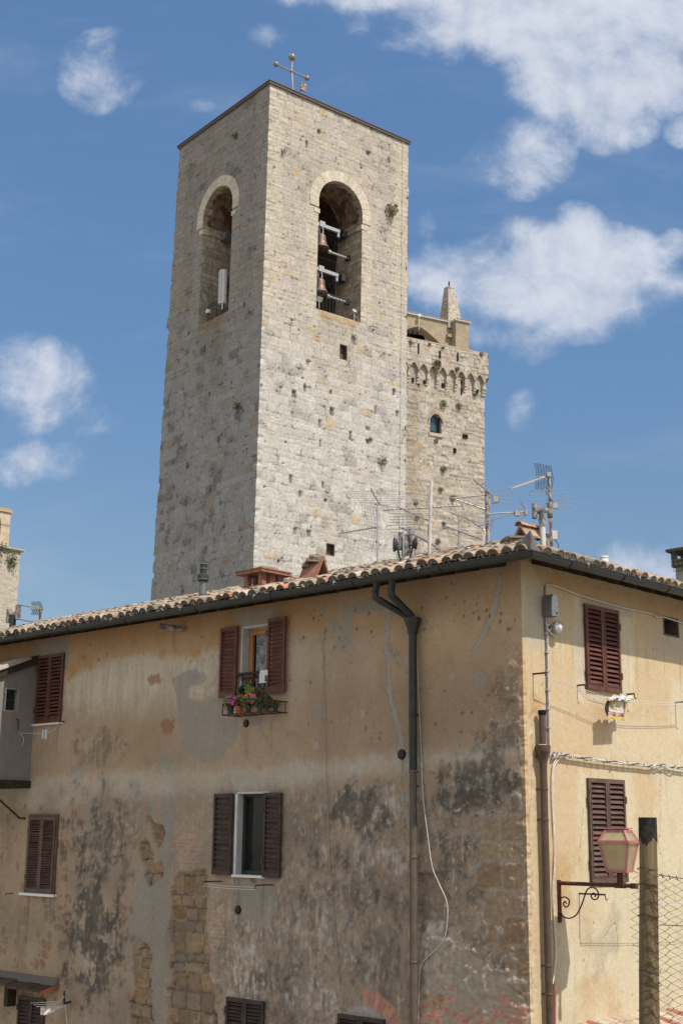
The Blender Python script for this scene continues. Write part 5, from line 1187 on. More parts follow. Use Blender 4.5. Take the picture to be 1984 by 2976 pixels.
mb.add([FB.p(e_, LN, zpt - .4), FB.p(13, LN, zpt - .4), FB.p(13, LN, zlt), FB.p(e_, LN, zlt)], [(0, 1, 2, 3)]); mb.add([FB.p(sx_, LN, zpt - .4), FB.p(sx_, LN - .7, zpt - .4), FB.p(sx_, LN - .7, sz_), FB.p(sx_, LN, sz_)], [(0, 1, 2, 3)])
uL, zL_ = FB.px(z2(535, 520), LN); mb.box(FB, uL - .3, uL + .25, LN, LN + .25, zL_ - .1, zL_ + .12, lit(190, 172, 140)); lg_ = mb.build('loggia', M['oldplaster'], far)
mb = MB(); mb.box(FB, lr - .12, 13, -5, LN + .12, zlt, zlt + .09); mb.box(FB, lr - .12, lm + .1, LN + .12, PNn + .12, zlt, zlt + .09); u_ = lr
for i in range(60):
    uu = lr - .05 + i * .21; n_ = (PNn if uu < lm else LN) + .14; mb.tube([FB.p(uu, n_, zlt + .12), FB.p(uu, -4.8, zlt + .4)], .075, 6, col=lit(190, 160, 132) * rt_.uniform(.8, 1.1))
mb.col = lit(186, 158, 130); mb.build('roof', M['tile'], lg_)
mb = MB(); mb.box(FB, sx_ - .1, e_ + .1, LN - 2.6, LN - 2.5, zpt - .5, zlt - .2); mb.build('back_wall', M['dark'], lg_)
mb = MB()
for x in (330, 300, 270, 235, 350): 
    P = FB.P(z2(x, 505), LN - 1.6); mb.tube([P, P + DB * .5 + up1(1.0)], .07, 5)
mb.build('timbers', M['concrete'], lg_)
u_, z_ = FB.px(z2(293, 370), LN); mb = MB(); mb.ball(FB.p(u_, LN + .25, z_), .13, 8); mb.tube([FB.p(u_ - .05, LN + .02, z_ + .1), FB.p(u_, LN + .25, z_ + .1)], .04, 5); mb.tube([FB.p(u_ - .1, LN + .05, z_ + .1), FB.p(u_ - .12, LN + .04, z_ - .9)], .02, 4)
tag(mb.build('camera_dome', M['white']), 'tiny white camera on the plastered loggia of the far tower', 'camera')
# pinnacle
Yp = FB.p(5, -3.6, 0)[1]; q4 = [at_depth(z2(*q), Yp) for q in ((462, 392), (548, 400), (630, 412), (500, 155), (527, 146), (567, 150))]
cb = (q4[0] + q4[2]) / 2; hb = (q4[2] - q4[0])[0] / 2; ct = (q4[3] + q4[5]) / 2; ht = (q4[5] - q4[3])[0] / 2; zb_, zt2 = cb[2] - .8, ct[2]
nu = 16; nz = 46; Z = np.linspace(0, 1, nz)
for k in range(4):
    a0 = radians(-105 + 90 * k); a1 = a0 + pi / 2
    s_, t_ = np.meshgrid(np.linspace(0, 1, nu), Z); R_ = (hb * 1.06 * (1 - t_) + ht * 1.02 * t_) * 1.15
    x = cb[0] + (ct[0] - cb[0]) * t_ + R_ * (np.cos(a0) * (1 - s_) + np.cos(a1) * s_); y = cb[1] + R_ * (np.sin(a0) * (1 - s_) + np.sin(a1) * s_); z = zb_ + (zt2 - zb_) * t_
    C, Dd = far_paint(s_ * 2 + k * 5, z, 740); nv = np.array([cos((a0 + a1) / 2), sin((a0 + a1) / 2), 0])
    jag = .05 * fbm(z / .3, z * 0 + k, 3, 33) * (np.minimum(s_, 1 - s_) < .1)
    P = np.stack([x, y, z], -1) + (Dd * .7 * sst(np.minimum(s_, 1 - s_), 0, .1) + jag * 0)[..., None] * nv
    sheet('pinnacle', P, None, C, M['stone'], far, False, False)
mb = MB(); mb.col = lit(186, 172, 150); top = at_depth(z2(545, 148), Yp); mb.lathe(up1(-.12) + np.array([ct[0], ct[1], ct[2]]), (0, 0, 1), [(ht * 1.15, 0), (ht * 1.15, .16), (ht * .5, .25)], 4); tq = at_depth(z2(533, 100), Yp); mb.tube([np.array([tq[0], cb[1], ct[2]]), np.array([tq[0], cb[1], tq[2]])], .06, 6, col=(.06, .04, .03)); mb.build('pinnacle_cap', M['stone'], far)
mb = MB()
for (a, b, c, e) in ((14, 0, 14, -12), (14, -12, 0, -12), (0, -12, 0, -.02)): mb.add([FB.p(a, b, 0), FB.p(c, e, 0), FB.p(c, e, zpt), FB.p(a, b, zpt)], [(0, 1, 2, 3)], lit(196, 180, 156))
mb.add([FB.p(0, 0, 0), FB.p(14, 0, 0), FB.p(14, 0, 8), FB.p(0, 0, 8)], [(0, 1, 2, 3)], lit(196, 180, 156)); mb.add([FB.p(0, 0, zpt - .3), FB.p(14, 0, zpt - .3), FB.p(14, -12, zpt - .3), FB.p(0, -12, zpt - .3)], [(0, 1, 2, 3)], lit(196, 180, 156))
mb.build('wall', M['stone'], far)['label'] = 'stone faces turned away'

# ------------------------------------------------------------------ the tower at the left edge
zl = zoom(0, 1440, .1956)
LO = at_depth(zl(312, 835), 110.0); LO[2] = 0; FLT = Fr(LO, -DR, NR)
lt = thing('stone_tower', 'pale stone tower cut by the left edge, with a plastered gable above its ledge', 'tower', LO)
zled = FLT.px(zl(318, 828))[1]
U = np.arange(0, 13, .1); Z = np.arange(10, zled, .1); u, z = np.meshgrid(U, Z); C, Dd = far_paint(u, z, 760); C = lerp(C, lit(212, 200, 178), np.full(u.shape, .5))
P = FLT.O + u[..., None] * FLT.du + (.5 * Dd * sst(u, 0, .05))[..., None] * FLT.dn + z[..., None] * FLT.dz; sheet('wall', P, None, C, M['stone'], lt, False, False)
mb = MB(); mb.col = lit(208, 194, 170)
for (a, b, c, e) in ((12.5, 0, 12.5, -6), (12.5, -6, 0, -6), (0, -6, 0, -.03)): mb.add([FLT.p(a, b, 0), FLT.p(c, e, 0), FLT.p(c, e, zled), FLT.p(a, b, zled)], [(0, 1, 2, 3)])
mb.add([FLT.p(0, 0, 0), FLT.p(12.5, 0, 0), FLT.p(12.5, 0, 10), FLT.p(0, 0, 10)], [(0, 1, 2, 3)]); mb.build('wall', M['stone'], lt)['label'] = 'stone faces turned away'
mb = MB(); mb.col = lit(200, 186, 160); mb.box(FLT, -.28, 12.8, -6, .25, zled, zled + .13); mb.box(FLT, -.14, 12.8, -6, .14, zled - .1, zled); mb.build('ledge', M['stone'], lt)
gu = FLT.px(zl(150, 480), -.6)[0]; gz1 = FLT.px(zl(165, 262), -.6)[1]; gz2 = FLT.px(zl(165, 205), -.6)[1]; au, azz = FLT.px(zl(22, 420), -.6); _, azt = FLT.px(zl(0, 300), -.6)
mb = MB(); mb.col = lit(216, 196, 164)
mb.box(FLT, gu, au, -2, -.6, zled + .1, gz1); mb.box(FLT, au, 12.5, -1.6, -.9, zled + .1, azz - .3); mb.box(FLT, au, 12.5, -2, -.6, azt + .2, gz1); mb.box(FLT, au + .001, 12.5, -2, -1.2, azz - .3, azt + .2, lit(190, 172, 146))
for i in range(8):                              # rounded head of its blind arch
    a0, a1 = pi / 2 * i / 8, pi / 2 * (i + 1) / 8; rz = azt + .2 - azz; 
    mb.hexa([FLT.p(au + rz * (1 - cos(a0)), n, azz + rz * sin(a0)) for n in (-1.2, -.601)] + [FLT.p(au + rz * (1 - cos(a1)), n, azz + rz * sin(a1)) for n in (-.601, -1.2)] + [FLT.p(au + rz * (1 - cos(a0)), n, azt + .21) for n in (-1.2, -.601)] + [FLT.p(au + rz * (1 - cos(a1)), n, azt + .21) for n in (-.601, -1.2)])
mb.build('gable', M['oldplaster'], lt)
mb = MB(); mb.col = lit(206, 182, 144); mb.box(FLT, gu - .12, 12.5, -2.1, -.48, gz1, gz1 + .16); mb.box(FLT, gu - .05, 12.5, -2.1, -.55, gz1 + .16, gz2, lit(204, 170, 112)); mb.box(FLT, gu - .02, au, -.6, -.56, azz - .05, azz + .06); mb.build('cornice', M['plaster'], lt)
ou, oz = FLT.px(zl(0, 130), -1); mb = MB(); mb.extr([FLT.p(FLT.px(zl(30, 180), -1)[0], -.9, gz2 + .02), FLT.p(11, -.9, gz2 + .02), FLT.p(8, -.9, oz + 1.2)], -NR * 1.0, lit(206, 142, 96)); mb.build('gable_roof', M['tile'], lt)

# ------------------------------------------------------------------ plants rooted in the towers' masonry
GR = [np.array(c) for c in ((.07, .11, .03), (.09, .13, .04), (.12, .14, .05), (.05, .08, .03))]
YG = [np.array(c) for c in ((.2, .17, .05), (.13, .12, .04), (.24, .2, .08), (.09, .09, .03))]
def tuft(F, q, rad, label, n=0.0, cols=GR, num=110, droop=0, cat='plant'):
    P = F.P(q, n + rad * .35); mb = MB(); mb.leafs(P, rad, num, rad * .16, cols, (1, .6, 1), random.Random(hash(label) % 1000 if False else len(label) * 7 + int(q[0])), droop)
    for k in range(5): mb.tube([F.P(q, n - .02) - up1(rad * .3), P + np.array([rt_.uniform(-1, 1), 0, rt_.uniform(-.3, 1)]) * rad * .7], .012, 4, col=(.06, .05, .03))
    tag(mb.build('wall_plant', M['leaf']), label, cat, 'plants rooted in the masonry')
z3 = zoom(400, 900, .5421)
tuft(FTR, zo(1345, 1000), .34, 'large yellow-green bush sprouting from the sunlit belfry wall', 0, YG, 260)
tuft(FTR, zo(728, 668), .16, 'small green tuft high on the sunlit belfry wall, near the corner', 0)
tuft(FTL, zo(457, 575), .2, 'dark tuft above the shaded arch of the bell tower', 0)
tuft(FTR, zo(1135, 1725), .16, 'green sprig just below the belfry sill of the bell tower', 0)
tuft(FTL, z3(533, 522), .22, 'dark green tuft halfway down the shaded tower face', 0)
tuft(FTR, z3(1312, 810), .26, 'hanging yellow-green weed low on the sunlit tower face', 0, YG + GR, 160)
tuft(FTR, z3(912, 275), .11, 'tiny tuft under the left end of the belfry sill', 0)
for x, y, r, lab, n, cols in ((492, 1028, .6, 'round green bush above the window of the far tower', 0, GR), (605, 1045, .55, 'wide green weed right of the bush above the far window', 0, GR), (730, 955, .45, 'upright green weed near the right edge of the far tower, under its corbels', 0, GR),
                              (593, 765, .45, 'dark green bush among the corbel arches of the far tower', PN, GR), (440, 735, .75, 'dry yellow weed hanging over the corbel arches of the far tower', PN, YG), (490, 1525, .55, 'green weed well below the window of the far tower', 0, GR),
                              (470, 1680, .4, 'small green weed behind the tall aerials on the far tower', 0, GR), (560, 1745, .5, 'green weed touching an aerial boom on the far tower', 0, GR + YG), (283, 1783, .35, 'small tuft low on the far tower next to the bell tower', 0, GR), (292, 1890, .4, 'dark weed lowest beside the bell tower on the far tower', 0, GR),
                              (495, 1940, .4, 'pale green weed low in the middle of the far tower', 0, GR + YG), (450, 2070, .45, 'lowest green weed on the far tower, just above the roof tiles', 0, GR), (780, 652, .4, 'dry tuft on the parapet top at the right end of the far tower', PN, YG), (245, 560, .4, 'dry weed on the parapet top next to the bell tower', PN, YG),
                              (385, 578, .3, 'thin weed on the parapet under the loggia arch', PN, GR), (490, 600, .3, 'yellow-green weed on the parapet beside the loggia pier', PN, YG + GR), (437, 1310, .4, 'yellow weed under the sill of the far window', 0, YG), (305, 878, .25, 'tiny weed between two slots of the far tower', 0, YG)):
    tuft(FB, z2(x, y), r * .46, lab, n, cols, 220)
tuft(FLT, zl(165, 930), .6, 'upper dark weed on the tower at the left edge', 0); tuft(FLT, zl(195, 985), .6, 'yellowish lower weed on the tower at the left edge', 0, YG + GR); tuft(FLT, zl(15, 790), .7, 'dark bush on the ledge of the tower at the left edge', .2)

# ------------------------------------------------------------------ the grey bay on brackets, left
z4 = zoom(0, 1400, .4464); z5 = zoom(600, 1550, .4464); z6 = zoom(1284, 1550, .4464); z7 = zoom(0, 2150, .4464); z8 = zoom(550, 2176, .5102); z9 = zoom(1184, 2176, .5102)
zA = zoom(0, 1880, .2295); zAn = zoom(1080, 1330, .2551); zB = zoom(1380, 1330, .2041); zC = zoom(0, 2800, .1658); zT = zoom(700, 1580, .1913); zD = zoom(620, 1740, .1658)
ua = FL.px(zA(405, 1300))[0]; FA = Fr(KC + DL * ua, NL, -DL)      # u outward from the wall, n towards the corner
bzb = FA.px(zA(200, 1690))[1]; OUT = 1.45; WID = 2.2
wh = [FA.px(zA(x, y)) for x, y in ((80, 540), (240, 535), (70, 800), (215, 808))]; HA = (wh[2][0] * .5 + wh[0][0] * .5, 0, 0, 0)
ws = sorted([wh[0][0], wh[1][0], wh[2][0], wh[3][0]]); HA = ((ws[0] + ws[1]) / 2, (ws[2] + ws[3]) / 2, (wh[2][1] + wh[3][1]) / 2, (wh[0][1] + wh[1][1]) / 2)
r0 = FA.px(zA(495, 205)); r1 = FA.px(zA(0, 380)); slope_a = (r1[1] - r0[1]) / (r1[0] - r0[0]); zr0 = r0[1] - slope_a * r0[0]
U = np.unique(np.append(np.arange(0, OUT, .03), [OUT, HA[0], HA[1]])); Zs = np.unique(np.append(np.arange(bzb, zr0 + .02, .03), [HA[2], HA[3], zr0 + .02])); u, z = np.meshgrid(U, Zs)
n2 = fbm(u / .3, z / .3, 4, 31); n3 = fbm((u + z) / .06, (u - z) / .2, 3, 32)
C = shd(96, 92, 84) * (1 + .12 * n2 + .06 * n3)[..., None]; C = lerp(C, shd(86, 80, 70), sst(z - bzb - 1.2 + .5 * n2, 0, 1.2) * sst(.45 - u + .2 * n2, 0, .4) * .6); C = lerp(C, shd(120, 92, 70), sst(1 - np.hypot((u - .55) / .1, (z - bzb - .9) / .9) + .6 * n2, .3, .9) * .35)
uc = (u[:-1, :-1] + u[1:, 1:]) / 2; zc = (z[:-1, :-1] + z[1:, 1:]) / 2; keep = ~((uc > HA[0]) & (uc < HA[1]) & (zc > HA[2]) & (zc < HA[3])) & (zc < zr0 + slope_a * uc)
P = FA.O + u[..., None] * FA.du + (.006 * n3 + .006 * n2)[..., None] * FA.dn + z[..., None] * FA.dz
bay = sheet('bay', P, keep, C, M['plaster'], house, False); bay['label'] = 'grey rendered bay on brackets'
mb = MB(); mb.col = shd(116, 108, 96)
mb.add([FA.p(OUT, 0, bzb), FA.p(OUT, -WID, bzb), FA.p(OUT, -WID, zr0 + slope_a * OUT), FA.p(OUT, 0, zr0 + slope_a * OUT)], [(0, 1, 2, 3)]); mb.add([FA.p(0, -WID, bzb), FA.p(OUT, -WID, bzb), FA.p(OUT, -WID, zr0 + slope_a * OUT), FA.p(0, -WID, zr0)], [(0, 1, 2, 3)]); mb.build('bay_wall', M['plaster'], bay)
mb = MB(); mb.box(FA, -.02, OUT - .02, -WID, .05, bzb - .14, bzb + .002); mb.build('bay_floor', M['darkwood'], bay)
mb = MB(); a_, b_ = FA.p(0, .08, zr0), FA.p(OUT + .2, .08, zr0 + slope_a * (OUT + .2)); mb.extr([a_, b_, b_ + up1(.12), a_ + up1(.16)], -FA.dn * (WID + .1)); mb.build('bay_eaves', M['darkwood'], bay)
mb = MB(); n_ = 0.0
dvb = N(b_ - a_); wvb = N(np.cross(FA.dn, dvb)); wvb = wvb if wvb[2] > 0 else -wvb
for i in range(11):
    for j in range(4): coppo(mb, FA.p(OUT + .22, .03 - i * .21, zr0 + slope_a * (OUT + .22) + .14) - dvb * .38 * j, -dvb, FA.dn, wvb, .45, .1, .08, np.array(rt_.choice(orange + roof_cols)) * rt_.uniform(.85, 1.1), j == 0)
mb.build('bay_roof', M['tile'], bay)
w = back(FA, HA, -.14, M['glass'], bay, 'window'); 
def sub(mb, name, mat): return mb.build(name, mat, bay)
mb = MB(); mb.col = shd(110, 104, 92); mb.box(FA, HA[0] - .005, HA[0] + .003, -.14, .012, HA[2], HA[3]); mb.box(FA, HA[0] - .02, HA[0] + .0, -.15, .014, HA[2] - .02, HA[3] + .02); mb.box(FA, HA[0], HA[1], -.15, .013, HA[2] - .03, HA[2]); mb.box(FA, HA[0], HA[1], -.15, .013, HA[3], HA[3] + .02); mb.box(FA, HA[1] if False else HA[0] - .02, HA[0], -.14, 0, HA[2], HA[3]); sub(mb, 'window_reveal', M['oldplaster'])
mb = MB(); mb.box(FA, HA[1], HA[1] + .02, -.15, .014, HA[2] - .03, HA[3] + .02); sub(mb, 'window_jamb', M['whitewash'])
mb = MB(); hm_ = (HA[2] + HA[3]) / 2; t_ = .035
for (a, b, c, e) in ((HA[0], HA[0] + t_, HA[2], HA[3]), (HA[1] - t_, HA[1], HA[2], HA[3]), (HA[0] + t_, HA[1] - t_, HA[2], HA[2] + t_), (HA[0] + t_, HA[1] - t_, HA[3] - t_, HA[3]), (HA[0] + t_, HA[1] - t_, hm_ - .015, hm_ + .015)): mb.box(FA, a, b, -.138, -.1, c, e)
sub(mb, 'window_frame', M['darkmetal'])
mb = MB(); s0 = FL.P(zA(320, 2172), .02); nb_, zb2 = FL.atu(zA(0, 1790), ua + .05); s1 = FL.P(zA(250, 2168), .06); s2 = FL.p(ua + .1, OUT * .62, bzb - .14); mb.tube([s0, s1, s2], .022, 7); mb.build('strut', M['iron'], bay)
mb = MB(); mb.tube([FL.p(ua + WID - .2, .02, s0[2]), FL.p(ua + WID - .2, OUT * .62, bzb - .14)], .022, 7); mb.build('strut', M['iron'], bay)

# ------------------------------------------------------------------ lean-to canopies
u1c = FL.px(zC(1020, 365))[0]; zc1 = FL.px(zC(1020, 375))[1]; nf, zf = FL.atu(zC(720, 505), u1c); u2c = FL.px(zC(0, 235))[0] + .35
mb = MB(); nn = 6; R = random.Random(4)
for i in range(nn):
    a = u1c + (u2c - u1c) * i / nn; b = u1c + (u2c - u1c) * (i + 1) / nn - .025; q = .03 * R.random()
    mb.hexa([FL.p(a, -.02, zc1 - .02 + q), FL.p(b, -.02, zc1 - .02 + q), FL.p(b, nf, zf - .02 + q), FL.p(a, nf, zf - .02 + q), FL.p(a, -.02, zc1 + .025 + q), FL.p(b, -.02, zc1 + .025 + q), FL.p(b, nf, zf + .025 + q), FL.p(a, nf, zf + .025 + q)], shd(66, 55, 45) * R.uniform(.65, 1.1))
mb.extr([FL.p(u1c - .012, -.02, zc1 - .04), FL.p(u1c - .012, nf, zf - .04), FL.p(u1c - .012, nf, zf + .02), FL.p(u1c - .012, -.02, zc1 + .02)], DL * .011, shd(136, 80, 58))
can = mb.build('canopy', M['tile'], house); can['label'] = 'small grey tiled canopy over the lowest left window'
mb = MB(); mb.col = shd(84, 77, 66); mb.extr([FL.p(u1c - .05, -.02, zc1), FL.p(u1c - .05, nf * .35, zc1 - (zc1 - zf) * .35 + .028), FL.p(u1c + .02, -.02, zc1 + .14)], DL * (u2c - u1c - .25)); mb.build('mortar_fillet', M['plaster'], can)
mb = MB(); ub, zb3 = FL.px(zC(255, 560)); mb.box(FL, ub - .06, ub + .06, -.02, nf * .5, zb3 - .18, zf - .0); mb.build('bracket', M['darkwood'], can)
# tiled canopy on the sunlit wall, bottom right
ur0, zt0 = FRR.px(z9(965, 1528)); _u = FRR.px(z9(1042, 1498))[0]; nq, zq_ = FRR.atu(z9(1238, 1560), _u); zq_ -= .26; zt0 -= .24
mb = MB(); R = random.Random(9)
mb.hexa([FRR.p(ur0 - .05, -.02, zt0 + .0), FRR.p(ur0 + 3.4, -.02, zt0), FRR.p(ur0 + 3.4, nq, zq_ - .04), FRR.p(ur0 - .05, nq, zq_ - .04), FRR.p(ur0 - .05, -.02, zt0 + .05), FRR.p(ur0 + 3.4, -.02, zt0 + .05), FRR.p(ur0 + 3.4, nq, zq_), FRR.p(ur0 - .05, nq, zq_)], lit(120, 84, 62))
can = mb.build('canopy', M['tile'], house); can['label'] = 'tiled canopy low on the sunlit wall'
mb = MB(); dvc = N(FRR.p(0, 0, zt0 + .05) - FRR.p(0, nq, zq_)); wvc = N(np.cross(dvc, DR)); wvc = wvc if wvc[2] > 0 else -wvc
for i in range(17):
    c = np.array(R.choice([lit(182, 118, 94), lit(226, 206, 180), lit(228, 214, 186), lit(212, 186, 158), lit(220, 200, 170)])); L0 = np.linalg.norm(FRR.p(0, 0, zt0) - FRR.p(0, nq, zq_))
    for j in range(3): coppo(mb, FRR.p(ur0 + .06 + i * .2, nq + .05, zq_ + .02) + dvc * (L0 * .38) * j + wvc * .03, dvc, DR, wvc, L0 * .46, .1, .082, c * R.uniform(.85, 1.05), j == 0)
mb.build('canopy_tiles', M['tile'], can)

# ------------------------------------------------------------------ pipes
mb = MB(); pn = .11
def PF(q, n=pn): return FL.P(q, n)
u_d, _ = FL.px(z5(1342, 900), pn); zjoin = FL.px(z5(1340, 560), pn)[1]; zfun = FL.px(z5(1340, 650), pn)[1]; zsw = FL.px(z8(1272, 128), pn)[1]
dp = MB(); dp.lathe(FL.p(u_d, pn, zfun), (0, 0, 1), [(.052, -.02), (.075, 0), (.075, .02), (.1, .12), (.125, zjoin - zfun), (.125, zjoin - zfun + .02)], 14)
dp.tube([FL.p(u_d, pn, zfun), FL.p(u_d, pn, zsw)], .058, 12)
pipe = dp.build('downpipe', M['green'], house, True); pipe['label'] = 'forked green and beige downpipe of the shaded front'
for q0, q1, q2 in (((1118, 345), (1128, 425), (1318, 548)), ((1217, 335), (1232, 410), (1345, 548))):
    a = FL.px(z5(*q0), OVH + .06); mb = MB(); b = FL.px(z5(*q1), OVH - .12); e = FL.px(z5(*q2), pn)
    P0 = FL.p(a[0], OVH + .085, ZEAVE - .06); P1 = FL.p(b[0], OVH - .02, b[1]); P2 = FL.p(e[0], pn, e[1]); P1b = P1 + up1(.1); P1c = P1 + (P2 - P1) * .12
    mb.tube([P0, P1b, P1, P1c, P2 - (P2 - P1) * .12, P2 - up1(.05)], .052, 10); mb.build('elbow', M['green'], pipe, True)
mb = MB(); mb.tube([FL.p(u_d, pn, zsw), FL.p(u_d, pn, .1)], .054, 12); mb.build('lower_pipe', M['beigepipe'], pipe, True)  # lower length coloured beige, the upper one green
for z_ in (zsw - .02, zsw - 1.2, zsw - 2.6, zfun - 1.2, zfun - 2.2): mb = MB(); mb.lathe(FL.p(u_d, pn, z_), (0, 0, 1), [(.06, 0), (.064, .005), (.064, .03), (.06, .035)], 12); mb.tube([FL.p(u_d, pn, z_ + .015), FL.p(u_d, -.02, z_ + .015)], .012, 5); mb.build('clamp', M['beigepipe'] if z_ < zsw else M['green'], pipe)
pr_ = .09; a = FRR.px(z6(646, 1165), pr_); b = FRR.px(z6(652, 1380), pr_); c = FRR.px(z6(655, 1500), pr_); e = FRR.px(z9(812, 1560), pr_)
uu = (a[0] + e[0]) / 2; dp = MB(); dp.tube([FRR.p(uu, pr_, b[1] + .02), FRR.p(uu, pr_, a[1] - .03)], .048, 12, False); dp.lathe(FRR.p(uu, pr_, c[1]), (0, 0, 1), [(.05, -.06), (.053, 0), (.075, .12), (.092, b[1] - c[1] - .1), (.1, b[1] - c[1] - .08), (.1, b[1] - c[1])], 14); dp.tube([FRR.p(uu, pr_, c[1]), FRR.p(uu, pr_, .1)], .05, 12)
pipe2 = dp.build('downpipe', M['brownpipe'], house, True); pipe2['label'] = 'brown downpipe with an open top on the sunlit wall'
mb = MB(); mb.lathe(FRR.p(uu, pr_, a[1] - .04), (0, 0, 1), [(.044, 0), (.052, .005), (.056, .05), (.05, .07), (.03, .05), (.01, -.02)], 12, (.02, .015, .012)); mb.build('broken_rim', M['dark'], pipe2)
for z_ in (b[1] - .16, c[1] - .35, c[1] - .75, c[1] - 2.6, c[1] - 2.95): mb = MB(); mb.lathe(FRR.p(uu, pr_, z_), (0, 0, 1), [(.052, 0), (.057, .005), (.057, .025), (.052, .03)], 12); mb.tube([FRR.p(uu - .03, pr_, z_ + .015), FRR.p(uu - .05, -.02, z_ + .015)], .012, 5); mb.build('clamp', M['brownpipe'], pipe2)
# old stub pipe under the eaves
su, sz = FL.px(z4(1045, 938), .3); mb = MB(); mb.tube([FL.P(z4(1190, 962), .05), FL.P(z4(1050, 940), .35)], .05, 10); mb.tube([FL.P(z4(1052, 940), .345), FL.P(z4(1040, 938), .37)], .058, 10); o = mb.build('stub_pipe', M['concrete'], house)
# round wall vents
for q, r in ((z5(260, 1238), .065), (z5(1272, 1440), .075), (z8(280, 918), .07)):
    u_, z_ = FL.px(q); mb = MB(); mb.lathe(FL.p(u_, -.02, z_), NL, [(r * 1.0, 0), (r * 1.0, .035), (r * .8, .04)], 16)
    o = mb.build('vent', M['dark'], house)
    m2 = MB()
    for k in range(-3, 4): m2.obox(FL.p(u_, .022, z_ + k * r * .24), DL * r * .7 * sqrt(1 - (k / 4) ** 2), NL * .004, up1(.006))
    m2.build('vent_louver', M['darkmetal'], o)

# ------------------------------------------------------------------ chimneys and flues on the roof
def zroof(n, s=SL_): return ZEAVE + (OVH - n) * s
def mpp(P): return ((P - CAMP) @ fw) / FPX                     # metres per photograph pixel at P
def hflue(F, n, base, top_pvc, top, lft, rgt, rp, rs, mats, label, axis, low=1.2):
    B = F.P(base, n); k = mpp(B); r = rp * k
    T0 = B + up1((base[1] - top_pvc[1]) * k * 1.03); T1 = B + up1((base[1] - top[1]) * k * 1.03)
    mb = MB(); mb.tube([B - up1(low), T0], r * .92, 14); o = mb.build('flue', mats[0], house, True); o['label'] = label
    mb = MB(); mb.lathe(T0 - up1(.02), (0, 0, 1), [(r * 1.05, 0), (r * 1.12, .02), (r * 1.1, (T1 - T0)[2] * .55), (r * .98, (T1 - T0)[2] * .6), (r * .95, (T1 - T0)[2])], 14); mb.build('collar', M['concrete'], o, True)
    ends = []
    for (x, ya, yb, off) in (lft, rgt):
        A = B + axis * off; A = A + up1(0); zt = B[2] + (base[1] - ya) * k * 1.03; zb = B[2] + (base[1] - yb) * k * 1.03
        mb = MB(); pts = [np.array([A[0], A[1], zb]), np.array([A[0], A[1], zt])]; rr_ = rs * k
        mb.tube(pts, rr_, 14, False); mb.tube([pts[1], pts[0]], rr_ * .85, 14, False); mb.lathe(pts[0], (0, 0, 1), [(rr_ * .86, .02), (rr_, 0), (rr_ * 1.02, .02)], 14); mb.build('side_pipe', M['concrete'], o, True); ends.append((A, zt, zb))
    mb = MB(); zc_ = T1[2] - r * .6
    mb.tube([np.array([ends[0][0][0], ends[0][0][1], zc_ - .01]), np.array([B[0], B[1], zc_]), np.array([ends[1][0][0], ends[1][0][1], zc_ + .03])], r * .75, 12); mb.build('crossbar', M['concrete'], o, True)
    return o
hflue(FL, -1.3, zB(963, 1250), zB(963, 965), zB(963, 750), (855, 660, 870, -.0), (1077, 640, 855, .0), 45, 8, (M['pvc'],), 'tall H-shaped flue beside the stone chimney', rt) if False else None
def HF(base, tp_, top, l, r_, rp, rs, n, mat, label, zf_, axis, kz):
    B = FL.P(base, n); k = mpp(B)
    cx = base[0]; al = (l[0] - cx) * k / abs(axis @ rt); ar = (r_[0] - cx) * k / abs(axis @ rt)
    return hflue(FL, n, base, tp_, top, (l[0], l[1], l[2], al), (r_[0], r_[1], r_[2], ar), rp, rs, (mat,), label, axis)
def tri(zf_, x, y0, y1): a = zf_(x, y0); b = zf_(x, y1); return (a[0], a[1], b[1])
HF(zB(963, 1250), zB(963, 965), zB(963, 740), tri(zB, 855, 662, 870), tri(zB, 1077, 642, 853), 45 * .2041, 38 * .2041, -1.5, M['pvc'], 'H-shaped concrete flue on a pale pipe, tallest on the roof', zB, N(rt + .1 * DR), 1)
HF(zAn(388, 1215), zAn(388, 1110), zAn(388, 880), tri(zAn, 336, 852, 1046), tri(zAn, 453, 810, 1010), 48 * .2551, 36 * .2551, -2.2, M['pvc'], 'H-shaped concrete flue on a white pipe in front of the far tower', zAn, N(rt - .5 * fw * np.array([1, 1, 0])), 1)
zl_ = zl
B_ = at_depth(zl(182, 2060), 31.0); FLX = Fr(B_ - NL * 0, DL, NL)
_old = FL
def HF2():
    base = zl(182, 2050); B = at_depth(base, 31.0); k = mpp(B); r = 48 * .1956 * k; axis = N(rt - .6 * np.array([0, 1, 0]))
    t = thing('concrete_flue', 'H-shaped sooty concrete flue at the left edge, behind the roof tiles', 'chimney flue', B - up1(3.5))
    zz = lambda y: B[2] + (base[1] - zl(0, y)[1]) * k * 1.02
    mb = MB(); mb.tube([B - up1(3.5), B + up1(zz(1950) - B[2])], r * .85, 12); mb.build('flue', M['greyflue'], t, True)
    mb = MB(); mb.tube([np.array([B[0], B[1], zz(1960)]), np.array([B[0], B[1], zz(1780)])], r, 12); mb.build('collar', M['darkmetal'], t, True)
    E = []
    for x, ya, yb in ((110, 1688, 1885), (262, 1645, 1850)):
        A = B + axis * ((x - 182) * .1956 * k / abs(axis @ rt)); mb = MB(); rr_ = 41 * .1956 * k; mb.tube([np.array([A[0], A[1], zz(yb)]), np.array([A[0], A[1], zz(ya)])], rr_, 14, False); mb.tube([np.array([A[0], A[1], zz(ya)]), np.array([A[0], A[1], zz(yb)])], rr_ * .85, 14, False); mb.build('side_pipe', M['concrete'], t, True); E.append(A)
    mb = MB(); mb.tube([np.array([E[0][0], E[0][1], zz(1775)]), np.array([E[1][0], E[1][1], zz(1760)])], r * .75, 10); mb.build('crossbar', M['concrete'], t, True)
HF2()
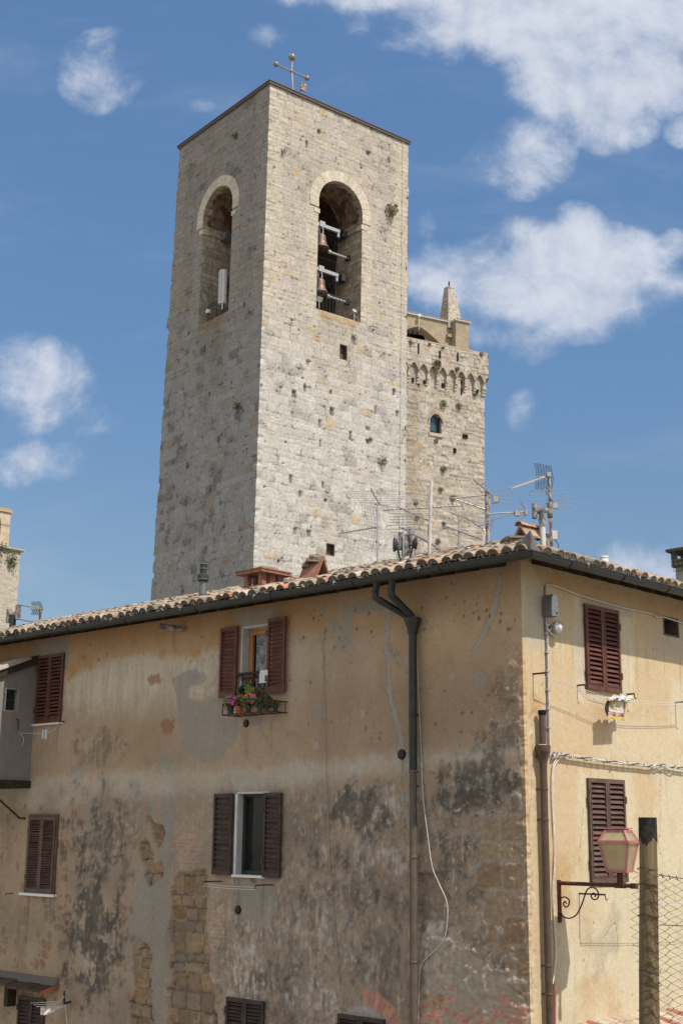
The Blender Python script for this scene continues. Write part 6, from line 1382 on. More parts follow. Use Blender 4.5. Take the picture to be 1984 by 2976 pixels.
# slim grey metal flue
B = FL.P(z4(1318, 762), -1.2); k = mpp(B) * .4464; H = lambda y: (762 - y) * k * 1.03; mb = MB()
mb.lathe(B - up1(.6), (0, 0, 1), [(24 * k, 0), (24 * k, .6 + H(650))], 14); mb.lathe(B, (0, 0, 1), [(27 * k, H(735)), (27 * k, H(712))], 14); o = mb.build('flue', M['greyflue'], house, True); o['label'] = 'slim dark grey metal flue with ringed cap'
mb = MB(); mb.lathe(B, (0, 0, 1), [(30 * k, H(652)), (37 * k, H(645)), (37 * k, H(612)), (30 * k, H(605)), (22 * k, H(603)), (22 * k, H(542))], 14); mb.build('cap', M['darkmetal'], o, True)
for y, r in ((572, 27), (542, 27), (640, 38)): mb = MB(); mb.lathe(B, (0, 0, 1), [(r * k, H(y)), (r * k, H(y - 5))], 14); mb.build('ring', M['greyflue'], o)
mb = MB(); B2 = FL.P(z4(1358, 735), -1.0); mb.tube([B2 + DL * .12 - up1(.1), B2 - DL * .1 - up1(.05)], .07, 9); mb.build('half_tile', M['terracotta'], o)
# terracotta chimney with slab cap
n0 = -.95; P0 = FL.P(zT(318, 640), n0); k = mpp(P0) * .1913
FT = Fr(np.array([P0[0], P0[1], 0]), DL, NL); zb0 = P0[2]; zc0_ = zb0 + (640 - 432) * k * 1.0; lL = .47; lR = .52; AX = -NL
FT2 = Fr(np.array([P0[0], P0[1], 0]), DL, DR)   # box grows left along DL and right along DR
mb = MB(); mb.box(FT2, -.02, lL, -.02, lR, zb0 - .7, zb0 + .03, None); ch = mb.build('chimney', M['terracotta'], house); ch['label'] = 'terracotta chimney of open pillars under a flat slab'
for (a, b) in ((0, 0), (lL - .1, 0), (0, lR - .13), (lL - .1, lR - .13), (0, lR * .42 - .02), (lL - .1, lR * .4)):
    mb = MB(); w_ = .13 if b > 0 and a == 0 else .1; mb.box(FT2, a, a + .1, b, b + w_, zb0 + .03, zc0_); mb.build('pillar', M['terracotta'], ch)
mb = MB(); mb.box(FT2, -.1, lL + .12, -.1, lR + .12, zc0_, zc0_ + .03); 
for i in range(13): mb.box(FT2, -.102, lL + .12, -.1 + (lR + .2) * i / 13 + .014, -.1 + (lR + .2) * i / 13 + .028, zc0_ + .03, zc0_ + .055)
mb.box(FT2, -.1, lL + .12, -.1, lR + .12, zc0_ + .055, zc0_ + .075); mb.build('cap_slab', M['terracotta'], ch)
def lump(mb, c, r, seed, flat=.5, col=None, n=9, m=14):
    vs = []; 
    for i in range(n + 1):
        for j in range(m):
            t = pi / 2 * (1 - i / n); f = 2 * pi * j / m; q = np.array([cos(t) * cos(f), cos(t) * sin(f), sin(t) * flat])
            k_ = 1 + .35 * float(fbm(np.array(q[0] * 1.7 + seed), np.array(q[1] * 1.7 + q[2] * 2), 3, seed)); vs.append(c + q * r * k_)
    mb.add(vs, [(i * m + j, i * m + (j + 1) % m, (i + 1) * m + (j + 1) % m, (i + 1) * m + j) for i in range(n) for j in range(m)], col)
mb = MB(); lump(mb, FT2.p(lL * .55, lR * .6, zc0_ + .07), .25, 5, .5, lit(172, 152, 132)); mb.build('mortar_cap', M['stone'], ch)
# leaning-brick chimney hood with a mortar lump
P0 = FL.P(zT(1255, 510), -1.1); k = mpp(P0) * .1913; FH = Fr(np.array([P0[0], P0[1], 0]), DL, NR); zb0 = P0[2]
def aframe(P0, axis, across, L, hw, hh, th, mat, name, label, ridge=None):
    mb = MB()
    for s_ in (-1, 1):
        a = P0 + across * s_ * hw; t = P0 + up1(hh); nrm = N(np.cross(axis, t - a)); 
        mb.extr([a, t, t + up1(th * 1.4), a + across * s_ * th], axis * L, None)
    o = mb.build(name, mat, house); o['label'] = label; return o
hb_ = aframe(P0 - up1(.05), DL, N(NL * 1.0), .42, .17, .36, .04, M['terracotta'], 'chimney', 'small hood of two leaning bricks topped by rough mortar')
mb = MB(); mb.obox(P0 + DL * .21 - up1(.32), DL * .2, NL * .16, up1(.28)); mb.build('shaft', M['dark'], hb_)
mb = MB(); lump(mb, P0 + DL * .2 + up1(.27), .17, 9, .9, lit(150, 132, 112)); lump(mb, P0 + DL * .33 + up1(.2), .14, 12, .9, lit(140, 122, 104)); mb.build('mortar_cap', M['stone'], hb_)
mb = MB(); coppo(mb, P0 + DL * .45 - up1(.12) + NL * .05, N(DL * 1 - up1(.35)), NL, up1(1), .5, .09, .08, lit(150, 108, 84), False); mb.build('tile', M['tile'], hb_)
# stone chimney with tiled hood near the corner
P0 = FL.P(zB(690, 1330), -1.15); k = mpp(P0) * .2041; FS = Fr(np.array([P0[0], P0[1], 0]), DL, NL); zb0 = P0[2]; zt1 = zb0 + (1330 - 1140) * k
mb = MB(); ax1 = N(DL * .8 - rt * .6); 
W2 = (870 - 500) * k / 2; nrm = -fw * np.array([1, 1, 0]); nrm = N(nrm); F3 = Fr(np.array([P0[0], P0[1], 0]), -rt * np.array([1, 1, 0]) / np.linalg.norm(rt[:2]), nrm)
us = np.linspace(-W2, W2, 26); zs_ = np.arange(zb0 - .7, zt1, .025)
for sgn_ in (0,):
    u, z = np.meshgrid(us, zs_); h1, h2, h3, dj = masonry(u, z, .14, .22, 55, .02, .4); n3 = fbm(u / .08, z / .08, 4, 61)
    C = lit(172, 156, 132) * (.75 + .4 * h1)[..., None]; C = lerp(C, lit(196, 160, 104), sst(n3 + .2, .3, .6) * .4); C = lerp(C, lit(110, 98, 82), sst(.02 - dj, -.01, .01) * .5)
    Pp = F3.O + u[..., None] * F3.du + (.02 * n3 + .015 * h2)[..., None] * F3.dn + z[..., None] * F3.dz
    sc_ = sheet('chimney', Pp, None, np.clip(C, .01, .7), M['stone'], house, True, False); sc_['label'] = 'squat stone chimney with a tiled hood at the roof corner'
mb = MB(); mb.col = lit(160, 146, 124); mb.box(F3, -W2, W2, -2 * W2 * .7, -.02, zb0 - .7, zt1); mb.box(F3, -W2 - .02, W2 + .02, -2 * W2 * .7 - .02, .03, zt1, zt1 + .03); mb.build('chimney_body', M['stone'], sc_)
ph = F3.p(W2 * .62, -.03, zt1 + .03); axh = N(F3.du * -.75 - nrm * .65); hh = (1135 - 985) * k; hw_ = 95 * k
def hood(P0, axis, across, L, hw, hh, th, par):
    mb = MB(); R = random.Random(2)
    for s_ in (-1, 1):
        for j in range(3):
            a = P0 + across * s_ * hw + axis * (L * j / 3); t = P0 + up1(hh) + axis * (L * j / 3)
            mb.extr([a, t, t + up1(th * 1.3), a + across * s_ * th], axis * (L / 3 - .008), lit(190, 160, 136) * R.uniform(.85, 1.1))
    mb.build('hood', M['tile'], par); mb = MB()
    for j in range(2): coppo(mb, P0 + up1(hh + .02) + axis * (L / 2 * j - .03), axis, across, up1(1), L / 2 + .06, .075, .065, lit(206, 158, 126) * R.uniform(.9, 1.05), False)
    mb.build('ridge_tile', M['tile'], par); mb = MB(); mb.add([P0 + axis * L * .9 - across * hw, P0 + axis * L * .9 + across * hw, P0 + axis * L * .9 + up1(hh)], [(0, 1, 2)], (.1, .07, .055)); mb.build('hood_back', M['tile'], par)
acr = N(np.cross(axh, (0, 0, 1)))
hood(F3.p(W2 * .25, -.05, zt1 + .03), axh, acr, .46, hw_ * 1.05, hh, .035, sc_)
mb = MB()
for i, (x, y) in enumerate(((490, 1150), (450, 1160), (415, 1185), (390, 1205))): 
    P = FL.P(zB(x, y + 30), -1.5); mb.obox(P - up1(.04), F3.du * .028, nrm * .1, up1(.1), lit(150, 120, 100) * rt_.uniform(.8, 1.1))
mb.build('brick_edge', M['tile'], sc_)
P = FL.P(zB(1035, 1180), -2.6); mb = MB(); mb.obox(P - up1(.1), rt * .06, nrm * .06, up1(.2)); o = mb.build('flue', M['concrete'], house); o['label'] = 'short dark pot behind the tallest flue'
# white vent cap on the right slope and the far right chimney
n_v = -2.6; B = FRR.P(z6(1054, 192), n_v); k = mpp(B) * .4464; mb = MB(); mb.lathe(B - up1(.5), (0, 0, 1), [(26 * k, 0), (26 * k, .5)], 16); mb.lathe(B, (0, 0, 1), [(28 * k, .0), (30 * k, 12 * k), (27 * k, 16 * k), (27 * k, 30 * k), (31 * k, 33 * k), (31 * k, 40 * k), (22 * k, 44 * k)], 16)
o = mb.build('vent_cap', M['white'], house, True); o['label'] = 'white round vent cap on the right slope'
mb = MB(); nq_ = -3.2; qa = FRR.px(z6(1622, 345), nq_); qb = FRR.px(z6(1568, 325), nq_); k = mpp(FRR.P(z6(1500, 300), nq_)) * .4464
FQ = Fr(FRR.p(qa[0], nq_, 0), DR, NR); w_ = .36; Hq = lambda y: qa[1] + (325 - y) * k * 1.02
mb.col = lit(196, 184, 166); mb.box(FQ, 0, w_, -w_, 0, Hq(325) - 1, Hq(185)); mb.box(FQ, -.06, w_ + .06, -w_ - .06, .06, Hq(185), Hq(135), lit(140, 130, 112))
for (a, b) in ((-.06, -w_ - .06), (w_ - .03, -w_ - .06), (-.06, -.03), (w_ - .03, -.03)): mb.box(FQ, a, a + .09, b, b + .09, Hq(135), Hq(84), lit(120, 112, 98))
mb.box(FQ, -.14, w_ + .14, -w_ - .14, .14, Hq(84), Hq(66), lit(110, 100, 86)); ch = mb.build('chimney', M['stone'], house); ch['label'] = 'square grey chimney at the right edge with an open lantern top'
mb = MB()
for i in range(5): mb.tube([FQ.p(-.07, -w_ + i * .1, Hq(215)), FQ.p(-.07, -w_ + i * .1, Hq(90))], .006, 4)
for z_ in (215, 180, 150): mb.tube([FQ.p(-.07, -w_, Hq(z_)), FQ.p(-.07, 0, Hq(z_))], .006, 4)
mb.build('wire_guard', M['wire'], ch)

# ------------------------------------------------------------------ television aerials
def grid(mb, c, a, b, na, nb, r=.0035):
    for i in range(na + 1): t = -1 + 2 * i / na; mb.tube([c + a * t - b, c + a * t + b], r, 3)
    for i in range(nb + 1): t = -1 + 2 * i / nb; mb.tube([c + b * t - a, c + b * t + a], r, 3)
def elements(mb, p, q, n, ed, l0, l1, r=.006, skip=0):
    for i in range(n):
        t = (i + .3) / n; c = p + (q - p) * t; l = l0 + (l1 - l0) * t; mb.tube([c - ed * l, c + ed * l], r * .8, 4)
RGT = N(rt * np.array([1, 1, 0])); FWD = N(fw * np.array([1, 1, 0]))
def aerial(label, base, top, Y, mat, r=.02, down=1.4):
    B = at_depth(base, Y); T = at_depth(top, Y)
    t = thing('tv_aerial', label, 'aerial', B - up1(down), 'television aerials on the roof'); mb = MB(); mb.tube([B - up1(down), T], r, 8); mb.build('mast', mat, t, True); return t, Y
def part(t, name, mat, fn): mb = MB(); fn(mb); return mb.build(name, mat, t)
# aerial 1: slim mast before the bell tower
t, Y = aerial('slim grey aerial mast in front of the sunlit bell tower, with a grid reflector', zAn(68, 1255), zAn(62, 520), 23.5, M['steel'], .016)
q = lambda x, y, dY=0: at_depth(zAn(x, y), Y + dY)
zz1 = zoom(400, 900, .5421)
p_, e_ = at_depth(zz1(1078, 1200), Y), at_depth(zz1(1285, 1165), Y)
def f(mb): mb.tube([p_, e_ + (e_ - p_) * .05], .012, 6); elements(mb, p_, e_, 13, FWD * .5 + RGT * .3, .1, .16, .005)
part(t, 'boom', M['alu'], f)
c_ = at_depth(zz1(1250, 1165), Y)
def f(mb): grid(mb, c_ + up1(.23), N(RGT * .7 + FWD * .7) * .22, N(up1(1) - RGT * .15) * .22, 6, 7); grid(mb, c_ - up1(.23), N(RGT * .7 + FWD * .7) * .22, N(up1(1) + RGT * .15) * .22, 6, 7)
part(t, 'reflector_grid', M['alu'], f)
a_, b_ = q(0, 380, -.4), q(85, 530, .2)
def f(mb): mb.tube([a_ - (b_ - a_) * .2, b_], .014, 6); elements(mb, a_, b_, 6, RGT * 1.0, .55, .75, .004)
part(t, 'upper_boom', M['steel'], f)
# aerial 2: comb above the white H flue with two dark dishes seen edge on
t, Y = aerial('aerial of long white rods above the white H-shaped flue', zAn(362, 900), zAn(358, 640), 21.6, M['steel'], .012, 2.0)
q = lambda x, y, dY=0: at_depth(zAn(x, y), Y + dY)
def f(mb):
    for y in (640, 672, 706, 738): mb.tube([q(200, y), q(520, y - 6)], .006, 4)
    mb.tube([q(200, 770), q(520, 760), q(545, 768), q(545, 800), q(530, 812), q(170, 815), q(155, 800), q(165, 780), q(200, 770)], .007, 4)
part(t, 'rods', M['alu'], f)
def f(mb): mb.obox(q(358, 765), RGT * .02, FWD * .04, up1(.06)); mb.tube([q(320, 795, .4), q(625, 945, -.6)], .014, 6)
part(t, 'boom', M['steel'], f)
for x, y0, y1, lab in ((250, 912, 1075, 'black dish seen edge on at the left of the white H-shaped flue'), (507, 908, 1048, 'black dish seen edge on at the right of the white H-shaped flue')):
    c = (q(x, y0) + q(x, y1)) / 2; R_ = np.linalg.norm(q(x, y0) - q(x, y1)) / 2
    t2 = thing('satellite_dish', lab, 'satellite dish', c - up1(.6), 'satellite dishes by the flue')
    ax = N(RGT + FWD * .12) * (1 if x < 400 else -1); mb = MB(); mb.lathe(c, ax, [(R_, .0), (R_ * .97, .02), (R_ * .7, .05), (R_ * .35, .07), (.01, .075)], 20); mb.build('dish', M['darkmetal'], t2, True)
    mb = MB(); mb.tube([c + ax * .05, c + ax * .12 - up1(.3), c + ax * .1 - up1(.9)], .018, 6); mb.build('mount', M['darkmetal'], t2)
def combw(label, xs, y0, y1, n, Yc):
    mb = MB()
    for i in range(n): y = y0 + (y1 - y0) * i / (n - 1); mb.tube([at_depth(zAn(xs[0], y), Yc), at_depth(zAn(xs[1], y - 3), Yc)], .006, 4)
    mb.tube([at_depth(zAn((xs[0] + xs[1]) / 2, y0 - 20), Yc), at_depth(zAn((xs[0] + xs[1]) / 2, y1 + 40), Yc)], .012, 5); return tag(mb.build('tv_aerial', M['alu']), label, 'aerial', 'television aerials on the roof')
combw('stack of short white rods between the white flue and the left dish', (262, 330), 915, 1180, 12, 22.2)
combw('stack of short white rods right of the white flue', (440, 548), 915, 1170, 12, 22.3)
# aerial 3: tall pale mast
t, Y = aerial('tall pale aerial mast in front of the far tower, crossed by two long booms', zAn(622, 1160), zAn(677, 258), 22.5, M['pvc'], .03)
q = lambda x, y, dY=0: at_depth(zAn(x, y), Y + dY)
def f(mb): mb.tube([q(130, 598), q(1050, 545)], .014, 6); elements(mb, q(130, 598), q(1050, 545), 20, N(FWD + .2 * RGT), .1, .2, .005); mb.obox(q(1045, 547), RGT * .02, FWD * .03, up1(.07))
part(t, 'long_boom', M['steel'], f)
def f(mb): mb.tube([q(295, 562, -.5), q(640, 715, .1)], .013, 6); elements(mb, q(295, 562, -.5), q(640, 715, .1), 7, RGT, .5, .35, .0035)
part(t, 'slanting_boom', M['steel'], f)
def f(mb): mb.tube([q(495, 885, -.4), q(760, 1035, .3)], .016, 6); mb.obox(q(752, 1030, .3), RGT * .04, FWD * .04, up1(.03)); mb.tube([q(490, 1105), q(1020, 1020)], .01, 5); mb.tube([q(620, 1035), q(1000, 1018)], .008, 5); mb.tube([q(650, 560), q(658, 700), q(640, 780), q(636, 900)], .008, 4)
part(t, 'lower_booms', M['alu'], f)
# aerial 4: short blue-grey mast
t, Y = aerial('short blue-grey mast with one slanting boom, second from the right', zAn(988, 1065), zAn(995, 672), 22.0, M['steel'], .026)
q = lambda x, y, dY=0: at_depth(zAn(x, y), Y + dY)
def f(mb): mb.tube([q(845, 785, -.3), q(1285, 945, .5)], .014, 6); elements(mb, q(845, 785, -.3), q(1285, 945, .5), 5, RGT, .3, .3, .003)
part(t, 'boom', M['steel'], f)
def f(mb): mb.tube([q(885, 625, -.3), q(1275, 760, .4)], .012, 6); mb.tube([q(1050, 670), q(1290, 830, .3)], .012, 6); mb.obox(q(1245, 752), RGT * .04, FWD * .03, up1(.04)); mb.tube([q(720, 658), q(1300, 640)], .005, 4)
part(t, 'crossing_booms', M['steel'], f)
# aerial 5: crowded mast at the edge of the far tower
t, Y = aerial('crowded rusty aerial mast at the right edge of the far tower', zAn(1312, 1020), zAn(1305, 375), 21.5, M['rustmast'], .028)
q = lambda x, y, dY=0: at_depth(zAn(x, y), Y + dY)
def f(mb): mb.tube([q(1318, 1020, .1), q(1325, 800, .1), q(1330, 500, .1), q(1338, 420, .1)], .022, 7); mb.tube([q(1255, 1030), q(1285, 850), q(1265, 820)], .022, 6); mb.tube([q(1265, 820), q(1300, 830), q(1318, 880)], .018, 6)
part(t, 'second_mast', M['pvc'], f)
def f(mb):
    a, b = q(1152, 245, -.4), q(1460, 512, .3); mb.tube([a, b], .014, 6)
    for i, (y, x0, x1) in enumerate(((252, 1010, 1355), (305, 1080, 1425), (378, 1150, 1508), (425, 1200, 1570), (465, 1200, 1640), (480, 1195, 1570), (520, 1290, 1570))): mb.tube([q(x0, y + 6), q(x1, y - 8)], .0045, 4)
    mb.obox(q(1405, 478), RGT * .04, FWD * .03, up1(.05))
part(t, 'upper_boom', M['alu'], f)
def f(mb):
    mb.tube([q(905, 465), q(1310, 425)], .013, 6); mb.tube([q(940, 470), q(1290, 590)], .012, 6); elements(mb, q(905, 465), q(1290, 590), 8, N(FWD + .3 * RGT), .2, .2, .004)
    a, b = q(1325, 640), at_depth(zB(720, 775), Y); mb.tube([a, b], .012, 6); mb.tube([a - up1(.13), at_depth(zB(440, 822), Y), at_depth(zB(590, 795), Y)], .008, 5); elements(mb, a, b, 13, N(FWD * .8 + up1(.5)), .06, .06, .005); mb.obox(at_depth(zB(595, 790), Y), RGT * .04, FWD * .05, up1(.05)); mb.obox(at_depth(zB(722, 778), Y), RGT * .02, FWD * .03, up1(.04))
part(t, 'side_booms', M['alu'], f)
def f(mb):
    c = at_depth(zB(735, 775), Y); mb2 = [(632, 610), (735, 775)]; p0, p1 = at_depth(zB(632, 610), Y), c
    for k in range(5): mb.tube([p0 + N(FWD + .2 * RGT) * .1 * (k - 2), p1 + N(FWD + .2 * RGT) * .1 * (k - 2)], .004, 3)
    a, b, c2, d2 = [at_depth(zB(x, y), Y) for x, y in ((695, 770), (750, 800), (625, 888), (672, 942))]
    for i in range(5): s = i / 4; mb.tube([a + (b - a) * s, c2 + (d2 - c2) * s], .0035, 3)
    for i in range(7): s = i / 6; mb.tube([a + (c2 - a) * s, b + (d2 - b) * s], .0035, 3)
    a, b, c2, d2 = [q(x, y) for x, y in ((1335, 690), (1390, 700), (1325, 800), (1362, 818))]
    for i in range(4): s = i / 3; mb.tube([a + (b - a) * s, c2 + (d2 - c2) * s], .003, 3)
    for i in range(7): s = i / 6; mb.tube([a + (c2 - a) * s, b + (d2 - b) * s], .003, 3)
part(t, 'reflector_grid', M['alu'], f)
# aerial 6: red-brown mast by the tall flue
t, Y = aerial('red-brown aerial mast by the tallest flue with a large tilted grid', zB(1095, 1250), zB(1048, 225), 20.6, M['rustmast'], .024)
q = lambda x, y, dY=0: at_depth(zB(x, y), Y + dY)
def f(mb):
    for co in (((842, 80), (1078, 118), (872, 262), (1108, 285)), ((868, 285), (1112, 290), (852, 445), (1085, 460))):
        a, b, c2, d2 = [q(*v) for v in co]
        for i in range(7): s = i / 6; mb.tube([a + (b - a) * s, c2 + (d2 - c2) * s], .0032, 3)
        for i in range(11): s = i / 10; mb.tube([a + (c2 - a) * s, b + (d2 - b) * s], .0032, 3)
part(t, 'reflector_grid', M['wire'], f)
def f(mb):
    a, b = q(520, 440, -.5), q(1050, 250, .05); mb.tube([a, b], .009, 6); elements(mb, a, b, 12, N(RGT * .9 + up1(.1) + FWD * .4), .12, .1, .006); mb.obox(q(950, 290), RGT * .04, FWD * .03, up1(.018)); mb.obox(q(1045, 245), RGT * .03, FWD * .04, up1(.035)); mb.obox(q(905, 275), RGT * .05, FWD * .015, up1(.006))
part(t, 'boom', M['alu'], f)
def f(mb):
    mb.tube([q(992, 455, -.3), q(1160, 725, .3)], .016, 6)
    for x0, x1, y in ((730, 1270, 462), (760, 1315, 515), (810, 1360, 590), (880, 1390, 642), (880, 1420, 684), (880, 1475, 705)): mb.tube([q(x0, y + 18), q(x1, y - 12 if y < 650 else y)], .005, 4)
    mb.obox(q(1138, 690), RGT * .04, FWD * .03, up1(.04))
part(t, 'lower_boom', M['alu'], f)
def f(mb): mb.obox(q(1128, 1105), RGT * .04, FWD * .03, up1(.07))
part(t, 'amplifier_box', M['pvc'], f)
def f(mb): mb.tube([q(1125, 1140), q(1150, 1190), q(1180, 1240), q(1188, 1280), q(1170, 1310)], .007, 5); mb.tube([q(1010, 1125), q(1100, 1130)], .008, 5)
part(t, 'cable', M['darkmetal'], f)
# aerial at the left edge
Y = 30.0; t, Y = aerial('reddish aerial mast at the far left with a bow-tie grid', zl(605, 1955), zl(608, 1670), Y, M['rustmast'], .03, 2.5)
q = lambda x, y, dY=0: at_depth(zl(x, y), Y + dY)
def f(mb):
    for co in (((470, 1585), (608, 1578), (492, 1672), (640, 1665)), ((495, 1680), (645, 1680), (468, 1772), (610, 1770))):
        a, b, c2, d2 = [q(*v) for v in co]
        for i in range(6): s = i / 5; mb.tube([a + (b - a) * s, c2 + (d2 - c2) * s], .005, 3)
        for i in range(7): s = i / 6; mb.tube([a + (c2 - a) * s, b + (d2 - b) * s], .005, 3)
part(t, 'reflector_grid', M['wire'], f)
def f(mb):
    for a, b in (((270, 1622), (608, 1680)), ((300, 1840), (548, 1890)), ((230, 1978), (400, 2000))): mb.tube([q(*a), q(*b)], .015, 5); elements(mb, q(*a), q(*b), 9, N(FWD + .3 * RGT), .15, .15, .007)
    mb.obox(q(530, 1672), RGT * .1, FWD * .05, up1(.04)); mb.obox(q(530, 1888), RGT * .1, FWD * .05, up1(.04))
part(t, 'booms', M['alu'], f)
# log-periodic aerial low on the wall, bottom left
mo = FL.P(zC(1180, 690), .02); t = thing('tv_aerial', 'white comb-shaped aerial on the shaded wall, low in the left corner', 'aerial', mo, 'television aerials on the roof'); del t['group']
a_ = FL.P(zC(775, 900), .95); b_ = FL.P(zC(1130, 585), .3); ed = N(np.cross(b_ - a_, NL * .2 + up1(1)))
part(t, 'boom', M['whitecable'], lambda mb: (mb.tube([a_, a_ + (b_ - a_) * .42], .017, 6), mb.tube([a_, b_], .011, 6)))
def f(mb):
    for i in range(7): 
        s = .02 + .07 * i; c = a_ + (b_ - a_) * s; l = .1 + .035 * i; mb.tube([c - ed * l * .75, c + ed * l * .75], .0045, 4)
    for i in range(3): s = .5 + .12 * i; c = a_ + (b_ - a_) * s; mb.tube([c - ed * (.34 + .1 * i), c + ed * .05], .004, 4)
part(t, 'rods', M['whitecable'], f)
part(t, 'mount', M['darkmetal'], lambda mb: (mb.tube([b_, FL.P(zC(1130, 700), .2), FL.P(zC(1240, 675), .0)], .022, 7), mb.tube([FL.P(zC(1130, 480), .2), FL.P(zC(1130, 720), .2)], .018, 6)))
part(t, 'cable', M['whitecable'], lambda mb: mb.tube([FL.P(zC(1145, 720), .1), FL.P(zC(1158, 850), .05), FL.P(zC(1172, 980), .04), FL.P(zC(1190, 1150), .04)], .006, 5))

# ------------------------------------------------------------------ the street lantern
la = FRR.P(z9(857, 765)); lu = FRR.px(z9(857, 765))[0]; lz = la[2]
lampT = thing('street_lamp', 'four-sided lantern with red frame and frosted panes on a rusty scrolled wall bracket', 'street lamp', la - up1(.5))
mb = MB(); mb.tube([FRR.p(lu, 0, lz), FRR.p(lu, 1.16, lz - .0)], .026, 8); mb.obox(FRR.p(lu, 1.18, lz), DR * .034, NR * .04, up1(.034)); mb.obox(FRR.p(lu, .97, lz), DR * .034, NR * .07, up1(.034)); mb.build('arm', M['iron'], lampT)
zlow = FRR.px(z9(857, 990))[1]; mb = MB(); mb.box(FRR, lu - .035, lu + .035, 0, .02, zlow, lz + .04); mb.build('wall_plate', M['iron'], lampT)
def cr(pts, k=6):
    P = [np.array(p, float) for p in pts]; P = [2 * P[0] - P[1]] + P + [2 * P[-1] - P[-2]]; out = []
    for i in range(1, len(P) - 2):
        for j in range(k):
            t = j / k; out.append(.5 * (2 * P[i] + (P[i + 1] - P[i - 1]) * t + (2 * P[i - 1] - 5 * P[i] + 4 * P[i + 1] - P[i + 2]) * t * t + (3 * P[i] - P[i - 1] - 3 * P[i + 1] + P[i + 2]) * t ** 3))
    return out + [P[-2]]
sc_pts = [(893, 888), (888, 875), (903, 868), (915, 880), (910, 902), (890, 905), (870, 890), (872, 860), (900, 842), (922, 862), (918, 900)]
big = [(905, 882), (893, 870), (886, 886), (898, 902), (915, 892), (918, 862), (892, 844), (866, 858), (858, 890), (866, 930), (890, 958), (925, 965), (960, 945), (985, 900), (1003, 850), (1020, 805), (1045, 790), (1072, 800), (1086, 830), (1078, 855), (1055, 858), (1044, 838), (1056, 822), (1070, 832), (1064, 843)]
pts = []
for x, y in cr(big, 5): n_, z_ = FRR.atu(z9(x, y), lu); pts.append(FRR.p(lu, n_, z_))
mb = MB(); mb.tube(pts, .0095, 6); mb.build('scroll', M['blackiron'], lampT)
# the lantern stands on a short stem
n_s, z_s = FRR.atu(z9(1212, 775), lu); PC = FRR.p(lu, .97, lz); k = mpp(PC) * .5102
z_bot = lz + (778 - 700) * k; z_top = lz + (778 - 537) * k; z_r = lz + (778 - 476) * k; z_cap = lz + (778 - 465) * k
mb = MB(); mb.obox(PC + up1((z_bot - lz) / 2), DR * .028, NR * .028, up1((z_bot - lz) / 2 + .02)); mb.build('stem', M['iron'], lampT)
f1 = RGT * cos(radians(31)) - FWD * sin(radians(31)); f2 = RGT * sin(radians(31)) + FWD * cos(radians(31))
wt, wb, wr = .197, .124, .15; 
def cor(w, z): return [PC * np.array([1, 1, 0]) + up1(z) + (sx * f1 + sy * f2) * w for sx, sy in ((1, -1), (1, 1), (-1, 1), (-1, -1))]
cb_, ct_, cr_ = cor(wb, z_bot), cor(wt, z_top), cor(wr * .85, z_r)
mb = MB()
def bar(mb, a, b, r=.014): 
    dd = N(b - a); x = N(np.cross(dd, up1(1) if abs(dd[2]) < .9 else RGT)); y = np.cross(dd, x); mb.obox((a + b) / 2, x * r, y * r, dd * (np.linalg.norm(b - a) / 2 + r * .6))
for i in range(4):
    j = (i + 1) % 4; bar(mb, cb_[i], cb_[j]); bar(mb, ct_[i], ct_[j], .018); bar(mb, cr_[i], cr_[j], .012); bar(mb, cb_[i], ct_[i], .014); bar(mb, ct_[i], cr_[i], .014)
c2 = cor(wr * .72, z_r + .018); c3 = cor(wr * .98, z_cap)
mb.extr(cor(wr * .72, z_r + .0), up1(z_cap - z_r)); mb.extr(cor(wr * .98, z_cap), up1(.016)); mb.extr(cor(wb * 1.0, z_bot - .012), up1(.012)); mb.build('frame', M['redpaint'], lampT)
for i in range(4):
    j = (i + 1) % 4
    for A, B_ in ((cb_, ct_), (ct_, cr_)): mb = MB(); mb.extr([A[i], A[j], B_[j], B_[i]], N(PC * np.array([1, 1, 0]) - (A[i] + A[j]) / 2 * np.array([1, 1, 0])) * .006); mb.build('pane', M['frost'], lampT)
mb = MB(); mb.lathe(PC + up1(z_bot - lz + .01), (0, 0, 1), [(.03, 0), (.03, .08), (.045, .12), (.05, .2), (.03, .27), (.005, .29)], 12); mb.build('bulb', M['white'], lampT, True)

# ------------------------------------------------------------------ wall-mounted boxes, cables and clothes lines on the sunlit wall
zM = zoom(1540, 1680, .0893)
u0m, zt_m = FRR.px(zM(600, 540), 0); u_l, _ = FRR.px(zM(520, 900), 0); na = .17
a0 = FRR.px(zM(690, 900), na)[0]; a1 = FRR.px(zM(895, 900), na)[0]; zt_ = FRR.px(zM(785, 520), na)[1]; zb_m = FRR.px(zM(785, 1235), na)[1]
t = thing('meter_box', 'pale grey box with rounded top fixed under the eaves of the sunlit wall', 'box', FRR.p(a0, 0, zb_m)); rr_ = (a1 - a0) / 2; cm_ = (a0 + a1) / 2
out = [(a0, zb_m), (a1, zb_m)] + [(cm_ + rr_ * cos(x), zt_ - rr_ * 1.4 + rr_ * 1.4 * sin(x)) for x in np.linspace(0, pi, 14)]
mb = MB(); mb.extr([FRR.p(u_, .0, z_) for u_, z_ in out], NR * na); mb.build('housing', M['greyflue'], t); mb = MB(); mb.extr([FRR.p(u_, na, z_) for u_, z_ in out], NR * .006); mb.build('front', M['steel'], t)
mb = MB(); mb.box(FRR, cm_ + rr_ * .2, cm_ + rr_ * .6, na + .006, na + .012, zb_m + .03, zb_m + .055); mb.build('latch', M['darkmetal'], t)
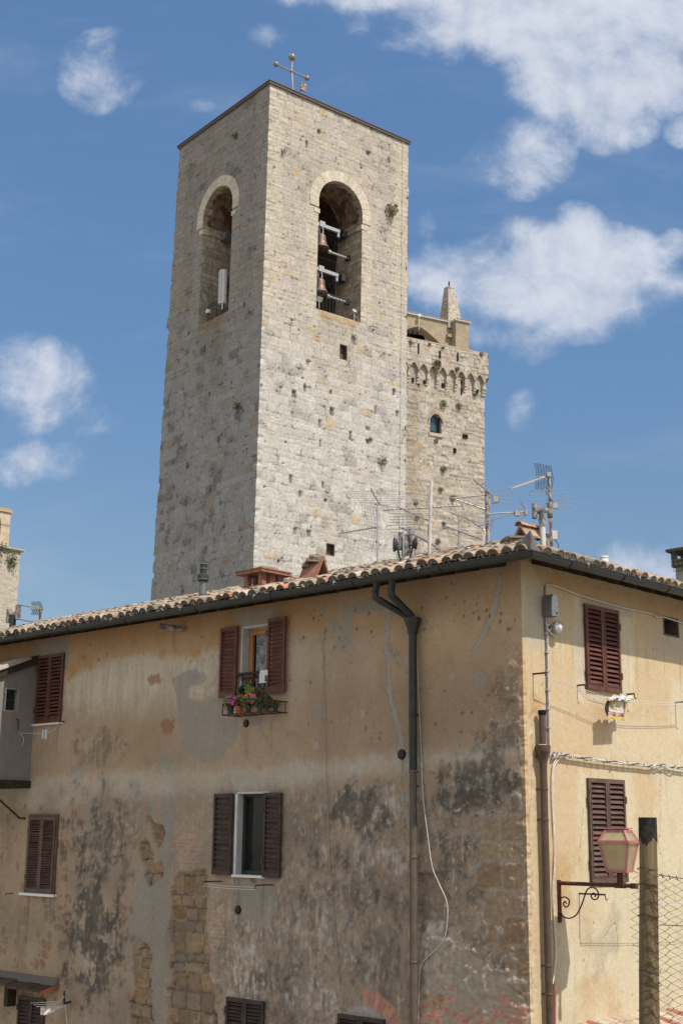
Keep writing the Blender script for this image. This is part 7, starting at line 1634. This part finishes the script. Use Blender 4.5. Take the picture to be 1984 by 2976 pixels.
jc = FRR.P(zM(905, 1600), .12); t = thing('siren', 'round white siren below the rounded grey box', 'siren', jc - up1(.1)); mb = MB(); mb.lathe(jc - NR * .12, NR, [(.05, 0), (.055, .06), (.09, .08), (.095, .13), (.07, .15), (.03, .155)], 14); mb.build('body', M['steel'], t, True); mb = MB(); mb.lathe(jc + NR * .03, NR, [(.04, 0), (.036, .012), (.012, .014)], 12); mb.build('knob', M['whitecable'], t, True)
def cable(name, label, q_list, F, n, r, mat, k=4, group=None, cat='cable', wig=0):
    pts = [F.P(q, n if np.isscalar(n) else n[i]) for i, q in enumerate(q_list)]; pts = cr(pts, k)
    if wig: pts = [p + np.array([rt_.gauss(0, wig), rt_.gauss(0, wig), rt_.gauss(0, wig)]) for p in pts]
    mb = MB(); mb.tube(pts, r, 6); return tag(mb.build(name, mat), label, cat, group)
dn6 = [z6(678, 345), z6(676, 590), z6(684, 700), z6(690, 1000), z6(696, 1250), z6(702, 1450)]
cable('conduit', 'pale conduit dropping from the eaves past the grey box', dn6, FRR, .02, .013, M['cable'])
cable('conduit', 'thinner dark conduit beside the pale one on the sunlit wall', [(x - 4.5, y) for x, y in dn6], FRR, .016, .008, M['greyflue'])
cable('cable', 'cable along the sunlit wall just under the eaves', [z6(678, 350), z6(690, 332), z6(760, 350), z6(900, 405), z6(1050, 450), z6(1200, 490), z6(1350, 520), z6(1400, 545), z6(1440, 545), z6(1568, 585), z6(1700, 625)], FRR, .03, .012, M['cable'])
for i, (x, y) in enumerate(((640, 560), (690, 575), (715, 560))): cable('cable', ('left', 'middle', 'right')[i] + ' one of three looping wires under the rounded grey box', [zM(600 + i * 50, 1270), zM(590 + i * 60, 1400), zM(640 + i * 20, 1520), zM(560, 1500 + i * 25), zM(545, 1600)], FRR, .05, .006, M['whitecable'], 5)
cable('cable', 'white cable curling from the conduit to the siren', [zM(545, 1620), zM(600, 1720), zM(680, 1640), zM(760, 1580)], FRR, .05, .011, M['whitecable'], 5)
cable('cable', 'white looped cable hanging below the siren', [zM(560, 1650), zM(640, 1750), zM(740, 1850), zM(820, 1900), zM(870, 1830), zM(890, 1760)], FRR, .05, .009, M['whitecable'], 5)
for i in range(9):                              # saddles on the conduit
    p = dn6[0][1] + (dn6[-1][1] - dn6[0][1]) * (i + .5) / 9; x = np.interp(p, [q[1] for q in dn6], [q[0] for q in dn6]); mb = MB(); c = FRR.P((x - 2, p), .018); mb.obox(c, DR * .035, NR * .02, up1(.01)); tag(mb.build('cable_clip', M['steel']), 'clip holding the conduit, number %d from the eaves' % (i + 1) if False else ('topmost', 'second', 'third', 'fourth', 'fifth', 'sixth', 'seventh', 'eighth', 'lowest')[i] + ' clip holding the pale conduit on the sunlit wall', 'clip', 'clips on the conduit')
# bundle of twisted cables across the sunlit wall
mid = [z9(826, 40), z9(850, 30), z9(890, 34), z9(950, 44), z9(1050, 60), z9(1150, 74), z9(1250, 86), z9(1330, 92), z9(1380, 100), z9(1420, 92), z9(1490, 100), z9(1568, 112), z9(1700, 128)]
for i in range(4):
    pts = cr([FRR.P(q, .06) for q in mid], 8); mb = MB()
    pts = [p + up1(.016 * sin(j * .55 + i * 1.6)) + NR * .016 * cos(j * .55 + i * 1.6) + up1((-.03 if i == 3 and 70 < j < 84 else 0)) for j, p in enumerate(pts)]; mb.tube(pts, .0075, 5)
    if i == 0:
        for j in range(3, len(pts), 9): mb.obox(pts[j], DR * .006, NR * .025, up1(.025)); mb.tube([pts[j], pts[j] + up1(.06) + DR * rt_.uniform(-.03, .03)], .003, 4)
    tag(mb.build('cable', [M['whitecable'], M['cable'], M['darkmetal'], M['cable']][i]), 'cable of the twisted bundle crossing the sunlit wall', 'cable', 'twisted cable bundle')
for i, off in enumerate((0, 8)):
    cable('cable', ('inner', 'outer')[i] + ' pale cable bending down from the bundle along the brown downpipe', [z9(900 + off, 38 + off * .5), z9(868 + off, 42 + off), z9(838 + off, 70 + off), z9(824 + off * .7, 120), z9(820 + off * .7, 250), z9(828 + off * .5, 420), z9(836, 560), z9(832 + off * .5, 700), z9(826 + off, 800), z9(832 + off * .5, 950), z9(842 + off * .5, 1150), z9(836 + off * .3, 1260), z9(826, 1340)], FRR, .025, .0085, M['whitecable'], 4)
cable('pipe', 'thin orange pipe at the foot of the pale cables', [z9(838, 1325), z9(836, 1450), z9(836, 1568), z9(838, 1800)], FRR, .03, .02, M['terracotta'], 3, None, 'pipe')
mb = MB(); mb.tube([FRR.P(z9(818, 52), .02), FRR.P(z9(822, 32), .05), FRR.P(z9(872, 34), .05)], .008, 5); tag(mb.build('hook', M['iron']), 'iron hook carrying the twisted cable bundle', 'hook')
# clothes-line brackets
def lbracket(q, n_out, label, drop=0, mat='blackiron'):
    P = FRR.P(q); mb = MB(); mb.obox(P + NR * (n_out / 2), DR * .011, NR * (n_out / 2), up1(.011)); E_ = P + NR * n_out
    mb.tube([E_, E_ - up1(.05), E_ - up1(.075) + DR * .03, E_ - up1(.05) + DR * .05], .007, 5); tag(mb.build('line_bracket', M[mat]), label, 'bracket', 'clothes-line brackets'); return E_
E1 = lbracket(z6(590, 916), .21, 'iron bracket holding the left end of the clothes line, by the conduit')
E2 = lbracket(z6(1516, 1102), .24, 'iron bracket holding the right end of the clothes line')
E3 = lbracket(z6(878, 990), .13, 'small hooked bracket under the left corner of the upper maroon shutters'); E4 = lbracket(z6(1200, 1048), .13, 'small hooked bracket under the right corner of the upper maroon shutters')
for nm, q in (('left', (878, 975)), ('right', (1200, 1038))): pass
E5 = lbracket(z9(975, 825), .42, 'flat iron bracket with hook below the lantern arm', 0, 'iron')
bl, br = FRR.P(z6(1082, 1072), .25), FRR.P(z6(1205, 1086), .25)
for i in range(2):
    o_ = up1(-.03 * i); mb = MB(); pts = [E1 - up1(.05) + o_ * .3, E1 * .5 + bl * .5 - up1(.02) + o_, bl + o_, (bl + br) / 2 - up1(.01) + o_, br + o_, br * .5 + E2 * .5 - up1(.025) + o_, E2 - up1(.02) + o_ * .8]; mb.tube(cr(pts, 5), .0035, 4); tag(mb.build('clothes_line', M['whitecable']), ('upper', 'lower')[i] + ' of two thin clothes lines on the sunlit wall', 'line', 'clothes lines')
mb = MB(); Ef = FRR.p(6.2, .4, E5[2] - .1)
for o_ in (0, -.03): mb.tube(cr([E5 + up1(-.06 + o_), E5 * .5 + Ef * .5 - up1(.12 - o_), Ef + up1(o_)], 8), .0028, 4)
tag(mb.build('clothes_line', M['whitecable']), 'pair of thin slack lines running right from the bracket under the lantern', 'line', 'clothes lines')
# the printed cloth bag pegged on the line
zg = zoom(1680, 1980, .1939); nb2 = .25; c4 = [FRR.P(zg(*q), nb2) for q in ((440, 270), (712, 300), (425, 545), (717, 582))]
GU, GV = 84, 72; s_, t_ = np.meshgrid(np.linspace(0, 1, GU), np.linspace(0, 1, GV))
Pb = ((1 - s_)[..., None] * c4[0] + s_[..., None] * c4[1]) * (1 - t_)[..., None] + ((1 - s_)[..., None] * c4[2] + s_[..., None] * c4[3]) * t_[..., None]
wv = .018 * np.sin(s_ * 9 + 1) * t_ + .02 * np.sin(s_ * 5) * t_; Pb = Pb + wv[..., None] * NR + (.012 * np.sin(s_ * 11) * sst(t_, .8, 1))[..., None] * np.array([0, 0, 1])
Cb = lit(236, 222, 190) * np.ones(s_.shape + (3,)); pu, ye, ma, br_ = lit(150, 104, 150), lit(236, 206, 96), lit(120, 60, 84), lit(196, 120, 84)
def setc(m, c):
    Cb[m] = c
band_ = (t_ > .66) & (t_ < .88); setc(band_, lit(196, 160, 176)); cell = np.floor(s_ * 7)
for i in range(7):
    m = band_ & (cell == i); cc = [ma, lit(206, 170, 190), pu, lit(214, 146, 96), lit(200, 164, 186), ma, lit(220, 176, 190)][i]; setc(m, cc)
    du_, dv_ = (s_ * 7 - i - .5), (t_ - .77) / .11
    r_ = np.hypot(du_ * 2, dv_)
    if i in (0, 3, 6): setc(m & (r_ < .8), lit(240, 226, 196)); setc(m & (r_ < .5), lit(206, 150, 110)); setc(m & (r_ < .25), lit(96, 50, 60))
    else: setc(m & (dv_ > .2) & (np.sin(du_ * 22) > 0), lit(70, 50, 70)); setc(m & (dv_ < .1) & (np.abs(np.sin(du_ * 9 + dv_ * 2)) < .35), lit(176, 92, 92))
setc((s_ > .86) & (t_ < .66) & (t_ > .05), lit(196, 150, 176)); setc((s_ > .86) & (t_ < .66) & (np.sin(t_ * 60) > .3) & (s_ < .95), lit(110, 56, 80)); setc((s_ < .05) & (t_ < .66), lit(110, 84, 74))
for i, sx in enumerate((.16, .27, .36, .46, .62, .72)):
    r_ = np.hypot((s_ - sx) * 1.1, t_ - .5); setc((r_ < .036) & (r_ > .016), lit(96, 78, 60) if i < 4 else lit(176, 120, 90))
    setc((np.abs(s_ - sx - .03) < .014) & (t_ > .27) & (t_ < .37 + .02 * (i % 2)), lit(84, 66, 96))
setc((t_ > .88) | (s_ > .955), ye)
bag = thing('shopping_bag', 'printed bag with yellow border and ring motifs hung on the clothes line', 'bag', c4[2])
sheet('bag_body', Pb, None, Cb, M['paint'], bag, False); P2 = Pb - NR * .05 * np.sin(np.pi * np.clip(t_, .05, .95))[..., None] - NR * .004; sheet('bag_back', P2, None, Cb, M['paint'], bag, True)
mb = MB(); R = random.Random(3)
top_l, top_r = FRR.P(zg(450, 262), nb2), FRR.P(zg(745, 280), nb2)
for i in range(9): f_ = i / 8; lump(mb, top_l * (1 - f_) + top_r * f_ - up1(.03 - .02 * (i % 3)) + NR * .02, .05 + .018 * R.random(), 20 + i, .9, lit(*R.choice([(238, 234, 230), (226, 222, 232), (240, 228, 206)])), 6, 10)
mb.build('crumpled_top', M['paint'], bag)
mb = MB(); c = FRR.P(zg(515, 320), nb2 + .03); pts = [c + (DR * .055 * cos(a) + up1(.045 * sin(a))) for a in np.linspace(0, 2 * pi, 17)]; mb.tube(pts, .012, 6, col=lit(206, 150, 70)); mb.build('handle_ring', M['paint'], bag)
# wires strung between the small hooks
mb = MB(); mb.tube(cr([FRR.P(z6(878, 985), .02), FRR.P(z6(930, 1050), .02), FRR.P(z6(1000, 1085), .02), FRR.P(z6(1078, 1098), .02), FRR.P(z6(1150, 1080), .02), FRR.P(z6(1200, 1050), .02)], 5), .0035, 4); tag(mb.build('clothes_line', M['cable']), 'slack wire sagging between the two small hooks under the maroon shutters', 'line', 'clothes lines')

# ------------------------------------------------------------------ cords on the shaded wall
cable('cord', 'thin old cord hanging down the middle of the shaded wall', [d(742, 1440), d(743, 1560), d(747, 1720), d(751, 1830), d(757, 1990), d(767, 2120), d(775, 2200), d(780, 2287)], FL, .02, .0055, M['cord'], 6, None, 'cord')
cable('cable', 'white cable hanging loosely right of the downpipe, with a bulge', [d(967, 1752), d(972, 1840), d(982, 1920), d(992, 1990), d(1008, 2030), d(1025, 2070), d(1027, 2110), d(1018, 2160), d(990, 2190), d(968, 2215), d(962, 2260), d(960, 2400)], FL, .04, .0062, M['whitecable'], 6)
cable('cable', 'thin wire running down beside the downpipe from the eaves', [z5(1240, 440), z5(1300, 620), z5(1350, 680), z5(1372, 900), z5(1388, 1250), z5(1400, 1480), z5(1405, 1530)], FL, .03, .006, M['cable'], 5)
def hookL(q, label, n_out=.2): 
    P = FL.P(q); mb = MB(); mb.tube([P, P + NL * n_out], .011, 5); mb.tube([P + NL * n_out, P + NL * n_out - up1(.05)], .008, 5); tag(mb.build('line_bracket', M['iron']), label, 'bracket', 'line brackets on the shaded wall'); return P + NL * n_out
Ea, Eb = hookL(z8(183, 755), 'rusty bracket under the left leaf of the lower open shutters', .38), hookL(z8(478, 775), 'rusty bracket under the right leaf of the lower open shutters', .38)
for i in range(2): mb = MB(); o_ = up1(-.03 - .035 * i); mb.tube(cr([Ea + o_, (Ea + Eb) / 2 + o_ - up1(.01), Eb + o_], 4), .004, 4); tag(mb.build('clothes_line', M['whitecable']), ('upper', 'lower')[i] + ' line strung under the lower open window', 'line', 'clothes lines')
Ec = hookL(zA(820, 945), 'small hook right of the sill of the shutters next to the grey bay', .12); Ed = FA.P(zA(250, 1092), .03)
mb = MB(); mb.tube(cr([Ed, FL.P(zA(560, 1092), .25), FL.P(zA(700, 1040), .2), Ec], 5), .0035, 4); mb.tube(cr([Ed, Ed - up1(.1) - NL * .1, Ed - up1(.25) - NL * .08], 4), .006, 4); tag(mb.build('clothes_line', M['whitecable']), 'pale line from the grey bay to a hook by the maroon shutters', 'line', 'clothes lines')
c = FL.P(zA(568, 1105), .25); mb = MB(); mb.obox(c, DL * .07, NL * .008, up1(.085), lit(230, 228, 220)); mb.obox(c + NL * .009, DL * .012, NL * .002, up1(.084), lit(96, 96, 150)); tag(mb.build('cloth', M['paint']), 'small striped white cloth pegged on the line by the grey bay', 'cloth')
mb = MB(); P = FL.P(z7(85, 1000)); mb.tube([P, P + NL * .15, P + NL * .15 - up1(.05)], .01, 5); tag(mb.build('line_bracket', M['iron']), 'small rusty hook left of the thin white sill', 'bracket', 'line brackets on the shaded wall')
mb = MB(); P = FA.P(zA(210, 920), .0); mb.tube([P, P + FA.dn * .08, P + FA.dn * .08 - up1(.2)], .012, 5); tag(mb.build('hook', M['iron']), 'rusty hook on the side of the grey bay', 'hook')

# ------------------------------------------------------------------ flowers at the upper window
zr_ = [FL.px(zD(x, y), .36) for x, y in ((165, 1850), (1015, 1778), (180, 2035), (1035, 1972))]; ur = (zr_[0][0], zr_[1][0]); ztp = (zr_[0][1] + zr_[1][1]) / 2; zbt = (zr_[2][1] + zr_[3][1]) / 2; nfr = .36; nbk = .05
rack = thing('flower_rack', 'rusty wire rack holding flowerpots under the upper open window', 'flower rack', FL.p((ur[0] + ur[1]) / 2, 0, zbt))
mb = MB(); A1, A2 = max(ur), min(ur)
mb.tube([FL.p(A1, nfr, zbt), FL.p(A2, nfr, zbt), FL.p(A2, nfr, ztp), FL.p(A1, nfr, ztp), FL.p(A1, nfr, zbt)], .011, 6); mb.tube([FL.p(A1, nbk, zbt), FL.p(A2, nbk, zbt), FL.p(A2, nbk, ztp), FL.p(A1, nbk, ztp), FL.p(A1, nbk, zbt)], .011, 6)
for a in (A1, A2): mb.tube([FL.p(a, 0, zbt), FL.p(a, nfr, zbt)], .01, 6); mb.tube([FL.p(a, 0, ztp), FL.p(a, nfr, ztp)], .01, 6)
for i in range(1, 6): a = A1 + (A2 - A1) * i / 6; mb.tube([FL.p(a, nbk, zbt), FL.p(a, nfr, zbt)], .007, 5)
mb.build('frame', M['iron'], rack)
mb = MB(); am = (A1 + A2) / 2
for cu, sg in ((A1 - .08, 1), (A2 + .08, -1)): mb.tube(spiral(FL, cu, zbt + .12, nfr, .06, 1.3, 0, sg), .006, 4)
for sg in (-1, 1): mb.tube(cr([FL.p(am + .1 * sg, nfr + .01, ztp), FL.p(am - .03 * sg, nfr + .01, zbt + .13), FL.p(am + .08 * sg, nfr + .01, zbt + .06), FL.p(am, nfr + .01, zbt)], 5), .007, 5)
mb.tube([FL.p(A1, nfr, zbt + .08), FL.p(am, nfr + .01, zbt + .03), FL.p(A2, nfr, zbt + .16)], .003, 4); mb.build('scrolls', M['iron'], rack)
GD = [np.array(c) for c in ((.03, .06, .025), (.05, .09, .03), (.07, .11, .04))]; GS = [np.array(c) for c in ((.12, .16, .12), (.09, .13, .09), (.16, .2, .15))]; GY = [np.array(c) for c in ((.2, .24, .05), (.14, .2, .05), (.26, .28, .08))]
PK = [np.array(c) for c in ((.75, .06, .3), (.62, .05, .26), (.8, .15, .42))]
def pot(x, y0, y1, wpx, n, mat, label, leaves, flowers, zbase=None, fol=None):
    B = FL.P(zD(x, y1), n); k = mpp(B) * .1658; r = wpx * k / 2; H = (y1 - y0) * k
    if zbase is not None: B[2] = zbase; 
    t = thing('potted_plant', label, 'potted plant', B, 'potted plants at the upper window'); mb = MB()
    mb.lathe(B, (0, 0, 1), [(r * .74, 0), (r * .95, H * .82), (r * 1.06, H * .83), (r * 1.06, H), (r * .92, H), (r * .9, H * .85)], 16); mb.build('pot', mat, t, True)
    mb = MB(); top = B + up1(H)
    for (dx, dy, rad, num, cols, sz) in leaves: mb.leafs(top + RGT * dx * k - up1(dy * k) * 1, rad * k * 1.2, int(num * 1.3), sz * 1.15, [c * 1.5 for c in cols], (1, .8, .9), random.Random(x + num), 0)
    for i in range(8): mb.tube([top - up1(.03), top + RGT * rt_.uniform(-.08, .08) + up1(rt_.uniform(.05, .16))], .004, 4, col=(.06, .09, .03))
    mb.build('foliage', M['leaf'], t)
    for (dx, dy, rad, col) in flowers:
        mb = MB(); c = top + RGT * dx * k - up1(dy * k) + NL * .09; R = random.Random(int(dx) + 7)
        for i in range(26):
            a = 2 * pi * R.random(); rr2 = rad * k * R.uniform(.2, .85); rr2 *= 1.25; p0 = c + RGT * cos(a) * rr2 + up1(sin(a) * rr2) + NL * R.uniform(-.01, .02); l = rad * k * .45
            e1, e2 = N(RGT * cos(a) + up1(sin(a)) + NL * .5), N(-RGT * sin(a) + up1(cos(a))); mb.add([p0 - e1 * l * .5, p0 + e2 * l * .5, p0 + e1 * l * .6, p0 - e2 * l * .5], [(0, 1, 2, 3)], np.array(R.choice(col)) * R.uniform(.8, 1.15))
        mb.build('flower', M['leaf'], t)
YL = [np.array((.8, .55, .03)), np.array((.7, .45, .02))]; RD_ = [np.array((.6, .02, .015)), np.array((.5, .03, .02))]
zp = zbt + .012
pot(300, 1880, 2020, 125, .28, M['potdark'], 'dark pot with grey-green foliage at the left end of the flower rack', [(-10, -90, 95, 190, GS, .022), (0, -30, 70, 60, GS, .02), (-70, -60, 60, 50, GY, .022)], [], zp)
pot(450, 1870, 2005, 125, .28, M['potclay'], 'clay pot with bright pink flowers, second from the left in the rack', [(0, -60, 95, 150, GD, .022), (-20, -120, 60, 60, GS, .02)], [(-80, -165, 30, PK), (-10, -135, 28, PK), (-45, -45, 44, PK), (-115, -55, 24, PK), (50, -115, 20, RD_)], zp)
pot(610, 1850, 1990, 120, .26, M['potdark'], 'dark pot with a broad pale green plant in the middle of the rack', [(0, -60, 110, 210, GD + GY, .03), (40, -110, 80, 90, GY, .022)], [(30, -160, 24, YL), (110, -180, 26, YL), (60, -185, 20, RD_)], zp)
pot(810, 1850, 1970, 110, .3, M['potdark'], 'dark pot with magenta flowers behind the rail of the rack', [(0, -40, 85, 140, GD, .03)], [(-60, -140, 40, PK), (-70, -45, 30, PK), (-30, -170, 26, PK)], zp)
pot(925, 1860, 1970, 125, .26, M['potdark'], 'black pot with dark broad leaves at the right end of the rack', [(-10, -60, 110, 190, GD, .036), (-60, -20, 60, 70, GD, .03)], [], zp)
pot(1085, 1870, 1960, 90, .12, M['potdark'], 'small pot with one pink bloom beside the right end of the rack', [(0, -40, 60, 60, GD, .02)], [(5, -115, 38, PK)], zp)
hz0 = HOLES_L['mu'][2]
pot(505, 1625, 1715, 95, .06, M['potred'], 'red pot with dark leaves on the sill, left of the balustrade', [(10, -70, 85, 120, GD, .034)], [], hz0)
pot(640, 1640, 1720, 80, .1, M['potdark'], 'pot of bright green leaves on the sill in front of the balustrade', [(0, -80, 70, 120, GY, .028), (-30, -150, 45, 30, GD, .024)], [], hz0)
# towel over the rail
zt0_ = HOLES_L['mu'][2] + .42; ta = FL.px(zD(835, 1270), .06)[0]; tb = FL.px(zD(985, 1265), .06)[0]
s_, t_ = np.meshgrid(np.linspace(0, 1, 14), np.linspace(0, 1, 20)); Lb, Lf = .08, .2
arc = t_ * (Lf + Lb + .06); zz_ = np.where(arc < Lf, zt0_ - Lf + arc + .02, np.where(arc < Lf + .06, zt0_ + .035, zt0_ + .03 - (arc - Lf - .06))); nn_ = np.where(arc < Lf, .088, np.where(arc < Lf + .06, .088 - (arc - Lf) * 1.3, .012)) + .006 * np.sin(s_ * 9)
uu_ = ta + (tb - ta) * s_ + .015 * (zt0_ - zz_) / .2; Pt = FL.O + uu_[..., None] * FL.du + nn_[..., None] * FL.dn + zz_[..., None] * FL.dz
tw = thing('towel', 'white cloth draped over the balustrade of the upper window', 'cloth', FL.p(ta, .06, zt0_)); sheet('fabric', Pt, None, np.full(s_.shape + (3,), .62), M['paint'], tw)

# ------------------------------------------------------------------ the wooden post and chain-link fence on the terrace
zP = zoom(1680, 2220, .204); Yp = 9.7
fence = thing('wire_fence', 'rusty chain-link fence on a weathered wooden post with a blackened top', 'fence', at_depth((1890, 2976), Yp) * np.array([1, 1, 0]) + up1(5.0))
T_ = at_depth(zP(957, 775), Yp); Bm = at_depth(z9(1385, 1568), Yp); kx = mpp(T_); dirp = (Bm - T_) / (Bm[2] - T_[2])
def postpt(z): return T_ + dirp * (z - T_[2])
def rpost(z): return (.060 + .008 * (T_[2] - z)) 
m_ = 40; n_ = 26; R = np.random.RandomState(2)
def post_mesh(z0, z1, name, mat, top=False, ragged=False):
    mb = MB(); vs = []; zs = np.linspace(z1, z0, m_)
    for i, z in enumerate(zs):
        c = postpt(z); c = c + RGT * .012 * sin(z * 2.1) 
        for j in range(n_):
            a = 2 * pi * j / n_; r = rpost(z) * (1 + .03 * float(perlin(np.array(a * 2.0), np.array(z * 1.2), 5)) + .012 * sin(a * 13 + z)); zz = z
            if ragged and i == m_ - 1: zz = z - .05 * abs(sin(a * 1.7 + .6)) - .03 * R.rand()
            if not ragged and top is False and i == 0: zz = z
            vs.append(np.array([c[0], c[1], zz]) + r * (cos(a) * RGT + sin(a) * FWD))
    fs = [(i * n_ + j, i * n_ + (j + 1) % n_, (i + 1) * n_ + (j + 1) % n_, (i + 1) * n_ + j) for i in range(m_ - 1) for j in range(n_)]
    if top: fs.append(tuple(range(n_)))
    mb.add(vs, fs); return mb.build(name, mat, fence, True)
zk = at_depth(zP(957, 1010), Yp)[2]
post_mesh(5.0, T_[2], 'post', M['post'], True)
_rp = rpost
def rpost(z): return _rp(z) + .004
post_mesh(zk, T_[2] + .006, 'burnt_top', M['posttop'], True, True)
rpost = _rp
ztop = at_depth(zP(1130, 1555), Yp)[2]; FD = N(RGT - .08 * FWD)          # the mesh runs to the right
c0 = postpt(ztop); cw = .052; chh = .027; mb = MB(); ncol = 54; nrow = int((ztop - 5.02) / chh); slopeT = -.10
def topz(x): return ztop + slopeT * x * .9 - .02 * sin(min(x, 2) * 3)
R = random.Random(6)
for i in range(ncol):
    x0 = -.10 + i * cw * .5 * 1.0 if False else -.10 + i * cw
    pts = []; tz_ = topz(x0) - ztop
    for j in range(nrow + 1):
        x = x0 + (cw / 2 if (j + i) % 2 else -cw / 2) * 1.04 + .004 * sin(j * .3 + i); dep = .006 * (1 if (j % 4) < 2 else -1)
        z = ztop + tz_ * (1 - j / nrow) - j * chh + .004 * sin(j * .21 + i * .7)
        p = c0 * np.array([1, 1, 0]) + up1(z) + FD * x - FWD * (.085 + dep if x < .09 else dep) + FD * (0 if x0 > 0 else .02 * sin(z * 7))
        pts.append(p)
    q2 = []
    for a, b in zip(pts[:-1], pts[1:]): q2 += [a, a * .5 + b * .5 + FWD * 0]
    mb.tube(pts, .0026, 4, False)
mb.build('wire_mesh', M['wire'], fence)
for z_, s_ in ((ztop + .03, 0), (at_depth(zP(990, 2160), Yp)[2], .3), (at_depth(z9(1380, 1265), Yp)[2], .3), (at_depth(z9(1380, 1340), Yp)[2], .3), (ztop - .03 * 2.6, .1)):
    mb = MB(); c = postpt(z_); pts = [c + (rpost(z_) + .006) * (cos(a) * RGT + sin(a) * FWD) + up1(.008 * sin(a * 2)) for a in np.linspace(0, 2 * pi, 20)]; mb.tube(pts, .0028, 4); mb.build('tie_wire', M['wire'], fence)
mb = MB(); mb.tube(cr([c0 * np.array([1, 1, 0]) + up1(topz(x) + .0) + FD * x for x in np.linspace(.0, 2.7, 14)], 3), .003, 4)
for i in range(50): x = .1 + i * cw; p = c0 * np.array([1, 1, 0]) + up1(topz(x)) + FD * x; mb.tube([p + up1(.012) - FD * .006, p, p - up1(.02) + FD * .008], .003, 4)
zz_ = at_depth(zP(1400, 2290), Yp)[2]; mb.tube(cr([c0 * np.array([1, 1, 0]) + up1(zz_ - .03 * x) + FD * x for x in np.linspace(.07, 2.7, 8)], 3), .0028, 4); mb.build('line_wire', M['wire'], fence)
mb = MB(); pf = c0 + FD * 2.75; mb.tube([np.array([pf[0], pf[1], 5.0]), np.array([pf[0], pf[1], ztop + .3])], .055, 12); mb.build('post', M['post'], fence)
